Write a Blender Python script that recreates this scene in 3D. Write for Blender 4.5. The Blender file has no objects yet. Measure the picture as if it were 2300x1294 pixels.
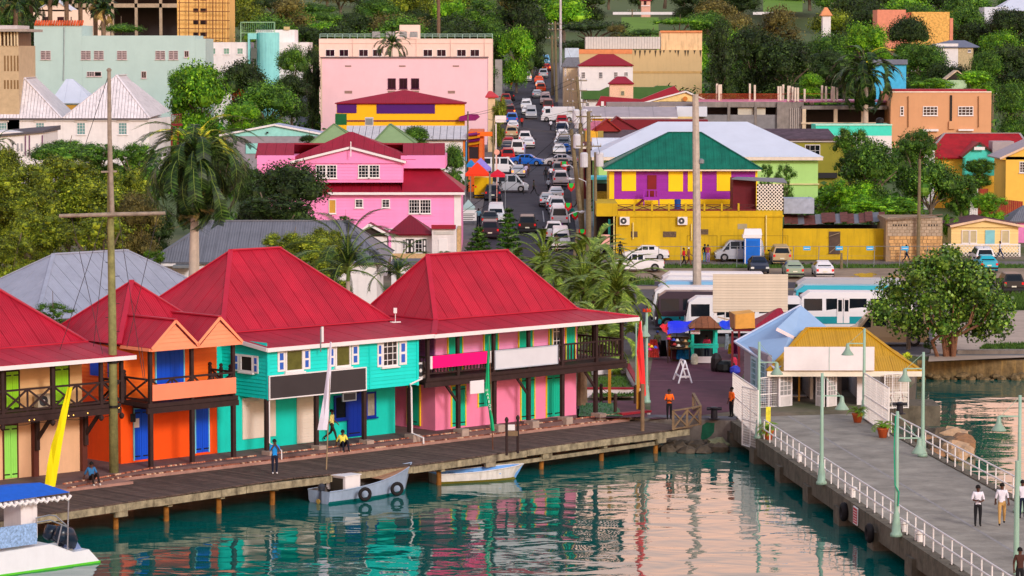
import bpy,math,random
import numpy as np
from mathutils import Vector,Matrix
random.seed(7);rng=np.random.RandomState(7)
SC=bpy.context.scene
COL=SC.collection
# -- camera
F=7000.;CX=1150.;CY=647.;HC=22.3
PITCH=math.atan((CY-110.)/F)
cp,sp=math.cos(PITCH),math.sin(PITCH)
cam=bpy.data.objects.new('camera',bpy.data.cameras.new('camera'));COL.objects.link(cam)
cam.location=(0,0,HC);cam.rotation_euler=(math.pi/2-PITCH,0,0)
cam.data.sensor_width=36;cam.data.lens=36*F/2300;cam.data.clip_start=1;cam.data.clip_end=9000
SC.camera=cam
# -- light
SUN_EL,SUN_AZ=math.radians(24),math.radians(-150)
W=bpy.data.worlds.new('World');SC.world=W;W.use_nodes=True
nt=W.node_tree;nt.nodes.clear()
def N(t,**k):
 n=nt.nodes.new(t)
 for a,b in k.items():setattr(n,a,b)
 return n
sky=N('ShaderNodeTexSky',sky_type='NISHITA',sun_disc=False,sun_elevation=math.radians(14),sun_rotation=math.radians(150),air_density=1.3,dust_density=2.5)
b1=N('ShaderNodeBackground');b1 .inputs[1].default_value=.05
nt.links.new(sky.outputs[0],b1 .inputs[0])
tc=N('ShaderNodeTexCoord');sx=N('ShaderNodeSeparateXYZ');nt.links.new(tc.outputs['Generated'],sx.inputs[0])
noi=N('ShaderNodeTexNoise');noi.inputs['Scale'].default_value=2.2;noi.inputs['Detail'].default_value=4
mp=N('ShaderNodeMapping');mp.inputs['Scale'].default_value=(1,1,4.5);nt.links.new(tc.outputs['Generated'],mp.inputs[0]);nt.links.new(mp.outputs[0],noi.inputs[0])
mad=N('ShaderNodeMath',operation='MULTIPLY_ADD');mad.inputs[1].default_value=.22;nt.links.new(noi.outputs[0],mad.inputs[0]);nt.links.new(sx.outputs[2],mad.inputs[2])
cr=N('ShaderNodeValToRGB');nt.links.new(mad.outputs[0],cr.inputs[0])
e=cr.color_ramp.elements
e[0].position=.05;e[0].color=(1.0,.44,.29,1)
e[1].position=.95;e[1].color=(.20,.235,.33,1)
x=e.new(.28);x.color=(1.0,.51,.38,1)
x=e.new(.42);x.color=(.46,.42,.47,1)
b2=N('ShaderNodeBackground');b2 .inputs[1].default_value=1.75
nt.links.new(cr.outputs[0],b2 .inputs[0])
ad=N('ShaderNodeAddShader');nt.links.new(b1 .outputs[0],ad.inputs[0]);nt.links.new(b2 .outputs[0],ad.inputs[1])
wo=N('ShaderNodeOutputWorld');nt.links.new(ad.outputs[0],wo.inputs[0])
sl=bpy.data.lights.new('sun','SUN');sl.energy=2.1;sl.angle=math.radians(12);sl.color=(1,.96,.93)
so=bpy.data.objects.new('sun',sl);COL.objects.link(so);so.location=(60,-60,90)
sd=Vector((math.sin(math.radians(28)),-math.cos(math.radians(28)),math.tan(SUN_EL)))
so.rotation_euler=sd.to_track_quat('Z','Y').to_euler()
vs=SC.view_settings;vs.view_transform='Standard';vs.look='None';vs.gamma=1;vs.use_curve_mapping=False
vs.exposure=-.08
# -- pixel helpers (where things stand, read off the photograph)
def ray(px,py):
 a=(px-CX)/F;b=(CY-py)/F
 return(a,cp+b*sp,-sp+b*cp)
TZ=[(0,1.45),(280,1.45),(292,1.95),(297,2.2),(300,2.4),(320,3.26),(370,5.0),(440,7.6),(518,10.6),(600,14.8),(660,18),(760,22.5),(900,31),(1300,55),(2600,130),(6000,260)]
def T(y):
 for(a,b),(c,d)in zip(TZ,TZ[1:]):
  if y<=c:return b+(d-b)*(max(y,0)-a)/(c-a)
 return TZ[-1][1]
def G(px,py,z=1.3):
 d=ray(px,py);t=(z-HC)/d[2]
 return(d[0]*t,d[1]*t,z)
def GT(px,py):
 d=ray(px,py);lo,hi=60.,1500.
 for i in range(50):
  m=(lo+hi)/2
  if HC+d[2]/d[1]*m>T(m):lo=m
  else:hi=m
 return(d[0]/d[1]*lo,lo,T(lo))
def AY(px,py,Y):
 d=ray(px,py);t=Y/d[1]
 return(d[0]*t,Y,HC+d[2]*t)
def S(Y):return F/Y
# -- materials
def lin(c):c/=255.;return c/12.92 if c<=.04045 else((c+.055)/1.055)**2.4
MC={}
def M(name,rgb,r=.65,n=.14,sc=1.3,st=0.,bump=0.,metal=0.,spec=.3,emit=0.,rand=0.,wave=0.,wsc=3.3,dirt=(60,52,42),alpha=1.,trans=0.,det=.25):
 if name in MC:return MC[name]
 m=bpy.data.materials.new(name);m.use_nodes=True;MC[name]=m
 t=m.node_tree;p=t.nodes['Principled BSDF'];L=t.links.new
 base=(lin(rgb[0]),lin(rgb[1]),lin(rgb[2]),1)
 p.inputs['Roughness'].default_value=r;p.inputs['Metallic'].default_value=metal
 p.inputs['Specular IOR Level'].default_value=spec
 if trans:p.inputs['Transmission Weight'].default_value=trans
 if alpha<1:p.inputs['Alpha'].default_value=alpha
 co=t.nodes.new('ShaderNodeTexCoord').outputs['Object']
 col=None
 nz=t.nodes.new('ShaderNodeTexNoise');nz.inputs['Scale'].default_value=sc;nz.inputs['Detail'].default_value=6;nz.inputs['Roughness'].default_value=.65
 L(co,nz.inputs['Vector'])
 hs=t.nodes.new('ShaderNodeHueSaturation');hs.inputs['Color'].default_value=base
 mr=t.nodes.new('ShaderNodeMapRange');mr.inputs[1].default_value=.3;mr.inputs[2].default_value=.7
 mr.inputs[3].default_value=1-n;mr.inputs[4].default_value=1+n
 L(nz.outputs[0],mr.inputs[0]);val=mr.outputs[0]
 if rand:
  oi=t.nodes.new('ShaderNodeObjectInfo');m2=t.nodes.new('ShaderNodeMapRange')
  m2 .inputs[3].default_value=1-rand;m2 .inputs[4].default_value=1+rand;L(oi.outputs['Random'],m2 .inputs[0])
  mu=t.nodes.new('ShaderNodeMath');mu.operation='MULTIPLY';L(val,mu.inputs[0]);L(m2 .outputs[0],mu.inputs[1]);val=mu.outputs[0]
 L(val,hs.inputs['Value']);col=hs.outputs[0]
 if st:
  ma=t.nodes.new('ShaderNodeMapping');ma.inputs['Scale'].default_value=(1.6,1.6,.16);L(co,ma.inputs[0])
  n2=t.nodes.new('ShaderNodeTexNoise');n2 .inputs['Scale'].default_value=1.7;n2 .inputs['Detail'].default_value=8;n2 .inputs['Roughness'].default_value=.7;L(ma.outputs[0],n2 .inputs['Vector'])
  r2=t.nodes.new('ShaderNodeMapRange');r2 .inputs[1].default_value=.5;r2 .inputs[2].default_value=.75;r2 .inputs[3].default_value=0;r2 .inputs[4].default_value=st
  L(n2 .outputs[0],r2 .inputs[0])
  mx=t.nodes.new('ShaderNodeMix');mx.data_type='RGBA';L(r2 .outputs[0],mx.inputs[0]);L(col,mx.inputs[6]);mx.inputs[7].default_value=(lin(dirt[0]),lin(dirt[1]),lin(dirt[2]),1);col=mx.outputs[2]
 L(col,p.inputs['Base Color'])
 if emit:
  p.inputs['Emission Color'].default_value=base;p.inputs['Emission Strength'].default_value=emit
 h=None
 if wave:
  uv=t.nodes.new('ShaderNodeUVMap');wv=t.nodes.new('ShaderNodeTexWave');wv.bands_direction='X';wv.inputs['Scale'].default_value=wsc;L(uv.outputs[0],wv.inputs['Vector'])
  bp=t.nodes.new('ShaderNodeBump');bp.inputs['Strength'].default_value=wave;bp.inputs['Distance'].default_value=.03;L(wv.outputs[0],bp.inputs['Height']);L(bp.outputs[0],p.inputs['Normal'])
 elif bump:
  n3=t.nodes.new('ShaderNodeTexNoise');n3 .inputs['Scale'].default_value=1/det;n3 .inputs['Detail'].default_value=5;L(co,n3 .inputs['Vector'])
  bp=t.nodes.new('ShaderNodeBump');bp.inputs['Strength'].default_value=bump;bp.inputs['Distance'].default_value=.06;L(n3 .outputs[0],bp.inputs['Height']);L(bp.outputs[0],p.inputs['Normal'])
 return m
def lum(name,rgb,k):return M(name,rgb,emit=k)
# -- mesh builder
class MB:
 def __init__(s):s.v=[];s.f=[];s.m=[];s.uv=None
 def poly(s,pts,m=0,uv=None):
  i=len(s.v);s.v+=[tuple(p)for p in pts];s.f.append(tuple(range(i,i+len(pts))));s.m.append(m)
  if uv is not None:
   if s.uv is None:s.uv={}
   s.uv[len(s.f)-1]=uv
  return s
 def hexa(s,b,t,m=0):
  i=len(s.v);s.v+=[tuple(p)for p in b]+[tuple(p)for p in t]
  for q in((3,2,1,0),(4,5,6,7),(0,1,5,4),(1,2,6,5),(2,3,7,6),(3,0,4,7)):
   s.f.append(tuple(i+k for k in q));s.m.append(m)
  return s
 def box(s,x0,x1,y0,y1,z0,z1,m=0):
  return s.hexa([(x0,y0,z0),(x1,y0,z0),(x1,y1,z0),(x0,y1,z0)],[(x0,y0,z1),(x1,y0,z1),(x1,y1,z1),(x0,y1,z1)],m)
 def bar(s,p,q,w,h=None,m=0,up=(0,0,1)):
  h=h or w;p=Vector(p);q=Vector(q);d=(q-p)
  if d.length<1e-6:return s
  d.normalize();up=Vector(up)
  if abs(d.dot(up))>.98:up=Vector((0,1,0))
  a=d.cross(up).normalized();b=a.cross(d)
  c=[(-a*w/2-b*h/2),(a*w/2-b*h/2),(a*w/2+b*h/2),(-a*w/2+b*h/2)]
  return s.hexa([p+k for k in c],[q+k for k in c],m)
 def tube(s,pts,r,n=8,m=0,cap=True):
  if not isinstance(r,(list,tuple)):r=[r]*len(pts)
  pts=[Vector(p)for p in pts];i0=len(s.v)
  a0=None
  for k,p in enumerate(pts):
   d=(pts[min(k+1,len(pts)-1)]-pts[max(k-1,0)])
   d=d.normalized()if d.length>1e-9 else Vector((0,0,1))
   if a0 is None:a0=d.cross(Vector((0.13,.97,.21))).normalized()
   a=(a0-d*a0 .dot(d)).normalized();a0=a;b=d.cross(a)
   for j in range(n):
    t=2*math.pi*j/n;s.v.append(tuple(p+(a*math.cos(t)+b*math.sin(t))*r[k]))
  for k in range(len(pts)-1):
   for j in range(n):
    s.f.append((i0+k*n+j,i0+k*n+(j+1)%n,i0+(k+1)*n+(j+1)%n,i0+(k+1)*n+j));s.m.append(m)
  if cap:
   s.f.append(tuple(i0+j for j in range(n))[::-1]);s.m.append(m)
   s.f.append(tuple(i0+(len(pts)-1)*n+j for j in range(n)));s.m.append(m)
  return s
 def lathe(s,prof,c=(0,0,0),n=12,m=0):
  return s.tube([(c[0],c[1],c[2]+z+1e-4*i)for i,(r,z)in enumerate(prof)],[max(r,1e-3)for r,z in prof],n,m)
 def prism(s,poly,z0,z1,m=0):
  n=len(poly);i=len(s.v)
  s.v+=[(x,y,z0)for x,y in poly]+[(x,y,z1)for x,y in poly]
  s.f.append(tuple(range(i,i+n))[::-1]);s.f.append(tuple(range(i+n,i+2*n)));s.m+=[m,m]
  for k in range(n):
   s.f.append((i+k,i+(k+1)%n,i+n+(k+1)%n,i+n+k));s.m.append(m)
  return s
 def extr(s,pts,off,m=0):
  n=len(pts);i=len(s.v);off=Vector(off)
  s.v+=[tuple(p)for p in pts]+[tuple(Vector(p)+off)for p in pts]
  s.f.append(tuple(range(i,i+n)));s.f.append(tuple(range(i+n,i+2*n))[::-1]);s.m+=[m,m]
  for k in range(n):
   s.f.append((i+k,i+n+k,i+n+(k+1)%n,i+(k+1)%n));s.m.append(m)
  return s
 def mesh(s,name,mats,off=(0,0,0),smooth=False):
  me=bpy.data.meshes.new(name)
  ox,oy,oz=off
  me.from_pydata([(x-ox,y-oy,z-oz)for x,y,z in s.v],[],s.f)
  for mm in(mats if isinstance(mats,(list,tuple))else[mats]):me.materials.append(mm)
  me.polygons.foreach_set('material_index',s.m)
  if s.uv:
   ul=me.uv_layers.new(name='UVMap')
   for p in me.polygons:
    u=s.uv.get(p.index)
    if u:
     for k,li in enumerate(p.loop_indices):ul.data[li].uv=u[k]
  if smooth:me.polygons.foreach_set('use_smooth',[True]*len(s.f))
  me.update();return me
 def build(s,name,mats,parent=None,smooth=False,local=False,label=None):
  if parent is not None:
   root=parent
   off=(0,0,0)if local else tuple(wloc(root))
   o=bpy.data.objects.new(name,s.mesh(name,mats,off,smooth));o.parent=root
  else:
   xs=[v[0]for v in s.v];ys=[v[1]for v in s.v];zs=[v[2]for v in s.v]
   off=(0,0,0)if local else((min(xs)+max(xs))/2,(min(ys)+max(ys))/2,min(zs))
   o=bpy.data.objects.new(name,s.mesh(name,mats,off,smooth));o.location=off
  COL.objects.link(o)
  if label:o['label']=label
  return o
def wloc(o):
 v=Vector((0,0,0))
 while o is not None:v+=o.location;o=o.parent
 return v
def thing(name,label,cat,loc=(0,0,0),rz=0,group=None):
 o=bpy.data.objects.new(name,None);COL.objects.link(o);o.location=loc;o.rotation_euler=(0,0,rz);o.empty_display_size=.3
 o['label']=label;o['category']=cat
 if group:o['group']=group
 return o
def tag(o,label,cat,group=None,kind=None):
 if label:o['label']=label
 if cat:o['category']=cat
 if group:o['group']=group
 if kind:o['kind']=kind
 return o
def struct(o):o['kind']='structure';return o
def stuff(o,label=None,cat=None):
 o['kind']='stuff'
 if label:o['label']=label;o['category']=cat
 return o
def inst(mesh,name,parent=None,loc=(0,0,0),rz=0,sc=None):
 o=bpy.data.objects.new(name,mesh);COL.objects.link(o);o.parent=parent;o.location=loc;o.rotation_euler=(0,0,rz)
 if sc:o.scale=sc
 return o
def kids(o):return[c for c in KID.get(o.name,[])]
KID={}
def dup(root,loc,rz=0,label=None,group=None,recol=None,sc=None):
 ch={}
 for o in root.children_recursive:ch.setdefault(o.parent.name,[]).append(o)
 def cpy(o,par):
  c=o.copy();COL.objects.link(c)
  if par is not None:c.parent=par
  for k in ch.get(o.name,[]):cpy2(k,c)
  return c
 def cpy2(o,par):
  c=o.copy();COL.objects.link(c);c.parent=par
  if recol and o.name.split('.')[0]in recol:
   for i in range(len(c.material_slots)):
    c.material_slots[i].link='OBJECT';c.material_slots[i].material=recol[o.name.split('.')[0]]
  for k in ch.get(o.name,[]):cpy2(k,c)
 r=cpy(root,None);r.location=loc;r.rotation_euler=(0,0,rz)
 if sc:r.scale=sc
 if label:r['label']=label
 if group:r['group']=group
 return r
 # -- a vertical plane with local coordinates: s along, t outwards (towards the viewer), z up
class PL:
 def __init__(s,a,th=0.):
  s.a=a;s.u=(math.cos(th),math.sin(th));s.n=(math.sin(th),-math.cos(th))
 def P(s,q,t,z):return(s.a[0]+s.u[0]*q+s.n[0]*t,s.a[1]+s.u[1]*q+s.n[1]*t,z)
 def ez(s,px,py,t=0):
  d=ray(px,py);k=(t+s.a[0]*s.n[0]+s.a[1]*s.n[1])/(d[0]*s.n[0]+d[1]*s.n[1])
  x,y=d[0]*k,d[1]*k
  return(x-s.a[0])*s.u[0]+(y-s.a[1])*s.u[1],HC+d[2]*k
 def rc(s,x0,y0,x1,y1,t=0):
  a,zb=s.ez(x0,y0,t);b,za=s.ez(x1,y1,t)
  return a,b,za,zb
 def st(s,p):dx,dy=p[0]-s.a[0],p[1]-s.a[1];return dx*s.u[0]+dy*s.u[1],dx*s.n[0]+dy*s.n[1]
 def box(s,mb,s0,s1,t0,t1,z0,z1,m=0):
  P=s.P
  return mb.hexa([P(s0,t1,z0),P(s1,t1,z0),P(s1,t0,z0),P(s0,t0,z0)],[P(s0,t1,z1),P(s1,t1,z1),P(s1,t0,z1),P(s0,t0,z1)],m)
 def bar(s,mb,a,b,w,h=None,m=0):return mb.bar(s.P(*a),s.P(*b),w,h,m)
def fr(px,Y):return PL(((px-CX)/F*Y/1.0,Y))
# -- common palette
GLASS=M('window_glass',(22,26,32),r=.06,n=.05,spec=.6)
GLASSB=M('car_glass',(18,26,34),r=.08,n=.05,spec=.3)
WHITE=M('white_paint',(232,226,226),r=.5,n=.05)
WHITED=M('white_paint_weathered',(232,226,226),r=.6,n=.06,st=.15,dirt=(120,100,95))
DKW=M('dark_timber',(52,34,32),r=.7,n=.3,sc=4)
BLACK=M('black_iron',(22,20,22),r=.5,n=.1)
CONC=M('concrete',(128,118,110),r=.85,n=.25,sc=1.2,st=.35,bump=.3)
CONCD=M('old_concrete',(98,90,80),r=.9,n=.35,sc=1.5,st=.6,bump=.4)
GREYM=M('grey_metal',(130,135,140),r=.45,n=.1,metal=.3)
STONE=M('rubble_stone',(200,165,120),r=.85,n=.3,sc=5,bump=.5)
def win(pl,par,s0,s1,z0,z1,t=0,nx=2,ny=3,fm=None,gm=None,fw=.07,mw=.035,d=.06,name='window',sill=True):
 fm=fm or WHITE;gm=gm or GLASS
 if s1<s0:s0,s1=s1,s0
 if z1<z0:z0,z1=z1,z0
 b=MB();B=lambda*a:pl.box(b,*a)
 B(s0,s0+fw,t-.02,t+d,z0,z1);B(s1-fw,s1,t-.02,t+d,z0,z1)
 B(s0+fw,s1-fw,t-.02,t+d,z1-fw,z1);B(s0+fw,s1-fw,t-.02,t+d,z0,z0+fw)
 for i in range(1,nx):
  q=s0+(s1-s0)*i/nx;B(q-mw/2,q+mw/2,t,t+d*.7,z0+fw,z1-fw)
 for i in range(1,ny):
  q=z0+(z1-z0)*i/ny;B(s0+fw,s1-fw,t,t+d*.6,q-mw/2,q+mw/2)
 if sill:B(s0-.08,s1+.08,t-.02,t+d+.08,z0-.07,z0-.003)
 o=b.build(name,fm,par)
 g=MB();pl.box(g,s0+fw*.6,s1-fw*.6,t-.03,t+.012,z0+fw*.6,z1-fw*.6);g.build('pane',gm,o)
 return o
def winp(pl,par,x0,y0,x1,y1,t=0,**k):
 a,b,z0,z1=pl.rc(x0,y0,x1,y1,t);return win(pl,par,a,b,z0,z1,t,**k)
def clipx(poly,x,keep_right):
 out=[]
 for i in range(len(poly)):
  a,b=poly[i],poly[(i+1)%len(poly)]
  ia=(a[0]>=x)==keep_right or a[0]==x;ib=(b[0]>=x)==keep_right or b[0]==x
  if ia:out.append(a)
  if ia!=ib:
   k=(x-a[0])/(b[0]-a[0]);out.append((x,a[1]+(b[1]-a[1])*k))
 return out
def roof_face(par,pts,mat,w=.9,gap=.03,th=.035,name='roof_panel',under=None,lift=.0,deck=True):
 """pts: planar 3D polygon, first edge = eave (left to right seen from outside). Sheets laid side by side up the slope, each its own mesh."""
 p=[Vector(q)for q in pts];ux=(p[1]-p[0]).normalized();nn=ux.cross(p[2]-p[0]).normalized()
 if nn.z<0:nn=-nn
 uy=nn.cross(ux)
 if uy.z<0:uy=-uy
 loc=[((q-p[0]).dot(ux),(q-p[0]).dot(uy))for q in p]
 x0=min(a for a,b in loc);x1=max(a for a,b in loc)
 W3=lambda a,b,h:p[0]+ux*a+uy*b+nn*h
 root=par
 if deck:
  d=MB();d.extr([W3(a,b,-.12)for a,b in loc],nn*.11);root=d.build('roof',under or mat,par)
 n=max(1,round((x1-x0)/w));ww=(x1-x0)/n
 for i in range(n):
  a0,a1=x0+i*ww+gap/2,x0+(i+1)*ww-gap/2
  q=clipx(clipx(loc,a0,True),a1,False)
  if len(q)<3:continue
  b=MB();h=lift+.004*(i%2)
  b.poly([W3(a,c,th+h)for a,c in q],0,[(a,c)for a,c in q])
  k=len(q)
  for j in range(k):
   c0,c1=q[j],q[(j+1)%k]
   b.poly([W3(*c0,h),W3(*c1,h),W3(*c1,th+h),W3(*c0,th+h)])
  b.build(name,mat,root)
 return root
def cap(par,pts,mat,w=.22,h=.07,name='ridge_cap'):
 b=MB()
 for a,c in zip(pts,pts[1:]):b.bar(a,c,w,h)
 return b.build(name,mat,par)
 # == SETTING: land, water, road
R=PL((-17.895,153.303),math.radians(43.65))
WZ=0.0
# land
SH=[(-260,30),(-60,112),(-45,122.5)]+[R.P(s,.5,0)[:2]for s in(-14,-6,0,10,20,33.2)]+[(10.5,175.6),(21.5,178.5),(25.5,196),(27.5,210.5),(36,210.5),(60,212),(300,216)]
def shore(x):
 for(a,b),(c,d)in zip(SH,SH[1:]):
  if x<=c:return b+(d-b)*(x-a)/(c-a)
 return SH[-1][1]
xs=sorted(set([round(p[0],2)for p in SH]+list(np.arange(-250,250,10.))+[-1500,-900,-600,-400,400,600,900,1500]))
rows_=[216.5,222,235,250,268,280,292,297,300,310,320,345,370,400,440,480,518,560,600,660,710,760,830,900,1100,1300,1800,2600,4000,6000]
land=MB();nn_=0
for i,x in enumerate(xs):
 y0=shore(x);col=[(x,y0,-3.),(x,y0,1.28),(x,y0+.3,1.28),(x,y0+1.2,1.45)]
 for k in range(1,7):col.append((x,y0+1.2+(215.4-y0)*k/7 if y0<210 else y0+1.2+(216.4-y0-1.2)*k/8,1.45))
 for y in rows_:
  z=T(y)
  if y>460:z+=2.5*math.sin(x*.013+y*.004)*min(1,(y-460)/300)*(0 if-40<x<80 and y<760 else 1)
  col.append((x,max(y,y0+4)if y<230 else y,z))
 land.v+=col;nn_=len(col)
for i in range(len(xs)-1):
 for j in range(nn_-1):
  a=i*nn_+j;land.f.append((a,a+nn_,a+nn_+1,a+1));land.m.append(1 if j==0 else 0)
def ground_mat():
 m=bpy.data.materials.new('earth_and_grass');m.use_nodes=True;t=m.node_tree;p=t.nodes['Principled BSDF'];L=t.links.new
 p.inputs['Roughness'].default_value=.95
 g=t.nodes.new('ShaderNodeNewGeometry');n1=t.nodes.new('ShaderNodeTexNoise');n1 .inputs['Scale'].default_value=.12;n1 .inputs['Detail'].default_value=8;L(g.outputs['Position'],n1 .inputs[0])
 n2=t.nodes.new('ShaderNodeTexNoise');n2 .inputs['Scale'].default_value=2.5;n2 .inputs['Detail'].default_value=6;L(g.outputs['Position'],n2 .inputs[0])
 c=t.nodes.new('ShaderNodeValToRGB');e=c.color_ramp.elements;L(n1 .outputs[0],c.inputs[0])
 e[0].position=.4;e[0].color=(lin(120),lin(104),lin(88),1);e[1].position=.6;e[1].color=(lin(70),lin(85),lin(40),1)
 hs=t.nodes.new('ShaderNodeHueSaturation');mr=t.nodes.new('ShaderNodeMapRange');mr.inputs[3].default_value=.5;mr.inputs[4].default_value=1.4;L(n2 .outputs[0],mr.inputs[0]);L(mr.outputs[0],hs.inputs['Value']);sy=t.nodes.new('ShaderNodeSeparateXYZ');L(g.outputs['Position'],sy.inputs[0]);m3=t.nodes.new('ShaderNodeMapRange');m3 .inputs[1].default_value=303;m3 .inputs[2].default_value=330;L(sy.outputs[1],m3 .inputs[0])
 mx=t.nodes.new('ShaderNodeMix');mx.data_type='RGBA';L(m3 .outputs[0],mx.inputs[0]);L(c.outputs[0],mx.inputs[6]);mx.inputs[7].default_value=(lin(78),lin(96),lin(44),1);L(mx.outputs[2],hs.inputs['Color']);L(hs.outputs[0],p.inputs['Base Color'])
 return m
struct(land.build('ground',[ground_mat(),CONCD],local=True))
# sea floor and water
def water_mat():
 m=bpy.data.materials.new('harbour_water');m.use_nodes=True;t=m.node_tree;p=t.nodes['Principled BSDF'];L=t.links.new
 g=t.nodes.new('ShaderNodeNewGeometry')
 p.inputs['Base Color'].default_value=(0.0,.11,.094,1);p.inputs['Roughness'].default_value=.015;p.inputs['IOR'].default_value=1.33;p.inputs['Specular IOR Level'].default_value=.62
 def noise(sx,sy,rot,det,rough=.5):
  ma=t.nodes.new('ShaderNodeMapping');ma.inputs['Scale'].default_value=(sx,sy,1);ma.inputs['Rotation'].default_value=(0,0,rot);L(g.outputs['Position'],ma.inputs[0])
  n=t.nodes.new('ShaderNodeTexNoise');n.inputs['Scale'].default_value=1;n.inputs['Detail'].default_value=det;n.inputs['Roughness'].default_value=rough;n.inputs['Distortion'].default_value=.4;L(ma.outputs[0],n.inputs[0]);return n.outputs[0]
 a=noise(.30,.42,.3,2);b=noise(1.1,1.6,-.2,3,.5)
 b1=t.nodes.new('ShaderNodeBump');b1 .inputs['Strength'].default_value=1;b1 .inputs['Distance'].default_value=.07;L(a,b1 .inputs['Height'])
 b2=t.nodes.new('ShaderNodeBump');b2 .inputs['Strength'].default_value=1;b2 .inputs['Distance'].default_value=.005;L(b,b2 .inputs['Height']);L(b1 .outputs[0],b2 .inputs['Normal'])
 L(b2 .outputs[0],p.inputs['Normal'])
 return m
w=MB();w.poly([(-500,5,0),(500,5,0),(500,216,0),(-500,216,0)])
struct(w.build('water',water_mat(),local=True))
# street: asphalt following the slope
ASPH=M('asphalt',(62,58,66),r=.85,n=.3,sc=.5,bump=.15,det=.08)
PAVE=M('pavement_concrete',(112,104,104),r=.9,n=.25,sc=1.5)
def ribbon(name,rows,mat,dz,th=0):
 b=MB()
 for(a,c),(d,e)in zip(rows,rows[1:]):
  b.poly([(a[0],a[1],a[2]+dz),(c[0],c[1],c[2]+dz),(e[0],e[1],e[2]+dz),(d[0],d[1],d[2]+dz)])
  if th:
   for p,q in((a,d),(c,e)):b.poly([(p[0],p[1],p[2]+dz-th),(q[0],q[1],q[2]+dz-th),(q[0],q[1],q[2]+dz),(p[0],p[1],p[2]+dz)])
 if th:
  a,c=rows[0];b.poly([(a[0],a[1],a[2]+dz-th),(c[0],c[1],c[2]+dz-th),(c[0],c[1],c[2]+dz),(a[0],a[1],a[2]+dz)])
 return struct(b.build(name,mat,local=True))
STL=[(1035,600),(1060,520),(1078,470),(1086,430),(1100,380),(1104,330),(1120,270),(1132,220),(1142,180),(1150,150),(1152,143)]
STR=[(1318,600),(1298,520),(1290,470),(1286,430),(1282,380),(1278,330),(1264,270),(1252,220),(1244,180),(1238,150),(1236,143)]
def refine(pl_):
 o=[]
 for(a,b),(c,d)in zip(pl_,pl_[1:]):
  n=8
  for i in range(n):k=i/n;o.append((a+(c-a)*k,b+(d-b)*k))
 return o+[pl_[-1]]
rl=[GT(*p)for p in refine(STL)];rr=[GT(*p)for p in refine(STR)]
ribbon('street',list(zip(rl,rr)),ASPH,.06)
off=lambda P,d:(P[0]+d,P[1],P[2])
ribbon('pavement',[(off(p,-2.4),off(p,.3))for p in rl],PAVE,.2,.2)
ribbon('pavement',[(off(p,-.2),off(p,2.6))for p in rr],PAVE,.2,.2)
# faint lane line and manholes
ln=MB()
for(x0,y0,x1,y1)in((1219,475,1222,500),(1221,455,1222,465)):
 a=GT(x0,y0);c=GT(x1,y1);ln.poly([(a[0]-.06,a[1],a[2]+.075),(a[0]+.06,a[1],a[2]+.075),(c[0]+.06,c[1],c[2]+.075),(c[0]-.06,c[1],c[2]+.075)])
struct(ln.build('painted_line',M('worn_white_line',(170,165,165)),local=True))
# coast road (asphalt strip between the bus stand and the parking ground) and dirt parking ground
DIRT=M('dirt_parking_ground',(150,128,108),r=.95,n=.3,sc=.35,bump=.2,st=0)
def flat(name,px,mat,z,kind='structure'):
 b=MB();b.poly([G(x,y,z)if len(p)==2 else None for p in px for(x,y)in[p]])
 return struct(b.build(name,mat,local=True))
def onland(name,x0,x1,y0,y1,mat,dz,n=10):
 b=MB();nx=14;up_=lambda i,j:(lambda p:(p[0],p[1],p[2]+dz))(GT(x0+(x1-x0)*i/nx,y0+(y1-y0)*j/n))
 for j in range(n):
  for i in range(nx):b.poly([up_(i,j+1),up_(i+1,j+1),up_(i+1,j),up_(i,j)])
 return struct(b.build(name,mat,local=True))
onland('parking_ground',1345,2340,602,650,DIRT,.012,24);onland('pavement',1345,2340,588,595,PAVE,.03,8)
flat('coast_road',[(1050,668),(1330,640),(1800,648),(2360,652),(2360,640),(2340,630),(1800,634),(1340,632),(1000,622)],ASPH,1.466)
flat('bus_stand',[(1380,800),(1380,650),(2360,656),(2360,750),(2100,790),(2000,812),(1640,770)],M('bus_stand_asphalt',(88,82,84),r=.9,n=.25,sc=.5),1.454)
flat('sandy_lot',[(2085,812),(2105,705),(2200,690),(2360,690),(2360,800)],M('pale_sand',(178,158,142),r=.95,n=.15,sc=.6),1.462)
PUD=M('muddy_puddle',(175,140,60),r=.15,n=.2,sc=1.)
def blob(name,px,py,rx,ry,mat,z,n=22,zz=None):
 b=MB();pts=[]
 for i in range(n):
  a=2*math.pi*i/n;k=1+.25*math.sin(3*a+px)+.12*math.sin(7*a+py);p_=GT(px+rx*k*math.cos(a),py+ry*k*math.sin(a));pts.append((p_[0],p_[1],p_[2]+.02))
 b.poly(pts[::-1]);return b.build(name,mat,local=True)
for i,(x,y,a,c,l)in enumerate(((1945,619,22,6,'large yellow muddy puddle on the dirt parking ground'),(1908,625,13,3,'small narrow puddle left of the large one'),(2010,622,20,4,'flat brown puddle right of the large yellow one'))):
 tag(blob('puddle',x,y,a,c,PUD,None),l,'puddle',kind='structure')
GRASS=M('grass',(70,100,34),r=.95,n=.35,sc=2.)
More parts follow.
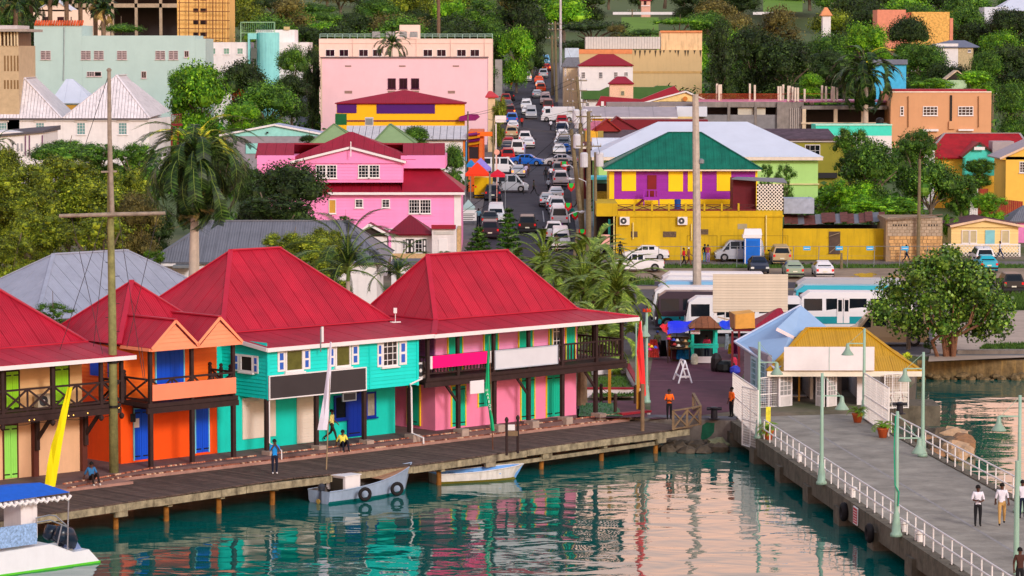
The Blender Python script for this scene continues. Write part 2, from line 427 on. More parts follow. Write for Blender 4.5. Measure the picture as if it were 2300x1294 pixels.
def grass(px,z,n,h=.25,mat=None,name='grass_strip',label='green grass growing along the kerb'):
 b=MB();q=[G(x,y,z)if z else(lambda p:(p[0],p[1],p[2]+.02))(GT(x,y))for x,y in px]
 from mathutils.geometry import tessellate_polygon
 tr=tessellate_polygon([[Vector(p)for p in q]])
 b.poly([(p[0],p[1],p[2]+.004)for p in q])
 ar=[((Vector(q[i])-Vector(q[j])).cross(Vector(q[k])-Vector(q[j]))).length for i,j,k in tr];tot=sum(ar)
 for(i,j,k),A in zip(tr,ar):
  for _ in range(int(n*A/tot)):
   u,v=random.random(),random.random()
   if u+v>1:u,v=1-u,1-v
   p=Vector(q[i])+(Vector(q[j])-Vector(q[i]))*u+(Vector(q[k])-Vector(q[i]))*v
   a=random.random()*6.3;hh=h*(.5+random.random());l=(random.random()-.5)*hh
   b.poly([(p.x-.05*math.cos(a),p.y-.05*math.sin(a),p.z),(p.x+.05*math.cos(a),p.y+.05*math.sin(a),p.z),(p.x+l,p.y+l,p.z+hh)])
 o=b.build(name,mat or GRASS,local=True);stuff(o,label,'grass');return o
grass([(1480,603),(1480,595),(2330,595),(2330,603)],0,2500,.2,label='green verge grass between wire fence and dirt parking ground')
grass([(2235,697),(2245,668),(2330,664),(2330,697)],1.47,2500,.45,label='tall green grass by the parked dark estate at right')
grass([(2200,784),(2210,774),(2330,770),(2330,784)],1.47,900,.16,label='short grass on the far bank above the sea wall')
grass([(1380,640),(1380,622),(1470,628),(1470,640)],1.47,500,.3,label='grass patch behind the date palms')
# plaza with red paving
PLAZA=M('plum_red_paving',(92,48,62),r=.8,n=.22,sc=.9,bump=.1)
b=MB();q=[(1459,846),(1470,780),(1700,780),(1660,860),(1643,924),(1535,938),(1462,941)]
b.poly([G(x,y,1.458)for x,y in q]);struct(b.build('plaza',PLAZA,local=True))
b=MB();a0,a1=G(1455,854.5,1.464),G(1644,855.5,1.464)
b.poly([(a0[0],a0[1]-.06,a0[2]),(a1[0],a1[1]-.06,a1[2]),(a1[0],a1[1]+.06,a1[2]),(a0[0],a0[1]+.06,a0[2])]);struct(b.build('painted_line',M('pale_joint',(150,110,112)),local=True))
# sea wall in front of the plaza with grey coping
def wallbox(name,P,Q,d,z0,z1,mat):
 P=Vector((P[0],P[1],0));Q=Vector((Q[0],Q[1],0));u=(Q-P).normalized();n=Vector((-u.y,u.x,0))*d
 b=MB();c=[P,Q,Q+n,P+n];b.hexa([(v.x,v.y,z0)for v in c],[(v.x,v.y,z1)for v in c]);return b.build(name,mat,local=True)
q0=R.P(33.4,1.0,0);q1=(12.6,174.6,0)
tag(wallbox('sea_wall',q0,q1,2.2,-2.5,1.40,CONC),'stained concrete sea wall below the red plaza','wall')
struct(wallbox('coping',(q0[0],q0[1]+.15),(q1[0],q1[1]+.15),1.1,1.40,1.5,M('grey_coping',(98,96,104),r=.8)))
gp=fr(1605,174.4)
b=MB();s0,z0=gp.ez(1575,985,.3);s1,z1=gp.ez(1608,952,.3)
P0=Vector(q0);P1=Vector(q1);dd=(P1-P0).normalized();nq=Vector((dd.y,-dd.x,0))
def onw(px,z):k=((px-CX)/F);tt=(k*P0 .y-P0 .x)/(dd.x-k*dd.y);v=P0+dd*tt+nq*.012;return(v.x,v.y,z)
b.poly([onw(1577,.35),onw(1583,.2),(onw(1600,.5)),onw(1607,.75),onw(1608,1.25),onw(1590,1.28),onw(1580,1.1)]);tag(b.build('green_paint_patch',M('green_graffiti_paint',(22,96,70),n=.3,sc=3),local=True),'patch of green paint on the sea wall','paint patch')
ROCKB0=M('weedy_stone',(120,100,70),r=.95,n=.5,sc=3,bump=.5)
ROCK=None
def rock(P,r,mat=None,label=None,group=None,sq=.6):
 b=MB();n1,n2=7,5;ang=random.random()*3;rr=lambda:r*random.uniform(.75,1.15)
 ring=[]
 for j in range(n2):
  ph=-1.2+2.4*j/(n2-1);rg=[]
  for k in range(n1):
   a=ang+2*math.pi*k/n1;q=rr();rg.append((P[0]+q*math.cos(a)*math.cos(ph),P[1]+q*math.sin(a)*math.cos(ph),P[2]+q*sq*math.sin(ph)))
  ring.append(rg)
 for j in range(n2-1):
  for k in range(n1):b.poly([ring[j][k],ring[j][(k+1)%n1],ring[j+1][(k+1)%n1],ring[j+1][k]])
 b.poly(ring[0][::-1]);b.poly(ring[-1]);o=b.build('rock',mat or ROCK,local=False)
 if label:tag(o,label,'rock',group)
 return o
 # right hand bank: low masonry walls
ROCKW=M('mossy_masonry',(112,92,62),r=.95,n=.5,sc=2.2,bump=.8,st=.6,dirt=(200,160,90))
tag(wallbox('sea_wall',(26.2,210.2),(70,210.8),1.2,-2,1.25,ROCKW),'weedy masonry sea wall along the far bank at right','wall')
tag(wallbox('low_wall',(30.5,212.4),(75,213.0),.7,1.25,1.72,CONC),'low broken concrete kerb wall behind the far sea wall','wall')
for i in range(34):
 x=26.5+i*.42+random.uniform(-.15,.15);rock((x,209.9-random.random()*.5,random.uniform(-.1,.35)),random.uniform(.22,.5),ROCKB0,'loose weedy stone at the foot of the far sea wall','stones at the foot of the far sea wall')
struct(wallbox('walkway',(27.2,211.4),(75,212.0),1.,1.25,1.47,M('grey_walkway',(120,118,120),r=.9)))
# == BOARDWALK
PLANK=M('boardwalk_plank',(92,74,66),r=.85,n=.35,sc=2.5,rand=.28,bump=.3)
EDGEW=M('weathered_edge_timber',(150,138,112),r=.9,n=.5,sc=2.6,st=.85,dirt=(66,54,40),bump=.4)
PILE=M('orange_pile',(150,96,36),r=.9,n=.4,sc=3,st=.4)
bw=bpy.data.objects.new('boardwalk',None);COL.objects.link(bw);bw.location=R.P(10,5,1.1);struct(bw)
TO=((-16,7.8),(-10.2,7.25),(-4.7,6.65),(4,5.85),(6,6.1),(10.6,6.5),(14,6.4),(22,5.7),(34.3,5.3))
def tout(s):
 for(a,b),(c,d)in zip(TO,TO[1:]):
  if s<=c:return b+(d-b)*(s-a)/(c-a)
 return 5.3
def tin(s):return 1.35+max(0,-2.8-s)*.12
s=-16.;i=0;sub=MB()
pm={}
while s<33.3:
 wd=.165
 b=MB();c=.004*random.random()
 R.box(b,s,s+wd,tin(s)-.25,tout(s)+.06*random.random(),1.24,1.3+c)
 if-13.5<s or True:
  o=b.build('plank',PLANK,bw)
 s+=.186;i+=1
for t in(1.6,3.2,5.0):
 b=MB()
 for a,c in((-16,9),(9.01,20),(20.01,33.2)):b.bar(R.P(a,min(t,tout(a)-.4),1.1),R.P(c,min(t,tout(c)-.4),1.1),.14,.24)
 b.build('joist',EDGEW,bw)
segs=[-16,-10.2,-4.9,1.1,6.4,11.6,16.6,20.2,24.2,28.6,33.3]
for a,c in zip(segs,segs[1:]):
 b=MB();dz=random.uniform(-.03,.03);b.bar(R.P(a+.02,tout(a)-.02,1.06+dz),R.P(c-.02,tout(c)-.02,1.05+dz),.12,.34);b.build('edge_beam',EDGEW,bw)
piles=[-10.5,-6.9,-3.7,-.3,3.3,7.0,10.6,13.9,17.4,21.9,26.6,31.0]
for s in piles:
 t=tout(s)-.5
 b=MB();b.tube([R.P(s,t,-2),R.P(s+.02,t,.5),R.P(s,t,.95)],[.15,.13,.13],10);b.build('pile',PILE,bw)
 b=MB();R.box(b,s-.13,s+.13,1.2,t+.35,.72,.93);b.build('cross_beam',EDGEW,bw)
 if s in(10.6,17.4,21.9,31.0,-6.9):b=MB();R.box(b,s-.35,s+.35,t+.36,t+.5,.62,1.02);b.build('fender_board',EDGEW,bw)
b=MB();b.bar(R.P(18,tout(18)-.3,.6),R.P(31,tout(31)-.3,.6),.12,.2);b.build('brace',EDGEW,bw)
# dark revetment below, and rocks under the corner
ROCK=M('wet_rock',(92,80,66),r=.85,n=.4,sc=2,bump=.6)
ROCKB=M('brown_rock',(150,110,78),r=.85,n=.35,sc=2,bump=.5)
rk=[(1500,1012,.55),(1522,1008,.7),(1545,1015,.6),(1562,1005,.7),(1580,1015,.6),(1600,1010,.65),(1618,1012,.7),(1575,1000,.5),(1535,1000,.5),(1480,1008,.4),(1592,1000,.6),(1510,998,.5)]
for i,(x,y,r)in enumerate(sorted(rk)):
 rock(G(x,y,.05),r,ROCK,'dark wet rock in the rubble under the boardwalk corner, %s from left'%['first','second','third','fourth','fifth','sixth','seventh','eighth','ninth','tenth','eleventh','twelfth'][i],'rocks below the boardwalk corner')
rock(G(1612,998,.3),.65,M('mossy_pale_rock',(130,130,96),n=.3,sc=2),'pale pointed rock at the right end of the rubble below the sea wall')
# X railing at the boardwalk corner
XR=M('grey_brown_rail',(128,104,78),r=.8,n=.25,sc=3)
xr=thing('cross_railing','grey wooden X-pattern railing round the boardwalk end corner','railing',R.P(31.5,tout(31.5)-.15,1.3))
A=[G(1512,966,1.3),G(1543,961,1.3),G(1573,955,1.3),G(1557,925,1.3)]
up=lambda p,h:(p[0],p[1],p[2]+h)
for p in A:b=MB();b.bar(p,up(p,1.05),.13,.13);b.build('post',XR,xr)
for p,q in zip(A,A[1:]):
 b=MB();b.bar(up(p,1.08),up(q,1.08),.16,.07);b.build('top_rail',XR,xr)
 b=MB();b.bar(up(p,.08),up(q,1.0),.07,.09);b.bar(up(p,1.0),up(q,.08),.06,.09);b.build('cross_brace',XR,xr)
 b=MB();b.bar(up(p,.06),up(q,.06),.07,.08);b.build('bottom_rail',XR,xr)
 # == TERRACE
TER=M('terrace_paving',(108,84,82),r=.85,n=.25,sc=1.,bump=.15)
b=MB()
for a,c in((-20,-6.2),(-6.2,-2.8),(-2.8,33.2)):
 def te(s):return .15+max(0,.0-s)*.27 if s>-6.3 else 1.85
 b.hexa([R.P(a,te(a),-1.5),R.P(c,te(c),-1.5),R.P(c,-9,-1.5),R.P(a,-9,-1.5)],[R.P(a,te(a),1.6),R.P(c,te(c),1.6),R.P(c,-9,1.6),R.P(a,-9,1.6)])
struct(b.build('terrace',TER,local=True))
b=MB()
R.box(b,-20,-2.8,1.0,2.3,-1.5,1.43);R.box(b,-2.8,33.0,.1,.98,-1.5,1.43)
struct(b.build('lower_step',M('step_concrete',(165,125,112),r=.85,n=.25,sc=1.5),local=True))
BRK=M('brick_edging',(176,108,84),r=.85,n=.25,sc=8,rand=.35)
eb=bpy.data.objects.new('step_edging',None);COL.objects.link(eb);eb.location=R.P(10,0,1.6);struct(eb)
bm_=MB();bm_.box(-.055,.055,-.06,.06,0,.07)
bme=bm_.mesh('brick',BRK)
def bricks(path,z,cnt,joined=True):
 tot=MB()if joined else None
 L_=[math.dist(a,c)for a,c in zip(path,path[1:])]
 for(p,q),l in zip(zip(path,path[1:]),L_):
  n=int(l/.15);ang=math.atan2(q[1]-p[1],q[0]-p[0])
  for i in range(n):
   k=(i+.5)/n;x,y=p[0]+(q[0]-p[0])*k,p[1]+(q[1]-p[1])*k
   if joined:
    u=Vector((math.cos(ang),math.sin(ang),0));c=Vector((x,y,z));h=.05+.02*random.random();tot.bar(c-u*.055+Vector((0,0,h/2)),c+u*.055+Vector((0,0,h/2)),.12,h,m=random.choice((0,0,1,2)))
   else:o=inst(bme,'brick',eb,(x-eb.location.x,y-eb.location.y,z-eb.location.z),ang)
 if joined:stuff(tot.build('brick_course',[BRK,M('brick_pale',(215,175,145)),M('brick_dark',(110,62,50))],eb))
up_=[R.P(-6.6,1.85,0)[:2],R.P(-2.8,.95,0)[:2],R.P(-.2,.2,0)[:2],R.P(6.6,.09,0)[:2]]
bricks(up_,1.6,0);bricks([R.P(-6.6,2.2,0)[:2],R.P(-2.8,.97,0)[:2]],1.43,0)
bricks([R.P(-2.8,.92,0)[:2],R.P(33,.92,0)[:2]],1.43,0)
bricks([R.P(7.6,.08,0)[:2],R.P(33,.08,0)[:2]],1.6,0)
PLN=M('concrete_plinth',(168,148,135),r=.9,n=.2,sc=3,bump=.3)
# == WATERFRONT ROW
RED=M('red_sheet_roof',(176,24,48),r=.5,n=.22,sc=.5,wave=.6,wsc=2.4,rand=.08,st=.25,dirt=(126,16,40),spec=.25)
REDR=M('red_ridge_sheet',(182,34,58),r=.5,n=.1,sc=1)
REDU=M('roof_underlay',(96,10,28),r=.9)
ORG=M('orange_clapboard',(244,108,20),r=.6,n=.08,rand=.06);ORGW=M('orange_wall',(246,84,8),r=.65,n=.08,sc=.8,st=.22,dirt=(180,56,10))
SALM=M('salmon_board',(250,152,112),r=.6,n=.06,rand=.05)
BLUE=M('blue_door',(10,80,214),r=.5,n=.06);LBLUE=M('light_blue_trim',(120,210,235),r=.5)
TEAL=M('turquoise_clapboard',(14,216,204),r=.55,n=.06,rand=.05);TEALW=M('turquoise_wall',(8,208,190),r=.6,n=.08,sc=.8,st=.22,dirt=(20,140,120))
PINK=M('pink_wall',(248,138,176),r=.65,n=.07,sc=.9,st=.22,dirt=(200,90,130));PINKC=M('pink_clapboard',(238,150,196),r=.6,n=.06,rand=.06)
BEI=M('beige_wall',(226,180,140),r=.7,n=.07,sc=.7,st=.15,dirt=(150,120,100));BEIC=M('tan_clapboard',(214,170,118),r=.7,n=.08,rand=.08)
LIME=M('lime_door',(150,214,40),r=.5,n=.06);LIMEL=M('pale_lime_door',(150,226,96),r=.5,n=.05)
TD=M('sea_green_door',(8,186,150),r=.5,n=.05);YEL=M('yellow_trim',(240,214,20),r=.5)
CREAM=M('cream_shutter',(228,214,200),r=.6,n=.05)
def siding(pl,par,s0,s1,z0,z1,t,mat,pitch=.19,side=None):
 """clapboards, one object each; side=(s fixed): boards run along t instead"""
 n=max(1,round((z1-z0)/pitch));h=(z1-z0)/n
 b=MB()
 P=pl.P if side is None else(lambda q,d,z:pl.P(side-d,q,z))
 o=P(s0,t,0)
 a=[(s0,t,0),(s1,t,0),(s1,t+.042,0),(s0,t+.042,0)];c=[(s0,t,h-.012),(s1,t,h-.012),(s1,t+.012,h-.012),(s0,t+.012,h-.012)]
 pts=lambda L_:[tuple(Vector(P(*q))-Vector((o[0],o[1],0)))for q in L_]
 b.hexa(pts(a),pts(c));me=b.mesh('clapboard',mat);w=wloc(par)
 for i in range(n):inst(me,'clapboard',par,(o[0]-w.x,o[1]-w.y,z0+i*h-w.z))
def door(pl,par,s0,s1,z0,z1,t,leaf,frame,leaves=2,fw=.07,hinge=True,name='door',transom=None):
 if s1<s0:s0,s1=s1,s0
 b=MB();pl.box(b,s0,s0+fw,t-.02,t+.06,z0,z1);pl.box(b,s1-fw,s1,t-.02,t+.06,z0,z1);pl.box(b,s0+fw,s1-fw,t-.02,t+.06,z1-fw,z1)
 fo=b.build('door_frame',frame,par)
 n=leaves
 for i in range(n):
  a=s0+fw+(s1-s0-2*fw)*i/n;c=s0+fw+(s1-s0-2*fw)*(i+1)/n
  b=MB();pl.box(b,a+.008,c-.008,t-.01,t+.035,z0+.02,z1-fw-.004)
  k=3
  for j in range(k):q=a+(c-a)*(j+.5)/k;pl.box(b,q-(c-a)/k/2+.012,q+(c-a)/k/2-.012,t+.034,t+.047,z0+.05,z1-fw-.03)
  o=b.build(name,leaf,par)
  if hinge:
   for zz in(z0+.18,z1-.28):
    b=MB();x0_,x1_=(a,a+(c-a)*.8)if i==0 else(c-(c-a)*.8,c);pl.box(b,x0_,x1_,t+.046,t+.065,zz,zz+.06);b.build('hinge',BLACK,o)
 if transom:
  b=MB();pl.box(b,s0,s1,t-.02,t+.05,z1+.02,z1+.3);o=b.build('transom',transom,par)
  b=MB();pl.box(b,s0+.15,s1-.15,t+.05,t+.06,z1+.11,z1+.21);b.build('vent',BLACK,o)
def doorp(pl,par,x0,y0,x1,y1,t,leaf,frame,**k):
 a,b,z0,z1=pl.rc(x0,y0,x1,y1,t);door(pl,par,a,b,z0,z1,t,leaf,frame,**k)
def post(pl,par,s,t,z0,z1,w=.17,mat=None,name='post'):
 b=MB();pl.box(b,s-w/2,s+w/2,t-w/2,t+w/2,z0,z1);return b.build(name,mat or DKW,par)
def shutter(pl,par,s0,s1,z0,z1,t,skew=0,P=None):
 b=MB();pl.box(b,s0,s1,t,t+.04,z0,z1);o=b.build('shutter',WHITE,par)
 for a,c in((.1,.44),(.54,.88)):
  b=MB();w=s1-s0;h=z1-z0;pl.box(b,s0+w*.25,s1-w*.25,t+.04,t+.048,z0+h*a,z0+h*c);b.build('shutter_panel',M('shutter_blue',(50,96,190),r=.5),o)
def xrail(pl,par,s0,s1,t,z0,z1,n,mat=None,axis='s'):
 mat=mat or DKW;Q=(lambda q,z:pl.P(q,t,z))if axis=='s' else(lambda q,z:pl.P(t,q,z))
 b=MB();b.bar(Q(s0,z1),Q(s1,z1),.12,.09);b.build('top_rail',mat,par)
 b=MB();b.bar(Q(s0,z0+.1),Q(s1,z0+.1),.1,.08);b.build('bottom_rail',mat,par)
 for i in range(n):
  a=s0+(s1-s0)*i/n;c=s0+(s1-s0)*(i+1)/n
  b=MB();b.bar(Q(a,z0+.1),Q(c,z1),.06,.09);b.bar(Q(a,z1),Q(c,z0+.1),.05,.09);b.build('cross_brace',mat,par)
  if i:b=MB();b.bar(Q(a,z0),Q(a,z1),.09,.11);b.build('rail_post',mat,par)
def signboard(pl,par,x0,y0,x1,y1,t,mat,edge=None,name='signboard',th=.05):
 a,c,z0,z1=pl.rc(x0,y0,x1,y1,t);b=MB();pl.box(b,a,c,t,t+th,z0,z1);o=b.build(name,mat,par)
 if edge:
  e_=MB();w=.06;B=lambda*q:pl.box(e_,*q)
  B(a-w,a,t-.01,t+th+.02,z0-w,z1+w);B(c,c+w,t-.01,t+th+.02,z0-w,z1+w);B(a,c,t-.01,t+th+.02,z0-w,z0);B(a,c,t-.01,t+th+.02,z1,z1+w);e_.build('sign_border',edge,o)
 return o
def hip(par,pl,s0,s1,t0,t1,ze,r0,r1,tr,zr,mat,w=.9,faces='flrb',under=None,capm=None,gap=.03):
 """hip roof: eaves rectangle s0..s1, t0(front)..t1(back); ridge r0..r1 at tr"""
 P=pl.P;A,B,C,D=P(s0,t0,ze),P(s1,t0,ze),P(s1,t1,ze),P(s0,t1,ze);Ra,Rb=P(r0,tr,zr),P(r1,tr,zr)
 one=abs(r1-r0)<.05
 un=under or REDU
 f={'f':[A,B,Ra]if one else[A,B,Rb,Ra],'r':[B,C,Rb],'b':[C,D,Rb]if one else[C,D,Ra,Rb],'l':[D,A,Ra]}
 for k in faces:roof_face(par,f[k],mat,w=w,under=un,gap=gap)
 if capm:
  up=lambda p:(p[0],p[1],p[2]+.05)
  for seg in((A,Ra),(B,Rb),(C,Rb),(D,Ra)):cap(par,[up(seg[0]),up(seg[1])],capm,.26,.06)
  if not one:cap(par,[up(Ra),up(Rb)],capm,.26,.08)
TOPZ=4.45
# ---- orange building
ob=thing('orange_building','bright orange two-storey waterfront building with twin salmon gables over a balcony','building',R.P(2.8,-2.2,1.6))
b=MB();R.box(b,-.2,5.9,-8.2,-2.2,1.55,4.62);R.box(b,-.2,5.9,-8.2,-2.2,4.62,7.6);b.build('wall',ORGW,ob)
siding(R,ob,-.2,5.9,4.85,7.6,-2.2,ORG);siding(R,ob,-8,-2.24,4.85,7.6,0,ORG,side=-.2)
hip(ob,R,-.4,6.0,-2.0,-8.4,7.62,2.8,2.8,-5.2,10.45,RED,w=.85,capm=REDR)
for(a,c)in((-.14,2.66),(2.66,5.42)):
 m_=(a+c)/2
 for q in(0,1):
  P=R.P;e0=a-.12 if q==0 else c+.12 if c>4 else c
  if q==0 and a>1:e0=a
  zz=7.58
  pts=[P(e0,.45,zz),P(e0,-2.1,zz),P(m_,-3.5,8.86),P(m_,.45,8.86)]if q==0 else[P(e0,-2.1,zz),P(e0,.45,zz),P(m_,.45,8.86),P(m_,-3.5,8.86)]
  roof_face(ob,pts,RED,w=.85,under=REDU)
 cap(ob,[R.P(m_,.46,8.93),R.P(m_,-3.6,8.93)],REDR)
 b=MB();b.extr([R.P(a,.3,7.6),R.P(c,.3,7.6),R.P(m_,.3,8.82)],Vector(R.n).to_3d()*.06);g=b.build('gable',SALM,ob)
 nb=6
 for i in range(nb):
  z0=7.6+i*1.2/nb;z1=z0+1.2/nb-.012;k0=(z0-7.6)/1.22;k1=(z1-7.6)/1.22;w=(c-a)/2
  b=MB();b.hexa([R.P(a+w*k0+.05,.36,z0),R.P(c-w*k0-.05,.36,z0),R.P(c-w*k0-.05,.4,z0),R.P(a+w*k0+.05,.4,z0)],[R.P(a+w*k1+.05,.36,z1),R.P(c-w*k1-.05,.36,z1),R.P(c-w*k1-.05,.375,z1),R.P(a+w*k1+.05,.375,z1)]);b.build('gable_board',SALM,g)
 b=MB();b.bar(R.P(a-.1,.48,7.55),R.P(m_,.48,8.86),.06,.13);b.bar(R.P(m_,.48,8.86),R.P(c+.05,.48,7.55),.06,.13);b.build('barge_board',SALM,ob)
b=MB();R.box(b,-.25,5.5,.36,.44,7.42,7.6);R.box(b,-.3,-.22,-2.1,.36,7.42,7.58);b.build('fascia',SALM,ob)
doorp(R,ob,347.5,786,414,868,-2.16,BLUE,LBLUE,hinge=False)
doorp(R,ob,298,917,335,1031,-2.2,BLUE,LBLUE);doorp(R,ob,436,903,470,1015,-2.2,BLUE,LBLUE)
b=MB();a,c,z0,z1=R.rc(302,940.5,313.5,960,-2.1);R.box(b,a,c,-2.14,-2.12,z0,z1);b.build('notice',WHITE,ob)
doorp(PL(R.P(-.25,0,0)[:2],math.radians(43.65-90)),ob,196,812,209,850,0,BLUE,LBLUE,hinge=False,leaves=1)if False else None
# blue shutters on the side wall in the alley
for q in(-4.6,-3.1):b=MB();b.hexa([R.P(-.26,q,5.9),R.P(-.26,q+.7,5.9),R.P(-.3,q+.7,5.9),R.P(-.3,q,5.9)],[R.P(-.26,q,7.1),R.P(-.26,q+.7,7.1),R.P(-.3,q+.7,7.1),R.P(-.3,q,7.1)]);b.build('shutter',BLUE,ob)
b=MB();R.box(b,-.2,5.45,-2.18,.12,4.6,4.8);b.build('balcony_floor',DKW,ob)
b=MB();R.box(b,-.25,5.5,-.02,.12,4.3,4.58);b.build('beam',DKW,ob)
for q in(.5,1.7,2.9,4.1,5.2):b=MB();R.box(b,q,q+.1,-2.15,-.04,4.38,4.57);b.build('joist',DKW,ob)
for px in(338.9,432,524.6):
 s,_=R.ez(px,1040,0)
 post(R,ob,s,0,1.6,4.3,.2);post(R,ob,s,0,4.8,7.45)
xrail(R,ob,.05,5.25,0.02,4.85,5.98,4);xrail(R,ob,-2.0,-.1,-.06,4.85,5.98,1,axis='t');xrail(R,ob,-2.0,-.1,5.4,4.85,5.98,1,axis='t')
for(q,d)in((-.06,-2.05),(5.4,-2.1),(5.4,-1.2),(5.4,-.45)):post(R,ob,q,d,4.8,6.15,.14,name='finial_post');b=MB();b.lathe([(.05,0),(.1,.06),(.1,.14),(.03,.2)],R.P(q,d,6.15));b.build('finial',DKW,ob)
sg=signboard(R,None,341.5,864.6,529,883,.14,M('salmon_sign',(250,140,104),r=.5,n=.1,sc=.35));tag(sg,'blank salmon pink banner hung on the orange balcony rail','sign')
b=MB();a=R.P(.35,-1.9,3.9);b.box(a[0]-.12,a[0]+.12,a[1]-.12,a[1]+.12,a[2]-.2,a[2]+.2);b.bar(a,up(a,.55),.06);tag(b.build('wall_speaker',BLACK),'black loudspeaker hanging under the orange balcony','speaker')
# ---- beige building
bb=thing('beige_building','beige waterfront building with lime doors and long X-railed balcony at far left','building',R.P(-8,-1.5,1.6))
b=MB();R.box(b,-18,-3.05,-8,-1.5,1.55,4.9);R.box(b,-18,-3.05,-8,-1.5,4.9,7.6);b.build('wall',BEI,bb)
siding(R,bb,-18,-3.05,5.0,7.5,-1.5,BEIC)
P=R.P
zE,zB=7.33,7.8
roof_face(bb,[P(-18,.45,zE),P(-1.25,.45,zE),P(-1.9,-2.7,zB),P(-18,-2.7,zB)],RED,w=.9,under=REDU)
roof_face(bb,[P(-1.25,.45,zE),P(-1.25,-9,zE),P(-1.9,-9,zB),P(-1.9,-2.7,zB)],RED,w=.9,under=REDU)
roof_face(bb,[P(-18,-2.7,zB),P(-1.85,-2.7,zB),P(-5.1,-6.2,10.6),P(-18,-6.2,10.6)],RED,w=.9,under=REDU)
roof_face(bb,[P(-1.85,-2.7,zB),P(-1.85,-9.7,zB),P(-5.1,-6.2,10.6)],RED,w=.9,under=REDU)
cap(bb,[P(-1.85,-2.7,zB+.06),P(-5.1,-6.2,10.66)],REDR,.3);cap(bb,[P(-5.1,-6.2,10.66),P(-18,-6.2,10.66)],REDR,.3);cap(bb,[P(-18,-2.66,zB+.05),P(-1.85,-2.66,zB+.05)],REDR,.25,name='flashing')
b=MB();R.box(b,-18,-1.2,.46,.52,zE-.2,zE);R.box(b,-1.24,-1.18,-9,.45,zE-.2,zE-.01);b.build('fascia',WHITE,bb)
BRP=M('brown_post',(92,44,34),r=.7,n=.15)
for px in(79,188,-60):s,_=R.ez(px,1066,-1.4);post(R,bb,s,-1.42,1.6,4.75,.3,BRP)
for px in(79,188):
 s,_=R.ez(px,1066,-1.4);b=MB();b.bar(P(s,-1.3,3.3),P(s,0,4.6),.13,.16);b.build('knee_brace',DKW,bb);b=MB();R.box(b,s-.1,s+.1,-1.3,-1.1,2.9,4.6);b.build('bracket_post',DKW,bb)
doorp(R,bb,5,954,41,1073,-1.5,LIMEL,BRP,leaves=2);
for x0,y0,x1,y1 in((11.5,833,42,925),(122,820,154,908)):
 doorp(R,bb,x0-2,y0,x1+2,y1,-1.44,LIME,DKW,leaves=2,hinge=True)
b=MB();R.box(b,-18,-1.9,-1.48,.15,4.82,5.0);b.build('balcony_floor',DKW,bb)
b=MB();R.box(b,-18,-1.85,-.02,.14,4.5,4.8);b.build('beam',DKW,bb)
BPX=[5,118,227,273]
bs=[R.ez(x,900,0.05)[0]for x in BPX]
for s in bs:post(R,bb,s,.05,5.0,7.25,.17)
for s in bs:b=MB();b.lathe([(.05,0),(.13,.1),(.13,.2),(.06,.3)],P(s,.05,4.2));b.build('pendant',DKW,bb)
prev=-12.0
for s,n in zip(bs,(2,2,2,1)):
 xrail(R,bb,prev+.08,s-.08,.05,5.0,6.08,n if s>-9 else 3);prev=s
xrail(R,bb,-1.4,0,-1.92,5.0,6.08,1,axis='t')
def acunit(P0,pl,w=.85,h=.62,d=.35,label=None,mat=None):
 t_=thing('air_conditioner',label,'air conditioner',P0)
 q,tt=pl.st(P0);b=MB();pl.box(b,q-w/2,q+w/2,tt-d/2,tt+d/2,P0[2],P0[2]+h);b.build('casing',mat or WHITED,t_)
 b=MB();c=pl.P(q-w*.12,tt+d/2+.004,P0[2]+h/2);c2=pl.P(q-w*.12,tt+d/2+.02,P0[2]+h/2);b.tube([c,c2],h*.4,16);b.build('fan_grille',M('dark_grille',(60,62,66),r=.5),t_)
 b=MB();c=pl.P(q-w*.12,tt+d/2+.02,P0[2]+h/2);c2=pl.P(q-w*.12,tt+d/2+.035,P0[2]+h/2);b.tube([c,c2],h*.12,10);b.build('fan_hub',WHITED,t_)
 return t_
s,_=R.ez(97,900,-1.1);acunit(P(s,-1.1,5.0),R,label='air conditioner on the beige balcony floor behind the X railing',mat=M('beige_casing',(190,175,150)))
def bulbs(par,pts,name='string_light'):
 pass
sl_=thing('string_lights','string of small warm bulbs under the beige balcony edge','lights',P(-8,.1,4.4))
b=MB();L_=[P(-12+i*.5,.14,4.42+.05*math.sin(i*2))for i in range(21)];b.tube(L_,.012,5);b.build('cord',BLACK,sl_)
BULB=lum('warm_bulb',(255,190,90),3)
for x,y in((66,944),(77,942.5),(154,934),(165,932.5),(197,928),(267,916)):
 s,z=R.ez(x,y,.14);b=MB();b.lathe([(.01,-.03),(.03,-.01),(.03,.01),(.01,.03)],P(s,.14,z),8);b.build('bulb',BULB,sl_)
 # ---- turquoise building
tb=thing('turquoise_building','turquoise waterfront building with overhanging clapboard upper floor and white shutters','building',R.P(12.5,-2.2,1.6))
b=MB();R.box(b,5.93,18.1,-11,-2.2,1.55,4.42);R.box(b,5.93,18.1,-11,-3.6,4.42,7.4);R.box(b,7.4,17.7,-3.6,.06,4.45,7.08);b.build('wall',TEALW,tb)
siding(R,tb,7.4,17.7,4.45,7.0,.06,TEAL);siding(R,tb,-3.6,.06,4.45,7.35,0,TEAL,side=7.4)
b=MB();R.box(b,7.36,7.5,.02,.13,4.4,7.05);R.box(b,17.6,17.74,.02,.13,4.4,7.02);R.box(b,14.25,14.36,.1,.13,4.45,7.0);b.build('corner_board',TEAL,tb)
zE,zB=7.1,7.55
roof_face(tb,[P(7.15,.4,zE),P(18.55,.4,zE),P(18.55,-3.5,zB),P(7.15,-3.5,zB)],RED,w=.95,under=REDU)
hip(tb,R,7.3,19.1,-3.5,-12.3,zB+.02,11.4,14.8,-7.9,11.5,RED,w=.9,capm=REDR)
cap(tb,[P(7.2,-3.42,zB+.08),P(19.1,-3.42,zB+.08)],REDR,.25,name='flashing')
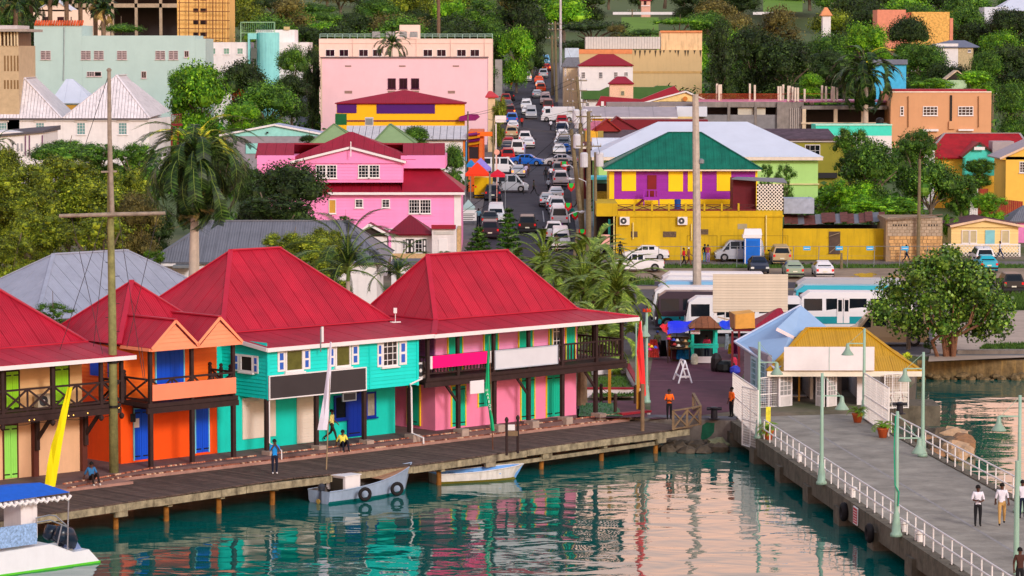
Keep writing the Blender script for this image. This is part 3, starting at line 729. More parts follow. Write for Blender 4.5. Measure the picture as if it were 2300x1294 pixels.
b=MB();R.box(b,7.1,18.6,.4,.46,zE-.2,zE+.01);b.bar(P(7.1,.4,zE-.08),P(7.1,-3.5,zB-.08),.06,.2);b.build('fascia',WHITE,tb)
def shwin(pl,par,fr_,l,r,t,nx,ny,gm=None):
 winp(pl,par,*fr_,t=t,nx=nx,ny=ny,gm=gm,fw=.1)
 for q in(l,r):
  a,c,z0,z1=pl.rc(*q,t);shutter(pl,par,a,c,z0,z1,t)
GLO=M('greenish_pane',(92,92,40),r=.25,n=.25,sc=2.5)
shwin(R,tb,(640,785,681,833),(623,788.5,640,834),(680.5,783.5,696,828.5),.1,1,1,GLO)
shwin(R,tb,(752,775.5,787,823),(735,779.5,752,823),(789,774,805.5,818),.1,1,1,GLO)
shwin(R,tb,(857.5,765,893,822),(847,770,858,824),(896,765.5,913,818.5),.1,3,4)
SIDE=PL(P(7.36,0,0)[:2],math.radians(43.65-90))
# local: s runs from back to front on the left-facing wall
def sidewin(pl,par,x0,y0,x1,y1,nx,ny,gm=None):
 a,_=pl.ez(x0,(y0+y1)/2);c,_=pl.ez(x1,(y0+y1)/2);z1=pl.ez((x0+x1)/2,y0)[1];z0=pl.ez((x0+x1)/2,y1)[1]
 return a,c,z0,z1
a,c,z0,z1=sidewin(SIDE,tb,541,797,570,836,1,1)
win(SIDE,tb,a,c,z0,z1,.02,1,1,fw=.1,gm=M('dark_room',(40,24,24)))
shutter(SIDE,tb,a-.75,a-.02,z0,z1,.03);shutter(SIDE,tb,c+.02,c+.42,z0,z1,.03)
sg=signboard(R,None,605,846.5,820,874.5,.2,M('dark_sign_face',(60,54,56),r=.5,n=.06),WHITE);tag(sg,'long dark blank sign with white border on the turquoise building','sign')
b=MB();a,c,z0,z1=R.rc(544,897,618.6,979,-2.18);R.box(b,a,c,-2.2,-2.14,z0,4.3);o=b.build('roller_shutter',CREAM,tb)
for i in range(20):
 zz=z0+.04+i*(4.26-z0)/20
 b=MB();R.box(b,a+.04,c-.04,-2.14,-2.115,zz,zz+(4.26-z0)/20-.02);b.build('slat',CREAM,o)
b=MB();a,c,z0,z1=R.rc(666.5,880,707,992,-2.18);R.box(b,a,c,-2.2,-2.14,z0,4.3);o=b.build('roller_shutter',CREAM,tb)
for i in range(18):
 zz=z0+.04+i*(4.26-z0)/18
 b=MB();R.box(b,a+.04,c-.04,-2.14,-2.115,zz,zz+(4.26-z0)/18-.02);b.build('slat',CREAM,o)
DB=M('deep_blue_door',(0,44,150),r=.45,n=.06)
a,c,z0,z1=R.rc(779,885,815,979,-2.18);door(R,tb,a,c,z0,4.25,-2.18,DB,DB,leaves=1)
winp(R,tb,750,889,779,941,t=-2.16,nx=1,ny=1,fm=DB,fw=.1);winp(R,tb,821,881,844,936,t=-2.16,nx=1,ny=1,fm=DB,fw=.1,gm=M('display_glass',(150,145,130),r=.1,n=.3,sc=3))
sg=signboard(R,None,770,885,797,897,.02,M('small_sign_black',(40,36,38)),GREYM);tag(sg,'small dark sign hanging above the blue shop door','sign')
for px in(599.5,710.7,818):
 s,_=R.ez(px,1010,-.02);post(R,tb,s,-.02,1.75,4.45,.2)
 b=MB();R.box(b,s-.24,s+.24,-.15,.5,1.4,1.8);b.build('plinth',PLN,tb)
b=MB();s=R.ez(599.5,1000,.12)[0];b.tube([P(s+.16,.14,4.4),P(s+.16,.14,2.2),P(s+.16,1.1,1.9),P(s+.16,1.1,1.45)],.035,6);b.build('drain_pipe',WHITE,tb)
b=MB();s=R.ez(922,980,.12)[0];b.tube([P(17.9,.2,4.75),P(s-.1,.2,4.5),P(s,.2,4.3),P(s,.25,1.9),P(s+.05,1.1,1.7),P(s+.05,1.1,1.4)],.05,6);b.build('drain_pipe',WHITE,tb)
# security light and antenna on the eaves
tt=thing('roof_antenna','white panel antenna on a short pole on the red eaves','antenna',P(11.2,.3,7.2));s,z=R.ez(718,770,.42)
b=MB();b.tube([P(s,.5,6.7),P(s,.5,7.9)],.03,6);b.build('pole',GREYM,tt);b=MB();R.box(b,s+.02,s+.14,.5,.58,7.2,8.0);b.build('panel',WHITE,tt)
tt=thing('camera_mast','white box camera on a thin mast where the two red roofs meet','camera',P(18.9,-1,7.3));p0=G(888,724,7.5)
b=MB();b.tube([p0,up(p0,.55)],.02,6);b.bar((p0[0]-.3,p0[1],p0[2]),(p0[0]+.3,p0[1],p0[2]+.02),.12,.06);b.build('mast',WHITE,tt);b=MB();b.box(p0[0]-.09,p0[0]+.09,p0[1]-.09,p0[1]+.09,p0[2]+.5,p0[2]+.78);b.build('camera_box',WHITE,tt)
# ---- pink building
pb=thing('pink_building','pink waterfront building with sea green doors and dark wraparound balcony under a red roof','building',R.P(26,-1.45,1.6))
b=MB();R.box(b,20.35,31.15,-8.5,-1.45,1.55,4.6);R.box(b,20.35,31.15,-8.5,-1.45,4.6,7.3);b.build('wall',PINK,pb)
b=MB();R.box(b,18.2,20.3,-8.4,-5.2,1.55,7.2);b.build('rear_wall',M('shaded_pink_wall',(196,120,170),n=.08),pb)  # pink wall in the recess, its shade put into the colour
siding(R,pb,20.35,31.2,4.75,7.25,-1.45,PINKC);siding(R,pb,-8.4,-1.5,4.75,7.25,0,M('shaded_pink_clapboard',(150,90,150),n=.08),side=20.35)  # side boards: purplish shade painted into the pink
zE,zB=7.08,7.52
A=[(18.6,.4),(34.3,.4),(34.3,-10.4),(18.6,-10.4)];B_=[(20.9,-2.0),(31.8,-2.0),(31.8,-8.2),(20.9,-8.2)]
for i in range(4):
 j=(i+1)%4;roof_face(pb,[P(*A[i],zE),P(*A[j],zE),P(*B_[j],zB),P(*B_[i],zB)],RED,w=.95,under=REDU)
 cap(pb,[P(*A[i],zE+.05),P(*B_[i],zB+.05)],REDR,.3)
hip(pb,R,20.9,31.8,-2.0,-8.2,zB+.02,23.1,29.2,-5.1,10.85,RED,w=.9,capm=REDR)
for i in range(2):j=(i+1)%4;cap(pb,[P(*B_[i],zB+.08),P(*B_[j],zB+.08)],REDR,.22,name='flashing')
cap(pb,[P(*B_[0],zB+.08),P(*B_[3],zB+.08)],REDR,.22,name='flashing')
b=MB();R.box(b,18.55,34.35,.4,.46,zE-.2,zE+.01);R.box(b,34.3,34.36,-10.4,.39,zE-.2,zE+.01);R.box(b,18.54,18.6,-4,.39,zE-.2,zE+.01);b.build('fascia',WHITE,pb)
b=MB();R.box(b,18.3,33.6,-1.42,.12,4.5,4.7);R.box(b,31.2,33.6,-8,-1.42,4.5,4.7);R.box(b,18.3,20.3,-5,-1.42,4.5,4.7);b.build('balcony_floor',DKW,pb)
b=MB();R.box(b,18.2,33.7,.0,.14,4.22,4.49);R.box(b,18.2,33.7,.14,.17,4.55,4.6,0);b.build('beam',DKW,pb)
for k in range(12):q=18.6+k*1.3;b=MB();R.box(b,q,q+.1,-1.4,-.04,4.3,4.49);b.build('joist',DKW,pb)
ups=[R.ez(x,780,0)[0]for x in(960,1027.7,1108.4,1186.9,1262,1339,1396)]
for s in ups:post(R,pb,s,0,4.7,6.95)
for x,y in((1029,968),(1110,959),(1187,951),(1262.6,943),(1337.5,936)):
 s=R.ez(x,y,-.1)[0];post(R,pb,s,-.1,1.75,4.22,.2)
 b=MB();R.box(b,s-.25,s+.25,-.2,.5,1.4,1.82);b.build('plinth',PLN,pb)
b=MB();R.box(b,17.0,17.5,-.2,.5,1.4,1.82);b.build('plinth',PLN,pb);post(R,pb,17.25,-.1,1.9,4.3,.18)
for px in(1029,1187,1337.5):s=R.ez(px,940,-.1)[0];b=MB();b.bar(P(s,-.1,3.2),P(s-.9,-.1,4.25),.1,.13);b.build('knee_brace',DKW,pb)
prev=ups[0]
for s in ups[1:]:
 b=MB();b.bar(P(prev,0,5.85),P(s,0,5.85),.1,.09);b.bar(P(prev,0,4.95),P(s,0,4.95),.08,.08);rr_=b.build('railing',DKW,pb)
 n=int((s-prev)/.24)
 for i in range(1,n):
  q=prev+(s-prev)*i/n;b=MB();R.box(b,q-.03,q+.03,-.03,.03,4.99,5.81);b.build('baluster',DKW,rr_)
 prev=s
for(q,a,c)in((33.5,-7.5,0),(18.4,-4,0)):
 b=MB();b.bar(P(q,a,5.85),P(q,c,5.85),.09,.1);b.bar(P(q,a,4.95),P(q,c,4.95),.08,.08);rr_=b.build('railing',DKW,pb)
 for i in range(int((c-a)/.26)):b=MB();d_=a+.13+i*.26;R.box(b,q-.03,q+.03,d_-.03,d_+.03,4.99,5.81);b.build('baluster',DKW,rr_)
for d_ in(-2.4,-4.8,-7.4):post(R,pb,33.5,d_,4.7,6.95)
post(R,pb,33.5,-4.8,1.6,4.5);post(R,pb,33.5,-7.4,1.6,4.5)
t=-1.45
for q in((1012,866,1046,956),(1168,846,1201,941),(1225.5,841,1258,935)):doorp(R,pb,*q,t,TD,YEL,transom=YEL)
doorp(R,pb,1072,853,1106,912,t,TD,YEL)
sp_=PL(P(20.31,0,0)[:2],math.radians(43.65-90))
a,c,z0,z1=sidewin(sp_,pb,915,874,945,950,1,1);door(sp_,pb,a,c,1.75,4.2,.0,TD,YEL,leaves=1)
for x0,x1,y in((1003,1038,757),(1084,1118,749),(1162,1196,741)):
 s0=R.ez(x0,y+20,t)[0];s1=R.ez(x1,y+20,t)[0];door(R,pb,s0,s1,4.75,6.95,t+.04,TD,YEL)
s0=R.ez(1239,760,t)[0];s1=R.ez(1257,760,t)[0];win(R,pb,s0,s1,4.9,6.95,t+.05,2,4,sill=False);door(R,pb,s0-.3,s0,4.75,7,t+.04,TD,YEL,leaves=1,hinge=False)
s0=R.ez(1268,760,t)[0];s1=R.ez(1291,760,t)[0];door(R,pb,s0,s1,4.75,6.98,t+.04,TD,YEL,leaves=1,hinge=False)
sg=signboard(R,None,970,800,1098,815.5,.1,M('magenta_banner',(250,0,120),r=.45,n=.03));tag(sg,'blank magenta banner on the pink building balcony rail','sign')
for q in((965.5,800.5,970,829),(1098,788.5,1102,815)):s_,e_,z0,z1=R.rc(*q,.1);b=MB();R.box(b,s_,e_,.1,.15,z0,z1);b.build('sign_end',WHITE,sg)
sg=signboard(R,None,1112,789.5,1250,815,.12,M('pale_grey_sign',(214,214,220),r=.4,n=.06,sc=.6),M('silver_edge',(180,185,195)));tag(sg,'blank pale grey banner beside the magenta one','sign')
sg=signboard(R,None,1055,856.2,1086,882,.2,M('white_sign_face',(232,226,228),r=.5,n=.03));tag(sg,'small white square sign hanging under the dark balcony','sign')
s=R.ez(945,835,-.4)[0];acunit(P(s,-.5,4.7),R,label='window air conditioner beside the turquoise upper floor corner',w=.8,h=.85)
# small goods on the upper verandah
# == VEGETATION
def leafmat(name,dark,mid,light,rough=.55):
 m=bpy.data.materials.new(name);m.use_nodes=True;t=m.node_tree;p=t.nodes['Principled BSDF'];L=t.links.new
 g=t.nodes.new('ShaderNodeNewGeometry');c=t.nodes.new('ShaderNodeValToRGB');e=c.color_ramp.elements
 L3=lambda q:(lin(q[0])*1.35,lin(q[1])*1.35,lin(q[2])*1.2,1)
 e[0].position=0;e[0].color=L3(dark);e[1].position=1;e[1].color=L3(light);x=e.new(.5);x.color=L3(mid)
 L(g.outputs['Random Per Island'],c.inputs[0])
 oi=t.nodes.new('ShaderNodeObjectInfo');hs=t.nodes.new('ShaderNodeHueSaturation');mr=t.nodes.new('ShaderNodeMapRange');mr.inputs[3].default_value=.8;mr.inputs[4].default_value=1.25
 L(oi.outputs['Random'],mr.inputs[0]);L(mr.outputs[0],hs.inputs['Value']);L(c.outputs[0],hs.inputs['Color'])
 # clumps: new growth and old growth in patches
 tc=t.nodes.new('ShaderNodeTexCoord');n=t.nodes.new('ShaderNodeTexNoise');n.inputs['Scale'].default_value=.9;n.inputs['Detail'].default_value=3;L(tc.outputs['Object'],n.inputs[0])
 h2=t.nodes.new('ShaderNodeHueSaturation');m2=t.nodes.new('ShaderNodeMapRange');m2 .inputs[1].default_value=.32;m2 .inputs[2].default_value=.68;m2 .inputs[3].default_value=.45;m2 .inputs[4].default_value=1.6
 L(n.outputs[0],m2 .inputs[0]);L(m2 .outputs[0],h2 .inputs['Value']);L(hs.outputs[0],h2 .inputs['Color']);L(h2 .outputs[0],p.inputs['Base Color'])
 p.inputs['Roughness'].default_value=rough;p.inputs['Specular IOR Level'].default_value=.25
 return m
LM=dict(dark=leafmat('dark_evergreen_leaves',(18,30,12),(30,48,18),(58,78,30)),mid=leafmat('mid_green_leaves',(26,50,14),(46,82,22),(92,126,38)),bright=leafmat('bright_green_leaves',(36,72,8),(66,118,14),(128,168,36)),olive=leafmat('olive_leaves',(38,52,12),(80,96,18),(136,144,38)),brown=leafmat('brownish_leaves',(52,50,26),(84,78,38),(112,104,56)),ylw=leafmat('yellow_green_leaves',(100,120,20),(150,165,30),(200,200,50)),grape=leafmat('sea_grape_leaves',(30,50,16),(60,92,26),(120,146,56),.4))
BARK=M('grey_bark',(112,98,84),r=.9,n=.3,sc=4,bump=.4);BARKR=M('reddish_bark',(122,84,62),r=.9,n=.3,sc=4,bump=.4)
def npmesh(name,V,mats,fn=4):
 nv=len(V);nf=nv//fn;me=bpy.data.meshes.new(name)
 me.vertices.add(nv);me.vertices.foreach_set('co',V.astype(np.float32).ravel())
 me.loops.add(nv);me.loops.foreach_set('vertex_index',np.arange(nv,dtype=np.int32))
 me.polygons.add(nf);me.polygons.foreach_set('loop_start',np.arange(0,nv,fn,dtype=np.int32))
 try:me.polygons.foreach_set('loop_total',np.full(nf,fn,dtype=np.int32))
 except Exception:pass
 for m in mats:me.materials.append(m)
 me.update(calc_edges=True);me.validate();return me
def leaves(C,Nn,size,asp=.6,jit=.9):
 n=len(C);d=Nn+jit*rng.normal(size=(n,3));d/=np.linalg.norm(d,axis=1)[:,None]+1e-9
 a=np.cross(d,rng.normal(size=(n,3)));a/=np.linalg.norm(a,axis=1)[:,None]+1e-9;b=np.cross(d,a)
 s=size*(.6+.8*rng.rand(n))[:,None];w=s*asp
 return np.stack([C-a*s*.5,C-b*w*.45+a*s*.05,C+a*s*.55,C+b*w*.45+a*s*.05],1).reshape(-1,3)
def crownmesh(name,lobes,per,size,core=True,asp=.6,jit=.8,coremat=0,flat=1.):
 Cs,Ns=[],[]
 for(c,r)in lobes:
  k=int(per*r*r);d=rng.normal(size=(k,3));d[:,2]=d[:,2]*.8+.25;d/=np.linalg.norm(d,axis=1)[:,None]
  rad=r*(.55+.6*rng.rand(k)**.7)[:,None]*(1+.13*np.sin(5*d[:,:1]+3*d[:,1:2]*2))
  q=d*rad;q[:,2]*=flat;Cs.append(np.array(c)+q);Ns.append(d)
 V=leaves(np.concatenate(Cs),np.concatenate(Ns),size,asp,jit)
 if core:
  Q=[]
  for(c,r)in lobes:
   n1,n2=7,5
   def pt(i,j):
    ph=-math.pi/2+math.pi*j/n2;a=2*math.pi*i/n1;return np.array(c)+np.array([math.cos(a)*math.cos(ph),math.sin(a)*math.cos(ph),math.sin(ph)*flat])*r*.5
   for j in range(n2):
    for i in range(n1):Q+=[pt(i,j),pt(i+1,j),pt(i+1,j+1),pt(i,j+1)]
  V=np.concatenate([V,np.array(Q)])
 return npmesh(name,V,[LM['mid']])
def mklobes(kind,n):
 L_=[]
 for i in range(n):
  if kind=='round':d=rng.normal(size=3);d/=np.linalg.norm(d);d[2]=abs(d[2])*1.1-.25;c=d*np.array([.62,.62,.62])*rng.uniform(.75,1.05);r=rng.uniform(.24,.42)
  elif kind=='flat':a=rng.uniform(0,6.28);q=rng.uniform(.1,.85);c=np.array([math.cos(a)*q,math.sin(a)*q,rng.uniform(-.08,.22)*(1.2-q)]);r=rng.uniform(.18,.3)
  elif kind=='tall':c=np.array([rng.uniform(-.4,.4),rng.uniform(-.4,.4),rng.uniform(-.6,.9)]);c[:2]*=1.15-abs(c[2])*.5;r=rng.uniform(.25,.4)
  elif kind=='open':d=rng.normal(size=3);d/=np.linalg.norm(d);c=d*np.array([.8,.8,.55])*rng.uniform(.5,1.0);r=rng.uniform(.12,.26)
  L_.append((tuple(c),r))
 return L_
 # unit crowns (radius about 1), scaled when placed; leaf size in units of the crown radius
CR={}
for key,kind,n,per,size in(('r1','round',34,2000,.07),('r2','round',44,1700,.062),('r3','round',30,2400,.058),('f1','flat',44,2600,.05),('t1','tall',30,2000,.066),('o1','open',70,3400,.045),('o2','open',90,3000,.042)):
 CR[key]=crownmesh('crown',mklobes(kind,n),per,size,asp=.6)
for k_ in('r4','o3'):
 CR[k_]=crownmesh('crown',mklobes('round' if k_=='r4' else 'open',44),2600,.048)
def trunkmesh(spread=.6,n=6):
 b=MB();b.tube([(0,0,0),(.03,.01,.35),(-.02,.02,.62)],[.07,.055,.045],7)
 for i in range(n):
  a=6.28*i/n+random.random();q=spread*random.uniform(.6,1.1);z=random.uniform(.8,1.25)
  p1=(math.cos(a)*q*.4,math.sin(a)*q*.4,.62+(z-.62)*.5);b.tube([(-.02,.02,.55),p1,(math.cos(a)*q,math.sin(a)*q,z)],[.035,.025,.01],5)
 return b.mesh('trunk',BARK)
TR=[trunkmesh(),trunkmesh(.7,7),trunkmesh(.5,5)]
def tree(px,py,rx,rz,Y=None,crown='r1',mat='mid',label='',group=None,dz=0,name='tree',bark=None,gz=None):
 """crown centre at pixel px,py; rx, rz crown radii in pixels; Y distance"""
 c=AY(px,py,Y);k=Y/F;wx=rx*k;wz=rz*k;g=T(Y)if gz is None else gz
 g=min(g,c[2]-wz*.6)-.1
 t=thing(name,label,'tree',(c[0],Y,g),random.random()*6.28,group)
 h=c[2]-g
 tr=inst(random.choice(TR),'trunk',t,(0,0,0),0,(wx*1.0,wx*1.0,h/1.05))
 if bark:tr.material_slots[0].link='OBJECT';tr.material_slots[0].material=bark
 o=inst(CR[crown],'crown',t,(0,0,h),0,(wx,wx,wz/.8))
 o.material_slots[0].link='OBJECT';o.material_slots[0].material=LM[mat]
 if h-wz>2.2:
  o2=inst(CR[crown],'lower_crown',t,(wx*.1,0,max(wz*.5,h-wz*1.25)),2.1,(wx*.86,wx*.86,wz/.85));o2 .material_slots[0].link='OBJECT';o2 .material_slots[0].material=LM[mat]
 return t
 # palms
FROND=leafmat('palm_leaflets',(8,24,8),(20,44,12),(66,92,36),.45);FRONDY=leafmat('yellow_palm_leaflets',(120,140,20),(180,180,30),(225,205,60));FRONDD=leafmat('dry_palm_leaflets',(96,76,40),(130,104,58),(150,130,80))
PTR=M('pale_palm_trunk',(186,168,150),r=.8,n=.12,sc=3);PTRB=M('brown_palm_trunk',(120,96,76),r=.9,n=.3,sc=4,bump=.5)
def frondmesh(L_,droop,nl=30,ll=.75,lw=.06,hang=.5,arch=.4,stiff=0):
 b=MB();pts=[]
 N_=12
 ang=arch;p=Vector((0,0,0));step=L_/N_
 for i in range(N_+1):
  pts.append(p.copy());ang-=droop/N_*(1+i/N_*.8);p=p+Vector((math.cos(ang),0,math.sin(ang)))*step
 b.tube(pts,[max(.012,.035*(1-i/N_)+.01)for i in range(N_+1)],4,m=1)
 for i in range(nl):
  k=.10+.9*i/nl;f=k*N_;j=min(int(f),N_-1);q=pts[j].lerp(pts[j+1],f-j);d=(pts[j+1]-pts[j]).normalized()
  l=ll*math.sin(math.pi*min(1,.18+.8*(1-abs(k-.45)*1.15)))*random.uniform(.85,1.1)
  for sgn in(-1,1):
   side=Vector((0,sgn,0));a=side*.8+d*(.55+.3*stiff)+Vector((0,0,.1+.3*stiff));a.normalize()
   e1=q+a*l*.5;e2=e1+(a*(1-hang)+Vector((0,0,-1))*hang).normalized()*l*.5
   wv=d*lw*.5
   b.poly([q-wv,q+wv,e1+wv*.9,e1-wv*.9]);b.poly([e1-wv*.9,e1+wv*.9,e2+wv*.1,e2-wv*.1])
 return b
def palm(name,label,base,h,L_,nf,group=None,mat=None,trm=None,r0=.2,r1=.13,lean=(0,0),elev=(1.1,-1.2),hang=.6,ll=.75,nl=30,droop=1.5,ylw=0,dry=0,shaft=True,lw=.06,stiff=0):
 t=thing(name,label,'palm tree',base,0,group)
 b=MB();P_=[(lean[0]*k*k,lean[1]*k*k,h*k)for k in(0,.15,.4,.7,.9,1)]
 b.tube(P_,[r0*1.35,r0*1.05,r0,r0*.85,r1,r1*.8],10);b.build('trunk',trm or PTR,t,local=True,smooth=True)
 if shaft:s_=MB();s_.tube([P_[-1],(P_[-1][0],P_[-1][1],h+L_*.22)],[r1*.95,r1*.5],8);s_.build('crownshaft',M('green_crownshaft',(96,120,52),n=.15),t,local=True)
 vs_=[frondmesh(L_*random.uniform(.85,1.1),droop*random.uniform(.75,1.25),nl,ll,lw,hang,.3,stiff).mesh('frond',[FROND,M('green_rachis',(120,140,60))])for _ in range(4)]
 top=h+(L_*.18 if shaft else 0)
 for i in range(nf):
  a=i*2.39996+random.uniform(-.2,.2);k=i/(nf-1);el=elev[0]+(elev[1]-elev[0])*k+random.uniform(-.12,.12)
  o=inst(vs_[i%4],'frond',t,(P_[-1][0],P_[-1][1],top-.15*k*L_*.3));o.rotation_euler=(random.uniform(-.25,.25),-el,a)
  m2=FRONDY if i<ylw else FRONDD if i>=nf-dry else mat
  if m2:o.material_slots[0].link='OBJECT';o.material_slots[0].material=m2
 return t
 # ---- the big drooping royal palm left of the mast cross
g=AY(430,620,196);palm('royal_palm','tall royal palm with pale smooth trunk and heavy drooping dark crown',(g[0],196,1.45),AY(452,470,196)[2]-1.45+2.2,4.6,70,ll=1.15,nl=100,droop=1.9,hang=.96,elev=(1.4,-1.25),ylw=0,dry=4,r0=.3,r1=.24,lw=.036,lean=(.35,0))
g=AY(440,470,214);palm('royal_palm','palm with yellow top fronds directly behind the big drooping palm',(g[0],214,1.6),AY(462,345,214)[2]-1.6,3.4,22,ll=.9,droop=1.4,ylw=9,r0=.22)
g=AY(1945,330,430);palm('royal_palm','royal palm standing in front of the unfinished concrete building',(g[0]-.1,430,T(430)),AY(1945,182,430)[2]-T(430),6.2,34,ll=1.6,nl=60,droop=1.9,hang=.85,ylw=1,r0=.42,r1=.35,elev=(1.5,-.8),lw=.1)
g=AY(880,128,470);palm('coconut_palm','coconut palm crown rising behind the big pink wall',(g[0],470,T(470)),AY(880,108,470)[2]-T(470),3.4,20,ll=.9,droop=1.3,r0=.2,elev=(1.4,-.35),lw=.1)
g=G(845,760,1.45);palm('coconut_palm','coconut palm between the turquoise and pink building roofs',(g[0]+.0,186,1.45),AY(845,632,186)[2]-1.45,4.6,20,ll=.9,nl=48,droop=1.3,hang=.55,elev=(1.55,-.1),r0=.15)
g=AY(895,640,192);palm('coconut_palm','low coconut palm behind the pink building roof left hip',(g[0],192,1.45),AY(890,628,192)[2]-1.45,2.6,12,ll=.6,droop=1.3,elev=(1.3,-.1),r0=.12)
DATEP=leafmat('date_palm_leaflets',(40,60,18),(84,108,34),(140,152,66),.5)
# date palms behind the pink building
for i,(px,py,Y,L_,n,l)in enumerate(((1312,645,222,4.4,58,'feathery date palm behind the pink building, middle and nearest of the cluster'),(1222,600,238,3.9,48,'feathery date palm behind the pink roof, leftmost of the cluster'),(1335,598,240,4.0,48,'feathery date palm at the back of the cluster below the utility poles'),(1385,655,214,3.8,44,'feathery date palm at the right end of the cluster by the buses'),(1350,760,200,3.4,36,'small date palm drooping behind the pink building balcony'))):
 c=AY(px,py,Y);palm('date_palm',l,(c[0],Y,1.45),c[2]-1.45,L_,n,group='date palms behind the pink building',trm=PTRB,r0=.22,r1=.25,elev=(1.5,-.75),droop=1.2,ll=.62,nl=56,hang=.15,shaft=False,lw=.075,mat=DATEP,stiff=.6)
 # palms in the upper left
for(px,py,Y,L_,l)in((35,20,470,4.6,'palm with broad crown at the far upper left'),(70,10,480,4.6,'palm right beside the far upper left palm'),(112,-30,470,4,'bare brown palm trunk rising above the orange tiled parapet, left one'),(149,-30,470,4,'bare brown palm trunk above the orange tiled parapet, middle one'),(180,-30,475,4,'thick brown palm trunk above the orange tiled parapet, right one'),(214,5,465,2.6,'palm with grey dead skirt behind the pale mint building'),(232,28,462,2.4,'small palm with drooping grey fronds behind the pale mint building'),(985,-35,600,4,'tall vine wrapped palm trunk behind the pink office roof')):
 c=AY(px,py,Y);palm('far_palm',l,(c[0],Y,T(Y)),max(4,c[2]-T(Y)),L_,20,ll=1.2,nl=20,droop=1.6,lw=.2,trm=PTRB,r0=.38,r1=.36,elev=(1.4,-.6),dry=6 if 'grey' in l else 0)
c=AY(8,318,300);palm('fan_palm','small bright palm tip at the left edge below the grey flat roof',(c[0]-.6,300,2),c[2]-2.4,2.2,12,ll=.7,nl=22,droop=1.2,lw=.08)
# Norfolk pines
def pine(px,pyt,pyb,Y,rp,label):
 top=AY(px,pyt,Y);z0=T(Y);H=top[2]-z0;t=thing('norfolk_pine',label,'tree',(top[0],Y,z0));b=MB();b.tube([(0,0,0),(0,0,H)],[.14,.02],7);b.build('trunk',BARK,t,local=True)
 R_=rp*Y/F;Cs=[];n=int(H/.42)
 for i in range(1,n):
  z=H*i/n;rr=R_*(1-i/n)**.8+.12
  if z<.8:continue
  for k in range(7):
   a=k*.8976+i*.4;m=int(44*rr)+6
   for j in range(m):
    q=rr*j/m;Cs.append((math.cos(a)*q+random.gauss(0,.05),math.sin(a)*q+random.gauss(0,.05),z+.12*q+.25*(q/R_)**2+random.gauss(0,.05)))
 Cs=np.array(Cs);V=leaves(Cs,np.tile([0,0,1.],(len(Cs),1)),.44,.3,.5);o=bpy.data.objects.new('crown',npmesh('crown',V,[LM['mid']]));COL.objects.link(o);o.parent=t
pine(1143,462,600,262,46,'narrow tiered Norfolk pine beside the street')
pine(1075,505,600,258,62,'broad Norfolk pine left of the narrow one by the street')
# ---- hero broadleaf trees
def hero(name,label,base,lobes,per,size,mat,trunkpts,bark=None,asp=.6,core=True,flat=.9):
 t=thing(name,label,'tree',base);me=crownmesh('crown',lobes,per,size,core=core,asp=asp,flat=flat)
 o=inst(me,'crown',t);o.material_slots[0].link='OBJECT';o.material_slots[0].material=LM[mat]
 b=MB()
 for pts,r in trunkpts:b.tube(pts,r,7)
 b.build('trunk',bark or BARK,t,local=True);return t
 # sea grape tree on the far bank (right)
bs_=G(2125,800,1.45);sc=S(bs_[1])
L_=[]
for(px,py,r)in((2120,590,42),(2060,625,48),(2150,640,60),(2200,650,50),(2010,660,45),(2090,680,62),(2160,700,62),(2225,700,50),(1985,700,36),(2030,720,42),(2240,735,36),(2120,735,40),(2195,745,30),(2060,745,24),(2105,605,36),(2175,610,34),(2250,690,30),(2070,600,26),(2140,570,22),(2125,566,18),(1965,690,20),(2215,620,18)):
 c=AY(px,py,bs_[1]+random.uniform(-1.2,1.2));L_.append(((c[0]-bs_[0],c[1]-bs_[1],c[2]-1.45),r/sc*.98))
tp=[]
for i in range(13):
 a=random.uniform(-1,1);x0=random.uniform(-.9,.9);x1=x0*1.5+random.uniform(-1.6,1.6);tp.append(([(x0*.7,a*.4,-.1),(x0+a*.3,a,.9+random.random()*.5),(x1,a*1.4,2.3),(x1*1.3,a*1.5,3.6)],[.15,.12,.08,.03]))
hero('sea_grape_tree','broad sea grape tree with round leaves on the far bank',bs_,L_,380,.2,'grape',tp,BARKR,asp=1.05)
b=MB();c=G(2040,785,1.45);tag(b.tube([c,up(c,1.2),(c[0]-.1,c[1],c[2]+2.6)],[.16,.13,.12],8).build('tree_stump',BARK),'single grey leaning trunk in front of the beige van','trunk')
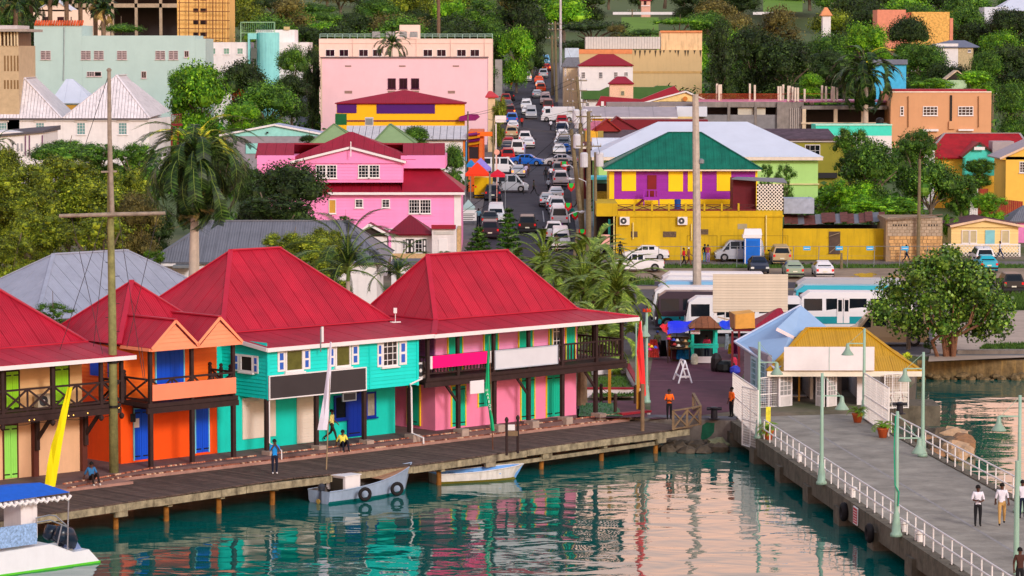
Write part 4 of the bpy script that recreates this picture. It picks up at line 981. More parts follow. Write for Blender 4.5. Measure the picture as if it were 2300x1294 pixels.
# == TOWN BEHIND (plain facades parallel to the picture, each at its own distance)
def X(px,Y,py=300):return AY(px,py,Y)[0]
def Z(py,Y,px=1150):return AY(px,py,Y)[2]
class BLD:
 def __init__(s,name,label,cat,x0,x1,Y,group=None):
  s.Y=Y;s.pl=PL((0,Y),0);s.o=thing(name,label,cat,(X((x0+x1)/2,Y),Y,T(Y)),0,group);s.x0=x0;s.x1=x1
 def wall(s,mat,x0,x1,yt,D,yb=None,dy=0,name='wall'):
  Y=s.Y+dy;b=MB();z0=T(Y)-.6 if yb is None else Z(yb,Y);b.box(X(x0,Y),X(x1,Y),Y,Y+D,z0,Z(yt,Y));return b.build(name,mat,s.o)
 def win(s,x0,y0,x1,y1,nx=2,ny=2,t=.0,**k):return winp(s.pl,s.o,x0,y0,x1,y1,t=t+.02,nx=nx,ny=ny,**k)
 def slab(s,mat,x0,y0,x1,y1,t=.0,th=.06,name='panel'):
  a,c,z0,z1=s.pl.rc(x0,y0,x1,y1,t);b=MB();s.pl.box(b,a,c,t,t+th,z0,z1);return b.build(name,mat,s.o)
 def hip(s,x0,x1,ye,xr0,xr1,yr,D,mat,w=50,dy=-.4,capm=None,faces='flrb',under=None,gap=.02):
  Y=s.Y+dy;ze=Z(ye,Y);Yr=Y+D/2
  s.ro=(ze,Z(yr,Yr));hip(s.o,PL((0,Y),0),X(x0,Y),X(x1,Y),0,-D,ze,X(xr0,Yr),X(xr1,Yr),-D/2,Z(yr,Yr),mat,w=w,faces=faces,capm=capm,under=under or mat,gap=gap)
 def fascia(s,mat,x0,x1,y,h=.2,dy=-.43,name='fascia'):
  Y=s.Y+dy;b=MB();z=Z(y,Y);b.box(X(x0,Y),X(x1,Y),Y-.05,Y+.02,z-h,z-.005);return b.build(name,mat,s.o)
 def gable(s,x0,x1,ye,xp,yp,D,roofm,wallm,barge=None,dy=-.3,inset=0):
  """gable facing the viewer, ridge running back D"""
  Y=s.Y+dy;A=Vector(AY(x0,ye,Y));B=Vector(AY(x1,ye,Y));P_=Vector(AY(xp,yp,Y));d=Vector((0,D,0))
  roof_face(s.o,[A+d,A,P_,P_+d],roofm,w=50,under=roofm);roof_face(s.o,[B,B+d,P_+d,P_],roofm,w=50,under=roofm)
  if wallm:b=MB();o_=Vector((0,.3,-.14));b.extr([A+o_+Vector((.15,0,0)),B+o_-Vector((.15,0,0)),P_+o_],(0,.2,0));b.build('gable',wallm,s.o)
  if barge:b=MB();q=Vector((0,-.04,-.03));b.bar(A+q,P_+q,.06,.22);b.bar(P_+q,B+q,.06,.22);b.build('barge_board',barge,s.o)
def roofmat(n,rgb,**k):k=dict(dict(r=.55,n=.12,sc=.7,wave=.5,wsc=1.2,st=.2),**k);return M(n,rgb,**k)
GREYR=roofmat('light_grey_sheet_roof',(158,162,178),wave=.35,wsc=2.2,dirt=(90,92,104));DGREYR=roofmat('dark_grey_sheet_roof',(114,114,122),wave=.9,wsc=1.6,dirt=(60,60,70))
WHR=roofmat('white_sheet_roof',(206,200,202),dirt=(120,116,118),st=.55);WHR2=M('pale_blue_white_roof',(206,212,226),r=.5,n=.05,sc=.5)
RRD=roofmat('crimson_town_roof',(150,24,48));BURG=roofmat('burgundy_roof',(120,18,36));PKW=M('candy_pink_wall',(250,146,200),r=.65,n=.06,sc=.6)
PKC=M('candy_pink_board',(250,150,204),r=.6,rand=.05,n=.05)
# A light grey hipped roof just behind the row
p1=G(120,572,9.8);p2=G(285,563,9.8);s1,t1=R.st(p1);s2,t2=R.st(p2)
ga=thing('grey_roofed_building','broad light grey hipped sheet roof right behind the orange waterfront building','building',R.P((s1+s2)/2,t1,1.45))
t1=(t1+t2)/2
b=MB();R.box(b,s1-4.5,s2+4.5,t1-4.8,t1+4.8,1.3,6.4);b.build('wall',WHITED,ga)
hip(ga,R,s1-5.1,s2+5.1,t1+5.4,t1-5.4,6.4,s1,s2,t1,9.8,GREYR,w=.9,capm=GREYR,under=DGREYR)
B=BLD('long_grey_roofed_building','long dark grey ribbed hipped roof behind the light grey roof and royal palm trunk','building',340,850,232)
B.wall(WHITED,345,845,592,12);B.hip(328,868,590,470,778,497,13,DGREYR,w=.8,capm=DGREYR)
B.slab(GREYM,392,594,432,600,.3,1.2,name='lean_to_roof');B.fascia(WHITED,340,392,592)
# pink house
B=BLD('pink_house','large candy pink clapboard house with crimson roofs and white framed windows beside the street','house',570,1040,302)
B.wall(PKW,600,1036,434,11);B.wall(PKW,577,662,350,9,yb=420,dy=1.2);B.wall(PKW,900,1000,350,9,yb=378,dy=1.2)
Bp=PL((0,302),0)
siding(Bp,B.o,X(745,302),X(1034,302),Z(515,302),Z(436,302),.02,PKC,pitch=.3)
siding(Bp,B.o,X(745,302),X(1034,302),Z(572,302),Z(517,302),.02,PKC,pitch=.3)
B.slab(WHITE,740,513,1036,517,.02,name='band');B.slab(WHITE,1020,437,1036,573,.045,.05,name='corner_board')
Yf=302
# lower skirt roof: eave y 431, rises back
def quadroof(Bo,pts,mat,w=50):roof_face(Bo.o,pts,mat,w=w,under=mat)
e0=Z(431,Yf-.6);
quadroof(B,[(X(600,Yf),Yf-.6,e0),(X(1043,Yf),Yf-.6,e0),(X(1000,Yf+2),Yf+2.2,e0+1.0),(X(640,Yf+2),Yf+2.2,e0+1.0)],RRD,.9)
quadroof(B,[(X(1043,Yf),Yf-.6,e0),(X(1043,Yf)+.01,Yf+9,e0),(X(958,Yf+6),Yf+6,e0+3.1),(X(905,Yf+1),Yf+1.5,e0+2.4),(X(900,Yf+.5),Yf-.55,e0)][:3]+[(X(905,Yf+2),Yf+2.2,e0+1.9)],RRD,.9)if False else None
b=MB();b.poly([(X(903,Yf),Yf-.55,e0+.05),(X(1043,Yf),Yf-.58,e0+.05),(X(962,Yf),Yf+3.2,Z(361,Yf+3.2)),(X(903,Yf),Yf+3.2,Z(361,Yf+3.2))]);b.poly([(X(1043,Yf),Yf-.58,e0+.05),(X(1043,Yf),Yf+10,e0+.05),(X(962,Yf),Yf+3.2,Z(361,Yf+3.2))]);b.build('side_roof',RRD,B.o)
B.fascia(WHITE,735,1044,432,.25,-.66)
# upper storey with front gable
B.wall(PKW,659,905,362,6,yb=410,dy=-.2)
up3=PL((0,301.8),0);siding(up3,B.o,X(659,302),X(903,302),Z(404,301.8),Z(362,301.8),.02,PKC,pitch=.3)
B.gable(652,912,364,786,331,4.5,RRD,PKW,WHITE,dy=-.7);B.hip(648,934,359,784,792,297,9.5,RRD,dy=1.2,w=1.)
quadroof(B,[(X(578,304.5)-.2,304.0,Z(355,304)),(X(660,304),304.0,Z(355,304)),(X(660,307),307.5,Z(322,307.5)),(X(578,307),307.5,Z(322,307.5))],RRD,1.)
quadroof(B,[(X(905,304),304.0,Z(357,304)),(X(999,304),304.0,Z(357,304)),(X(999,307),307.5,Z(322,307.5)),(X(905,307),307.5,Z(322,307.5))],RRD,1.)
quadroof(B,[(X(1000,311),311,Z(350,311)),(X(578,311),311,Z(350,311)),(X(578,307),307.5,Z(322,307.5)),(X(999,307),307.5,Z(322,307.5))],RRD,4)
b=MB();b.box(X(574,304),X(660,304),303.9,303.97,Z(359,304),Z(355,304));b.build('fascia',WHITE,B.o)
b=MB();b.box(X(787,301),X(789,301),300.9,300.98,Z(352,301),Z(318,301));b.build('gable_finial',WHITE,B.o)
for q in((709,370,757,401),(804,370,853,400)):
 m_=(q[0]+q[2])/2
 winp(up3,B.o,q[0],q[1],m_,q[3],t=.06,nx=3,ny=4,mw=.04,fw=.09);winp(up3,B.o,m_,q[1],q[2],q[3],t=.06,nx=3,ny=4,mw=.04,fw=.09)
for q in((797,447,816,467),(857,447,876,467)):B.win(*q,nx=2,ny=3,t=.05,fw=.1)
B.win(918,448,943,480,nx=4,ny=4,t=.05);B.win(943,448,968,480,nx=4,ny=4,t=.05);B.win(738,448,755,480,nx=1,ny=1,t=.05,gm=M('yellow_blind',(200,150,60)))
# white cottages
B=BLD('white_cottage','small white cottage with burgundy pyramid roof and black framed shutters','house',872,971,285)
B.wall(WHITED,878,971,526,4.5);B.hip(871,973,527,919,922,484,5.4,BURG,dy=-.5)
for q in((903,537,911,569),(932,537,949,569)):B.win(*q,nx=2,ny=3,fw=.07)
for q in((911,537,920,569),(920.5,537,929.5,569),(949.5,537,958,569)):
 o_=B.slab(BLACK,*q,t=.04,name='shutter');w_=(q[2]-q[0])
 for a,c in((.1,.45),(.55,.9)):
  p_=B.slab(WHITE,q[0]+w_*.28,q[1]+32*a,q[2]-w_*.28,q[1]+32*c,t=.105,th=.02,name='shutter_panel');p_.parent=o_;p_.location=(0,0,0)
B.slab(WHITED,890,535,901,569,.03,name='door')
B=BLD('white_annex','narrow white clapboard annex with flat red parapet beside the burgundy roofed cottage','building',971,1026,284)
B.wall(WHITED,969.5,1025,514,5);B.slab(RRD,969,505,1024,514,.05,.3,name='parapet');B.slab(WHITE,985,536,1005,571,.02,name='door');B.wall(STONE,1026,1034,514,5,dy=.1,name='stone_pier')
B.slab(M('pale_plaque',(200,195,190)),975,520,1019,527,.03,name='plaque')
siding(PL((0,284),0),B.o,X(970,284),X(1024,284),Z(571,284),Z(515,284),.0,M('white_clapboard',(222,214,214),rand=.05),pitch=.26)
B=BLD('gabled_shed','little gabled shed with dark slatted gable left of the white cottage','shed',800,873,284)
B.wall(WHITED,806,868,528,4);B.gable(799,874,528,829,504,3.5,BURG,M('dark_slats',(50,40,36),n=.4,sc=6),WHITE,dy=-.4)
B=BLD('flat_roofed_outbuilding','low outbuilding with grey flat roof under the stone garden wall','building',877,955,262)
B.wall(WHITED,878,950,595,5);b=MB();b.box(X(876,262),X(953,262),261.6,268,Z(594,262),Z(591,262));b.build('roof',M('grey_felt',(104,104,110),r=.9),B.o)
tag(wallbox('stone_wall',(X(880,280),280),(X(968,280),280),.5,1,Z(570,280),STONE),'rough stone garden wall under the white cottage','wall')
# small roofs behind the pink house
for(xp,x0,x1,l)in((751,696,812,'pale green pyramid roof left of the pink house gable peak'),(877,836,934,'pale green pyramid roof right of the pink house gable peak')):
 B=BLD('green_roofed_pavilion',l,'building',x0,x1,345);B.wall(WHITED,x0+4,x1-4,324,5.5);B.hip(x0,x1,323,xp,xp,279,6.5,M('sage_green_roof',(134,160,112),r=.6,n=.08),capm=M('sage_cap',(110,136,92)))
B=BLD('mint_gabled_building','low mint building with wide blue grey gable roof left of the green pyramids','building',497,735,385)
B.wall(M('grey_render',(150,142,150),n=.15),500,728,306,8);B.gable(492,740,304,616,280,8,M('blue_grey_roof',(158,168,196),r=.5,n=.1,st=.2),M('pale_mint_wall',(150,216,208)),WHITED)
B.slab(M('pale_mint_wall',(150,216,208)),552,322,582,345,.05,.1,name='door');B.slab(BLACK,598,296,603,300,.3,.1,name='vent')
B=BLD('white_roofed_shop','white shop with ribbed pale metal roof at the street corner behind the pink house','building',780,1046,372)
B.wall(WHITED,782,1045,312,8);Yq=372
roof_face(B.o,[(X(778,Yq),Yq-.5,Z(313,Yq)),(X(1049,Yq),Yq-.5,Z(313,Yq)),(X(1049,Yq+5),Yq+6,Z(283,Yq+6)),(X(778,Yq+5),Yq+6,Z(283,Yq+6))],WHR,w=.8,gap=.06,under=M('dark_gap',(70,60,70)))
B.slab(M('orange_post_paint',(224,120,40)),1040,316,1045,352,.03,name='corner_board');B.slab(M('sky_blue_post',(70,150,210)),1046,318,1048.5,362,.1,.15,name='corner_post')
# yellow and purple shop
YLW=M('bright_yellow_wall',(250,186,8),r=.6,n=.05);PUR=M('violet_sign',(74,4,108),r=.5,n=.05)
B=BLD('yellow_shop','bright yellow shop with purple blank signs and low crimson roof before the big pink wall','building',755,1045,425)
B.wall(YLW,756,1043,233,6);B.hip(752,1047,232,905,913,203,7,RRD,dy=-.4);B.slab(PUR,757,234,801,254,.05,name='signboard');B.slab(PUR,846,234,977,255,.05,name='signboard');B.slab(M('maroon_band',(120,20,60)),755,270,1043,273,.05,name='band')
b=MB();Yq=424;b.extr([AY(1032,262,Yq),AY(1050,257,Yq),AY(1072,257,Yq),AY(1078,263,Yq),AY(1068,271,Yq),AY(1030,272,Yq)],(0,2,0));b.build('awning',M('magenta_awning',(134,14,96)),B.o)
B=BLD('green_tank','dark green ribbed metal tank on the roof before the yellow shop','tank',753,778,415)
b=MB()
for i in range(9):z=Z(281,415)+i*.165;b.box(X(753,415),X(778,415),415-.02*(i%2),416.2,z,z+.16)
b.build('tank_body',M('tank_green',(10,96,50)),B.o)
B=BLD('roof_cabinet','pale grey cabinet on the roof right of the green tank','cabinet',820,838,414);B.wall(M('pale_grey_metal',(196,200,214)),820,838,264,1,yb=282);B.slab(GREYM,821,266,837,280,.01,.03,name='door')
# big pink wall block
BPW=M('pale_pink_render',(240,196,206),r=.75,n=.04,sc=.4,st=.07,dirt=(190,150,160))
B=BLD('pale_pink_block','large blank pale pink building with three narrow dark windows','building',720,1096,455)
B.wall(BPW,721,1094,130,22);B.wall(M('roof_edge_dark',(120,96,96),n=.3),720,1095,128,22,yb=131,dy=-.15,name='parapet_cap')
B.slab(M('edge_strip',(214,190,170)),720,132,724,275,.02,name='edge_strip')
DKP=M('purple_black_glass',(34,8,28),r=.1,n=.1)
for x in(871,897,923.5):B.win(x,176,x+18,200,nx=2,ny=1,gm=DKP,fm=M('maroon_frame',(80,20,60)),fw=.09)
VENT=M('vent_grille',(150,120,110),n=.3,sc=8)
for q in((775,147,789,150),(896.5,147,911,150),(1017,147,1031,150),(774,204,791,210),(871,204,888,210),(924,204,941,210),(1006,204,1022,210)):B.slab(VENT,*q,t=.01,th=.04,name='vent')
# office behind with roof railing
PCH=M('peach_render',(240,208,194),r=.75,n=.05,sc=.5,st=.15,dirt=(190,140,110))
B=BLD('peach_office','peach office block with aluminium roof railing behind the pale pink block','building',717,1107,500)
B.wall(PCH,717.5,1106,87,18);B.slab(M('peach_band',(216,180,168)),718,97,1106,98,.02,.04,name='band')
for x in(731,762,806,837,950.5,981,1026,1056):B.win(x,111,x+21,127,nx=2,ny=1,gm=DKP)
for x in(792,935,1012,1088):B.slab(PCH,x,88,x+1.5,128,.02,.15,name='pilaster')
RAIL=M('mint_rail',(176,212,200),r=.5,metal=.2)
b=MB();
for y in(76.5,81):b.bar(AY(718,y,499.8),AY(1106,y,499.8),.07)
r_=b.build('roof_railing',RAIL,B.o)
for i in range(24):b=MB();x=718.5+i*16.85;b.bar(AY(x,76,499.8),AY(x,87,499.8),.07);b.build('railing_post',RAIL,r_)
B.wall(PCH,898,943,56,4,yb=88,dy=2,name='stair_house');B.wall(PCH,889,898,70,3,yb=88,dy=2,name='stair_wing')
for x0,x1 in((836,854),(867,886),(898,914),(921,938)):B.slab(M('hvac_grille',(150,150,150),n=.3,sc=6),x0,71,x1,84,.3,.3,name='air_handler')
# mint building
MNT=M('pale_mint_render',(180,206,202),r=.75,n=.05,sc=.4,st=.08,dirt=(120,150,150))
B=BLD('mint_block','large plain pale mint building with an orange tiled parapet','building',79,463,450)
B.wall(MNT,79,186,57,12);B.wall(MNT,186.2,440,80,12);B.wall(MNT,440.2,463,87,12)
TIL=M('orange_roof_tile',(214,88,34),r=.6,n=.25,sc=3,rand=.2)
b=MB();b.tube([(0,-.3,0),(0,.9,.55)],[.17,.15],6);tm=b.mesh('roof_tile',TIL)
for i in range(19):w_=wloc(B.o);a=AY(80+i*5.8,56.5,450);inst(tm,'roof_tile',B.o,(a[0]-w_.x,0,a[2]-w_.z+.05))
GRL=M('pale_grille',(210,190,190),r=.6)
for x0,x1 in((91.5,114),(182,204),(211,233),(263,285),(349,371),(379,400)):
 m_=(x0+x1)/2;B.win(x0,114,m_,134,nx=4,ny=5,fm=GRL,mw=.045,fw=.05,gm=DKP);B.win(m_,114,x1,134,nx=4,ny=5,fm=GRL,mw=.045,fw=.05,gm=DKP)
B.win(414,114,424.5,129,nx=2,ny=1,fm=GRL);B.win(195,161,212,172,nx=3,ny=3,fm=GRL,mw=.05);B.win(212,161,228,172,nx=1,ny=1,fm=GRL);B.win(317.5,160,329,176,nx=2,ny=1,fm=GRL)
b=MB();b.tube([AY(145,60,449.8),AY(144,140,449.8),AY(143,180,449.8)],.09,6);b.build('drain_pipe',M('grey_pipe',(165,180,180)),B.o)
# white and aqua building
B=BLD('white_flat_block','white flat roofed building with aqua stair tower and pergola','building',463,694,490)
B.wall(WHITED,463.5,560,95,10,dy=.5);B.wall(WHITED,576,663,67,8,dy=3);B.wall(WHITED,600,694,95,10,dy=1.5)
AQ=M('aqua_render',(140,214,212),r=.7,n=.08,sc=.6,st=.3,dirt=(30,110,140));
b=MB();c=AY(602,100,491);b.lathe([(1.75,T(490)),(1.75,AY(600,73,491)[2])],(c[0],491.5,0),20);b.build('stair_tower',AQ,B.o,smooth=False)
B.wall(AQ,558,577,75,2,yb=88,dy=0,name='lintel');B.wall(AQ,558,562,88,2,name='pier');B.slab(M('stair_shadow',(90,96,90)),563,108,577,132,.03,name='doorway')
GG=M('sage_glass',(120,160,140),r=.2)
for x in(471,502,532.5):B.pl=PL((0,490.5),0);B.win(x,108,x+13.5,122,nx=2,ny=2,gm=GG)
PG=M('pergola_green',(150,190,150),r=.5)
for(x,y0)in[(541,50)]+[(617,50)]:b=MB();b.bar(AY(x,49,491),AY(x,95,491),.12);b.build('pergola_post',PG,B.o)
b=MB();b.bar(AY(541,50,491),AY(617,50,491),.12);b.bar(AY(541,74,491),AY(617,74,491),.1);r_=b.build('pergola_beam',PG,B.o)
for i in range(17):x=545+i*4.3;b=MB();b.bar(AY(x,50,491.05),AY(x+1,72,493),.06);b.build('pergola_slat',PG,r_)
B.slab(M('beige_tank',(190,170,120)),638,60,651,67,-3,.8,name='roof_box')
# tan office at far left
TAN=M('tan_office_stone',(192,168,134),r=.8,n=.12,sc=1.5)
B=BLD('tan_office','tan office building with vertical fins at the far left edge','building',-60,45,400)
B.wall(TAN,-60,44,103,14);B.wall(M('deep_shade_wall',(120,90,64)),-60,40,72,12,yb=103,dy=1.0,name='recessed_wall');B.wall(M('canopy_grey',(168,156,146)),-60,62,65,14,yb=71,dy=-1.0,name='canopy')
B.wall(M('roof_grey_white',(196,188,190)),-60,42,57,10,yb=65,dy=2,name='attic')
FIN=M('pale_fin',(216,196,160))
for x in(2,11,19,26.5,34,40):B.slab(FIN,x-1.6,72,x+1.6,103,-.3,.5,name='fin')
for yy in((125,160),(180,200)):
 for x in(11,18,25.5,33,40):B.slab(M('tan_dark_slot',(128,98,62)),x-2,yy[0],x+2,yy[1],.0,.02,name='slot_window')
 # white pyramid roofed warehouse
WPN=M('white_rib_sheet',(226,220,224),r=.55,n=.12,sc=.8,st=.55,dirt=(120,116,122))
B=BLD('white_warehouse','old white warehouse with two steep corrugated pyramid-ended roofs','building',-30,383,400)
B.wall(WHITED,-30,335,268,14);b=MB();b.extr([AY(335.3,268,400),AY(383,262,409),AY(383,430,409),AY(335.3,430,400)],(-.4,.3,0));b.build('side_wall',WHITED,B.o)
def pyr(x0,x1,xp,yp,xb,yb,x1b,y1b):
 Y0,Yp,Yb=399.6,404,411
 A,C_=AY(x0,266,Y0),AY(x1,266,Y0);P_=AY(xp,yp,Yp);Q=AY(xb,yb,Yb);D_=AY(x1b,y1b,Yb);E_=(A[0],Yb,A[2])
 roof_face(B.o,[A,C_,P_],WPN,w=.42,gap=.045,under=M('dark_gap',(70,60,70)))
 b=MB();b.poly([C_,(C_[0],Yb+3,C_[2]),(P_[0],Yb+3,P_[2]),P_]);b.poly([A,P_,(P_[0],Yb+3,P_[2]),(A[0],Yb+3,A[2])]);b.build('roof_slope',WHR,B.o)
 cap(B.o,[up(A,.06),up(P_,.08)],WPN,.3);cap(B.o,[up(C_,.06),up(P_,.08)],WPN,.3);cap(B.o,[up(P_,.08),(P_[0],Yb+3,P_[2]+.08)],WPN,.4)
pyr(-30,139,55,176,97,170,165,235);pyr(140,336,262,170,285,167,380,252)
B.fascia(M('gutter_dark',(90,84,90)),-30,336,267,.12,-.5,name='gutter')
b=MB();b.poly([AY(337,264,399.6),AY(383,250,411),AY(300,185,409),AY(262,172,404)]);b.build('roof_slope',WHR,B.o)
for x in(-4,80,172,265.5):
 B.win(x,275,x+20.5,303,nx=3,ny=4,fw=.09,gm=M('teal_blind_glass',(110,150,150),r=.2,n=.3,sc=3));B.slab(M('stone_hood',(214,204,196)),x-4,270,x+24,274,.05,.12,name='window_hood')
B2=BLD('rear_white_gable','small white gable roof with mustard side between the two warehouse roofs','building',115,206,425);B2 .wall(M('mustard_wall',(200,150,60)),118,200,236,6);B2 .hip(112,212,232,150,165,178,8,WHR2,w=2)
B=BLD('dark_flat_roofed_building','white building with dark sloping flat roof at the left edge below the warehouse','building',-30,98,362)
B.wall(WHITED,-30,96,297,12);b=MB();b.hexa([AY(-40,310,361.6),AY(99,298,361.6),(X(99,361.6),375,Z(298,361.6)),(X(-40,361.6),375,Z(310,361.6))],[AY(-40,305,361.6),AY(99,293.5,361.6),(X(99,361.6),375,Z(293.5,361.6)+.3),(X(-40,361.6),375,Z(305,361.6)+.3)]);b.build('roof',M('dark_felt_roof',(92,86,92),r=.9,n=.2),B.o)
for x in(27,38,47,81):B.slab(M('grey_window',(150,150,155)),x,322,x+4,340,.02,name='window')
for x in(57,66,95):b=MB();b.tube([AY(x,304,361.9),AY(x,350,361.9)],.07,6);b.build('drain_pipe',M('plum_pipe',(110,60,100)),B.o)
B=BLD('green_roofed_hut','small hut with bright green roof right of the white warehouse','hut',385,492,425);B.wall(M('grey_green_wall',(120,150,120)),392,488,291,6);B.hip(384,496,290,398,460,259,7,M('bright_green_roof',(60,140,60),r=.6,n=.1))
B=BLD('red_lookout_platform','small dark red railed platform on posts beside the white warehouse','platform',384,408,405)
RRT=M('dark_red_timber',(120,30,34))
b=MB();b.box(X(384,405),X(408,405),405,406.5,Z(283,405),Z(278,405));b.build('deck',RRT,B.o)
for x in(386,400):b=MB();b.bar(AY(x,284,405.4),AY(x,330,405.4),.2);b.build('post',RRT,B.o)
for i in range(7):x=385+i*3.6;b=MB();b.bar(AY(x,258,405),AY(x,279,405),.06);b.build('baluster',RRT,B.o)
b=MB();b.bar(AY(384,258,405),AY(408,256,405),.09);b.build('top_rail',RRT,B.o)
B=BLD('orange_cottage','orange hut with maroon roof peeping between the left trees','hut',520,548,445);B.wall(M('hut_orange',(240,100,20)),521,547,197,3);b=MB();b.box(X(517,444.5),X(551,444.5),444.4,449,Z(197,444.5),Z(190,444.5));b.build('roof',BURG,B.o)
B=BLD('grey_gabled_cottage','tiny grey cottage with pale gable among dark trees left of the pale pink block','cottage',665,700,470);B.wall(M('blue_grey_wall',(150,160,180)),668,698,222,4);B.gable(664,702,219,682,208,4,WHR,M('blue_grey_wall',(150,160,180)),WHITED)
# upper left: unfinished block and scaffolded block
B=BLD('cream_gabled_house','cream house with broad gable behind the orange tiled parapet','house',80,165,600)
B.wall(M('cream_render',(236,210,190),n=.06),70,232,22,12);B.gable(78,162,24,122,-2,10,WHR2,M('cream_render',(236,210,190)),None)
for q in((74,37,82,50),(97,38,110,50),(129,38,144,50),(159,38,161,46)):B.slab(DKP,*q,t=.02,name='window')
CSK=M('raw_concrete_frame',(176,156,132),n=.25,sc=1,st=.4)
B=BLD('concrete_frame_building','unfinished open concrete frame building on the hill at upper left','building',150,440,680)
for y in(-35,8):B.wall(CSK,150,435,y,18,yb=y+9,name='floor_slab')
for x in(165,196,252,305,360,410):B.wall(CSK,x,x+6,-40,1.0,name='column')
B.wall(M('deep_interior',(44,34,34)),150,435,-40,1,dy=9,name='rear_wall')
SCY=M('apricot_render',(240,190,112),r=.8,n=.06,sc=.3)
B=BLD('scaffolded_building','yellow unfinished block wrapped in wooden scaffolding at upper left','building',405,515,640)
B.wall(SCY,400,516,-40,14)
for y in(19,46,73,-8):
 for x0,x1 in((434,445),(450,465)):B.slab(M('dark_opening',(40,20,20)),x0,y,x1,y+9,.0,.03,name='window')
SCF=M('scaffold_pole',(120,74,44));b=MB()
for x in(403,424,446,463,478,485,500,512):b.bar(AY(x,-20,638.5),AY(x,95,638.5),.16)
for y in(6,25,45,64,85):b.bar(AY(400,y,638.4),AY(516,y+1,638.4),.16)
r_=b.build('scaffolding',SCF,B.o);r_['kind']='stuff'
# ---- right of the street
GRL2=WHITE
TNW=M('sand_render',(208,178,130),r=.8,n=.05,sc=.3,st=.14,dirt=(90,76,60))
B=BLD('sand_coloured_hall','big sand coloured blank hall with stained parapet and white sheet-clad upper storey','building',1300,1578,560)
B.wall(TNW,1421,1576,112,18);B.wall(TNW,1300,1420.7,111,18);B.slab(M('terracotta_band',(224,140,90)),1300,111,1420,121,.02,name='band');B.wall(M('cream_stained',(232,196,150),st=.6,n=.08,dirt=(90,70,50)),1484,1576,70,8,yb=113,dy=1)
B.slab(M('terracotta_band',(224,140,90)),1483,69,1577,73,-.9,.2,name='coping');Yq=561
B.slab(M('ochre_band',(196,156,96)),1421,160,1576,165,.02,.03,name='band')
b=MB()
for i in range(28):x=1315+i*6;b.box(X(x,Yq),X(x+5.5,Yq),Yq,Yq+6,Z(110,Yq),Z(83,Yq))
stuff(b.build('sheet_cladding',M('pale_cladding',(206,200,196),n=.1,sc=2),B.o))
b=MB();
for i in range(14):x=1425+i*11+random.uniform(-3,3);b.extr([AY(x,113,559.97),AY(x+5,113,559.97),AY(x+2,113+random.uniform(6,20),559.97)],(0,.01,0))
o_=b.build('mould_stain',M('black_mould',(74,62,46),n=.4,sc=4),B.o);o_['kind']='stuff'
B=BLD('cream_corner_building','narrow cream building with grey roof beside the far end of the street','building',1265,1301,540)
B.wall(M('cream_stained2',(224,196,156),st=.2,n=.08),1266,1300,150,10);B.hip(1262,1302,150,1272,1300,129,10,M('old_grey_shingle',(120,116,118),n=.3,sc=3));B.wall(M('pale_blue_sheet',(190,206,222)),1269,1300,108,6,yb=130,dy=6)
for i in range(5):B.win(1268,153+i*4,1272,156+i*4,1,1,sill=False)
B=BLD('white_block_red_roof','white block with crimson hipped roof and four small windows','building',1300,1421,530)
B.wall(WHITE,1300,1421,148,9);B.hip(1299,1423,147,1343,1378,122,9,roofmat('deep_red_roof',(150,8,30)))
for x,y in((1306,162),(1345,162),(1379,162),(1402,162)):B.win(x,y,x+8.5,y+14 if x<1400 else y+9,nx=3,ny=3,mw=.04,fw=.05)
GRR=M('olive_green_roof',(66,104,48),r=.7,n=.08)
B=BLD('green_roofed_building','building with stepped olive green roof behind the little stone tower','building',1305,1500,495)
B.wall(WHITED,1310,1345,222,7);b=MB();Yq=494
b.extr([AY(1306,223,Yq),AY(1500,223,Yq),AY(1518,193,Yq),AY(1475,193,Yq),AY(1470,196,Yq),AY(1365,196,Yq),AY(1348,204,Yq),AY(1306,204,Yq)],(0,3,0));b.build('roof',GRR,B.o);B.win(1315,231,1324,239,3,2)
B=BLD('stone_tower','small pinkish stone tower with crimson pyramid roof','tower',1369,1422,480)
PST=M('pinkish_stone',(232,190,160),n=.25,sc=7,bump=.4);B.wall(PST,1369.5,1422,188,3.6,yb=224)
B.hip(1367,1424,188,1386,1404,172,4.2,RRD);B.slab(M('pale_stone_frame',(220,190,150)),1393,197,1404,215,.02,name='window_frame');B.slab(M('old_glass',(120,120,100),n=.5,sc=4),1395,205,1402,214,.085,.02,name='pane')
B=BLD('red_gabled_hall','crimson roofed hall with yellow gable and round louvre window','building',1340,1605,465)
B.wall(M('straw_wall',(238,206,140)),1480,1560,228,8);B.gable(1440,1602,232,1541,205,8,RRD,M('straw_wall',(238,206,140)),WHITED)
b=MB();c=AY(1539,222,464.6);b.tube([c,(c[0],c[1]-.06,c[2])],.36,16);b.build('round_window',M('orange_louvre',(200,120,50)),B.o)
b=MB();b.extr([AY(1338,238,466),AY(1560,238,466),AY(1520,200,466),AY(1515,193,466),AY(1440,223,466),AY(1350,216,466)][:6],(0,2,0));b.build('rear_roof',RRD,B.o)
B=BLD('grey_sheet_roof_shed','strip of brown grey ribbed roofing above the long grey roof','shed',1360,1570,450);B.wall(roofmat('brown_grey_rib',(140,130,132)),1363,1565,230,4,yb=239)
B.slab(WHITED,1350,228,1356,238,.2,.8,name='chimney')
B=BLD('long_grey_roof_store','store with long pale grey roof over an orange yellow wall by the street','building',1308,1525,430)
B.wall(M('amber_wall',(236,176,50)),1316,1506,262,7);Yq=429.5
roof_face(B.o,[AY(1306,263,Yq),AY(1523,263,Yq),AY(1518,240,Yq+5),AY(1310,240,Yq+5)],M('taupe_sheet',(168,156,160),n=.12,sc=.8),w=3.2,under=DGREYR);B.slab(WHITED,1308,263,1522,266,.45,.1,name='fascia')
b=MB();b.box(X(1520,433),X(1588,433),433,437,Z(262,433),Z(240,433));b.build('annex',WHR2,B.o)
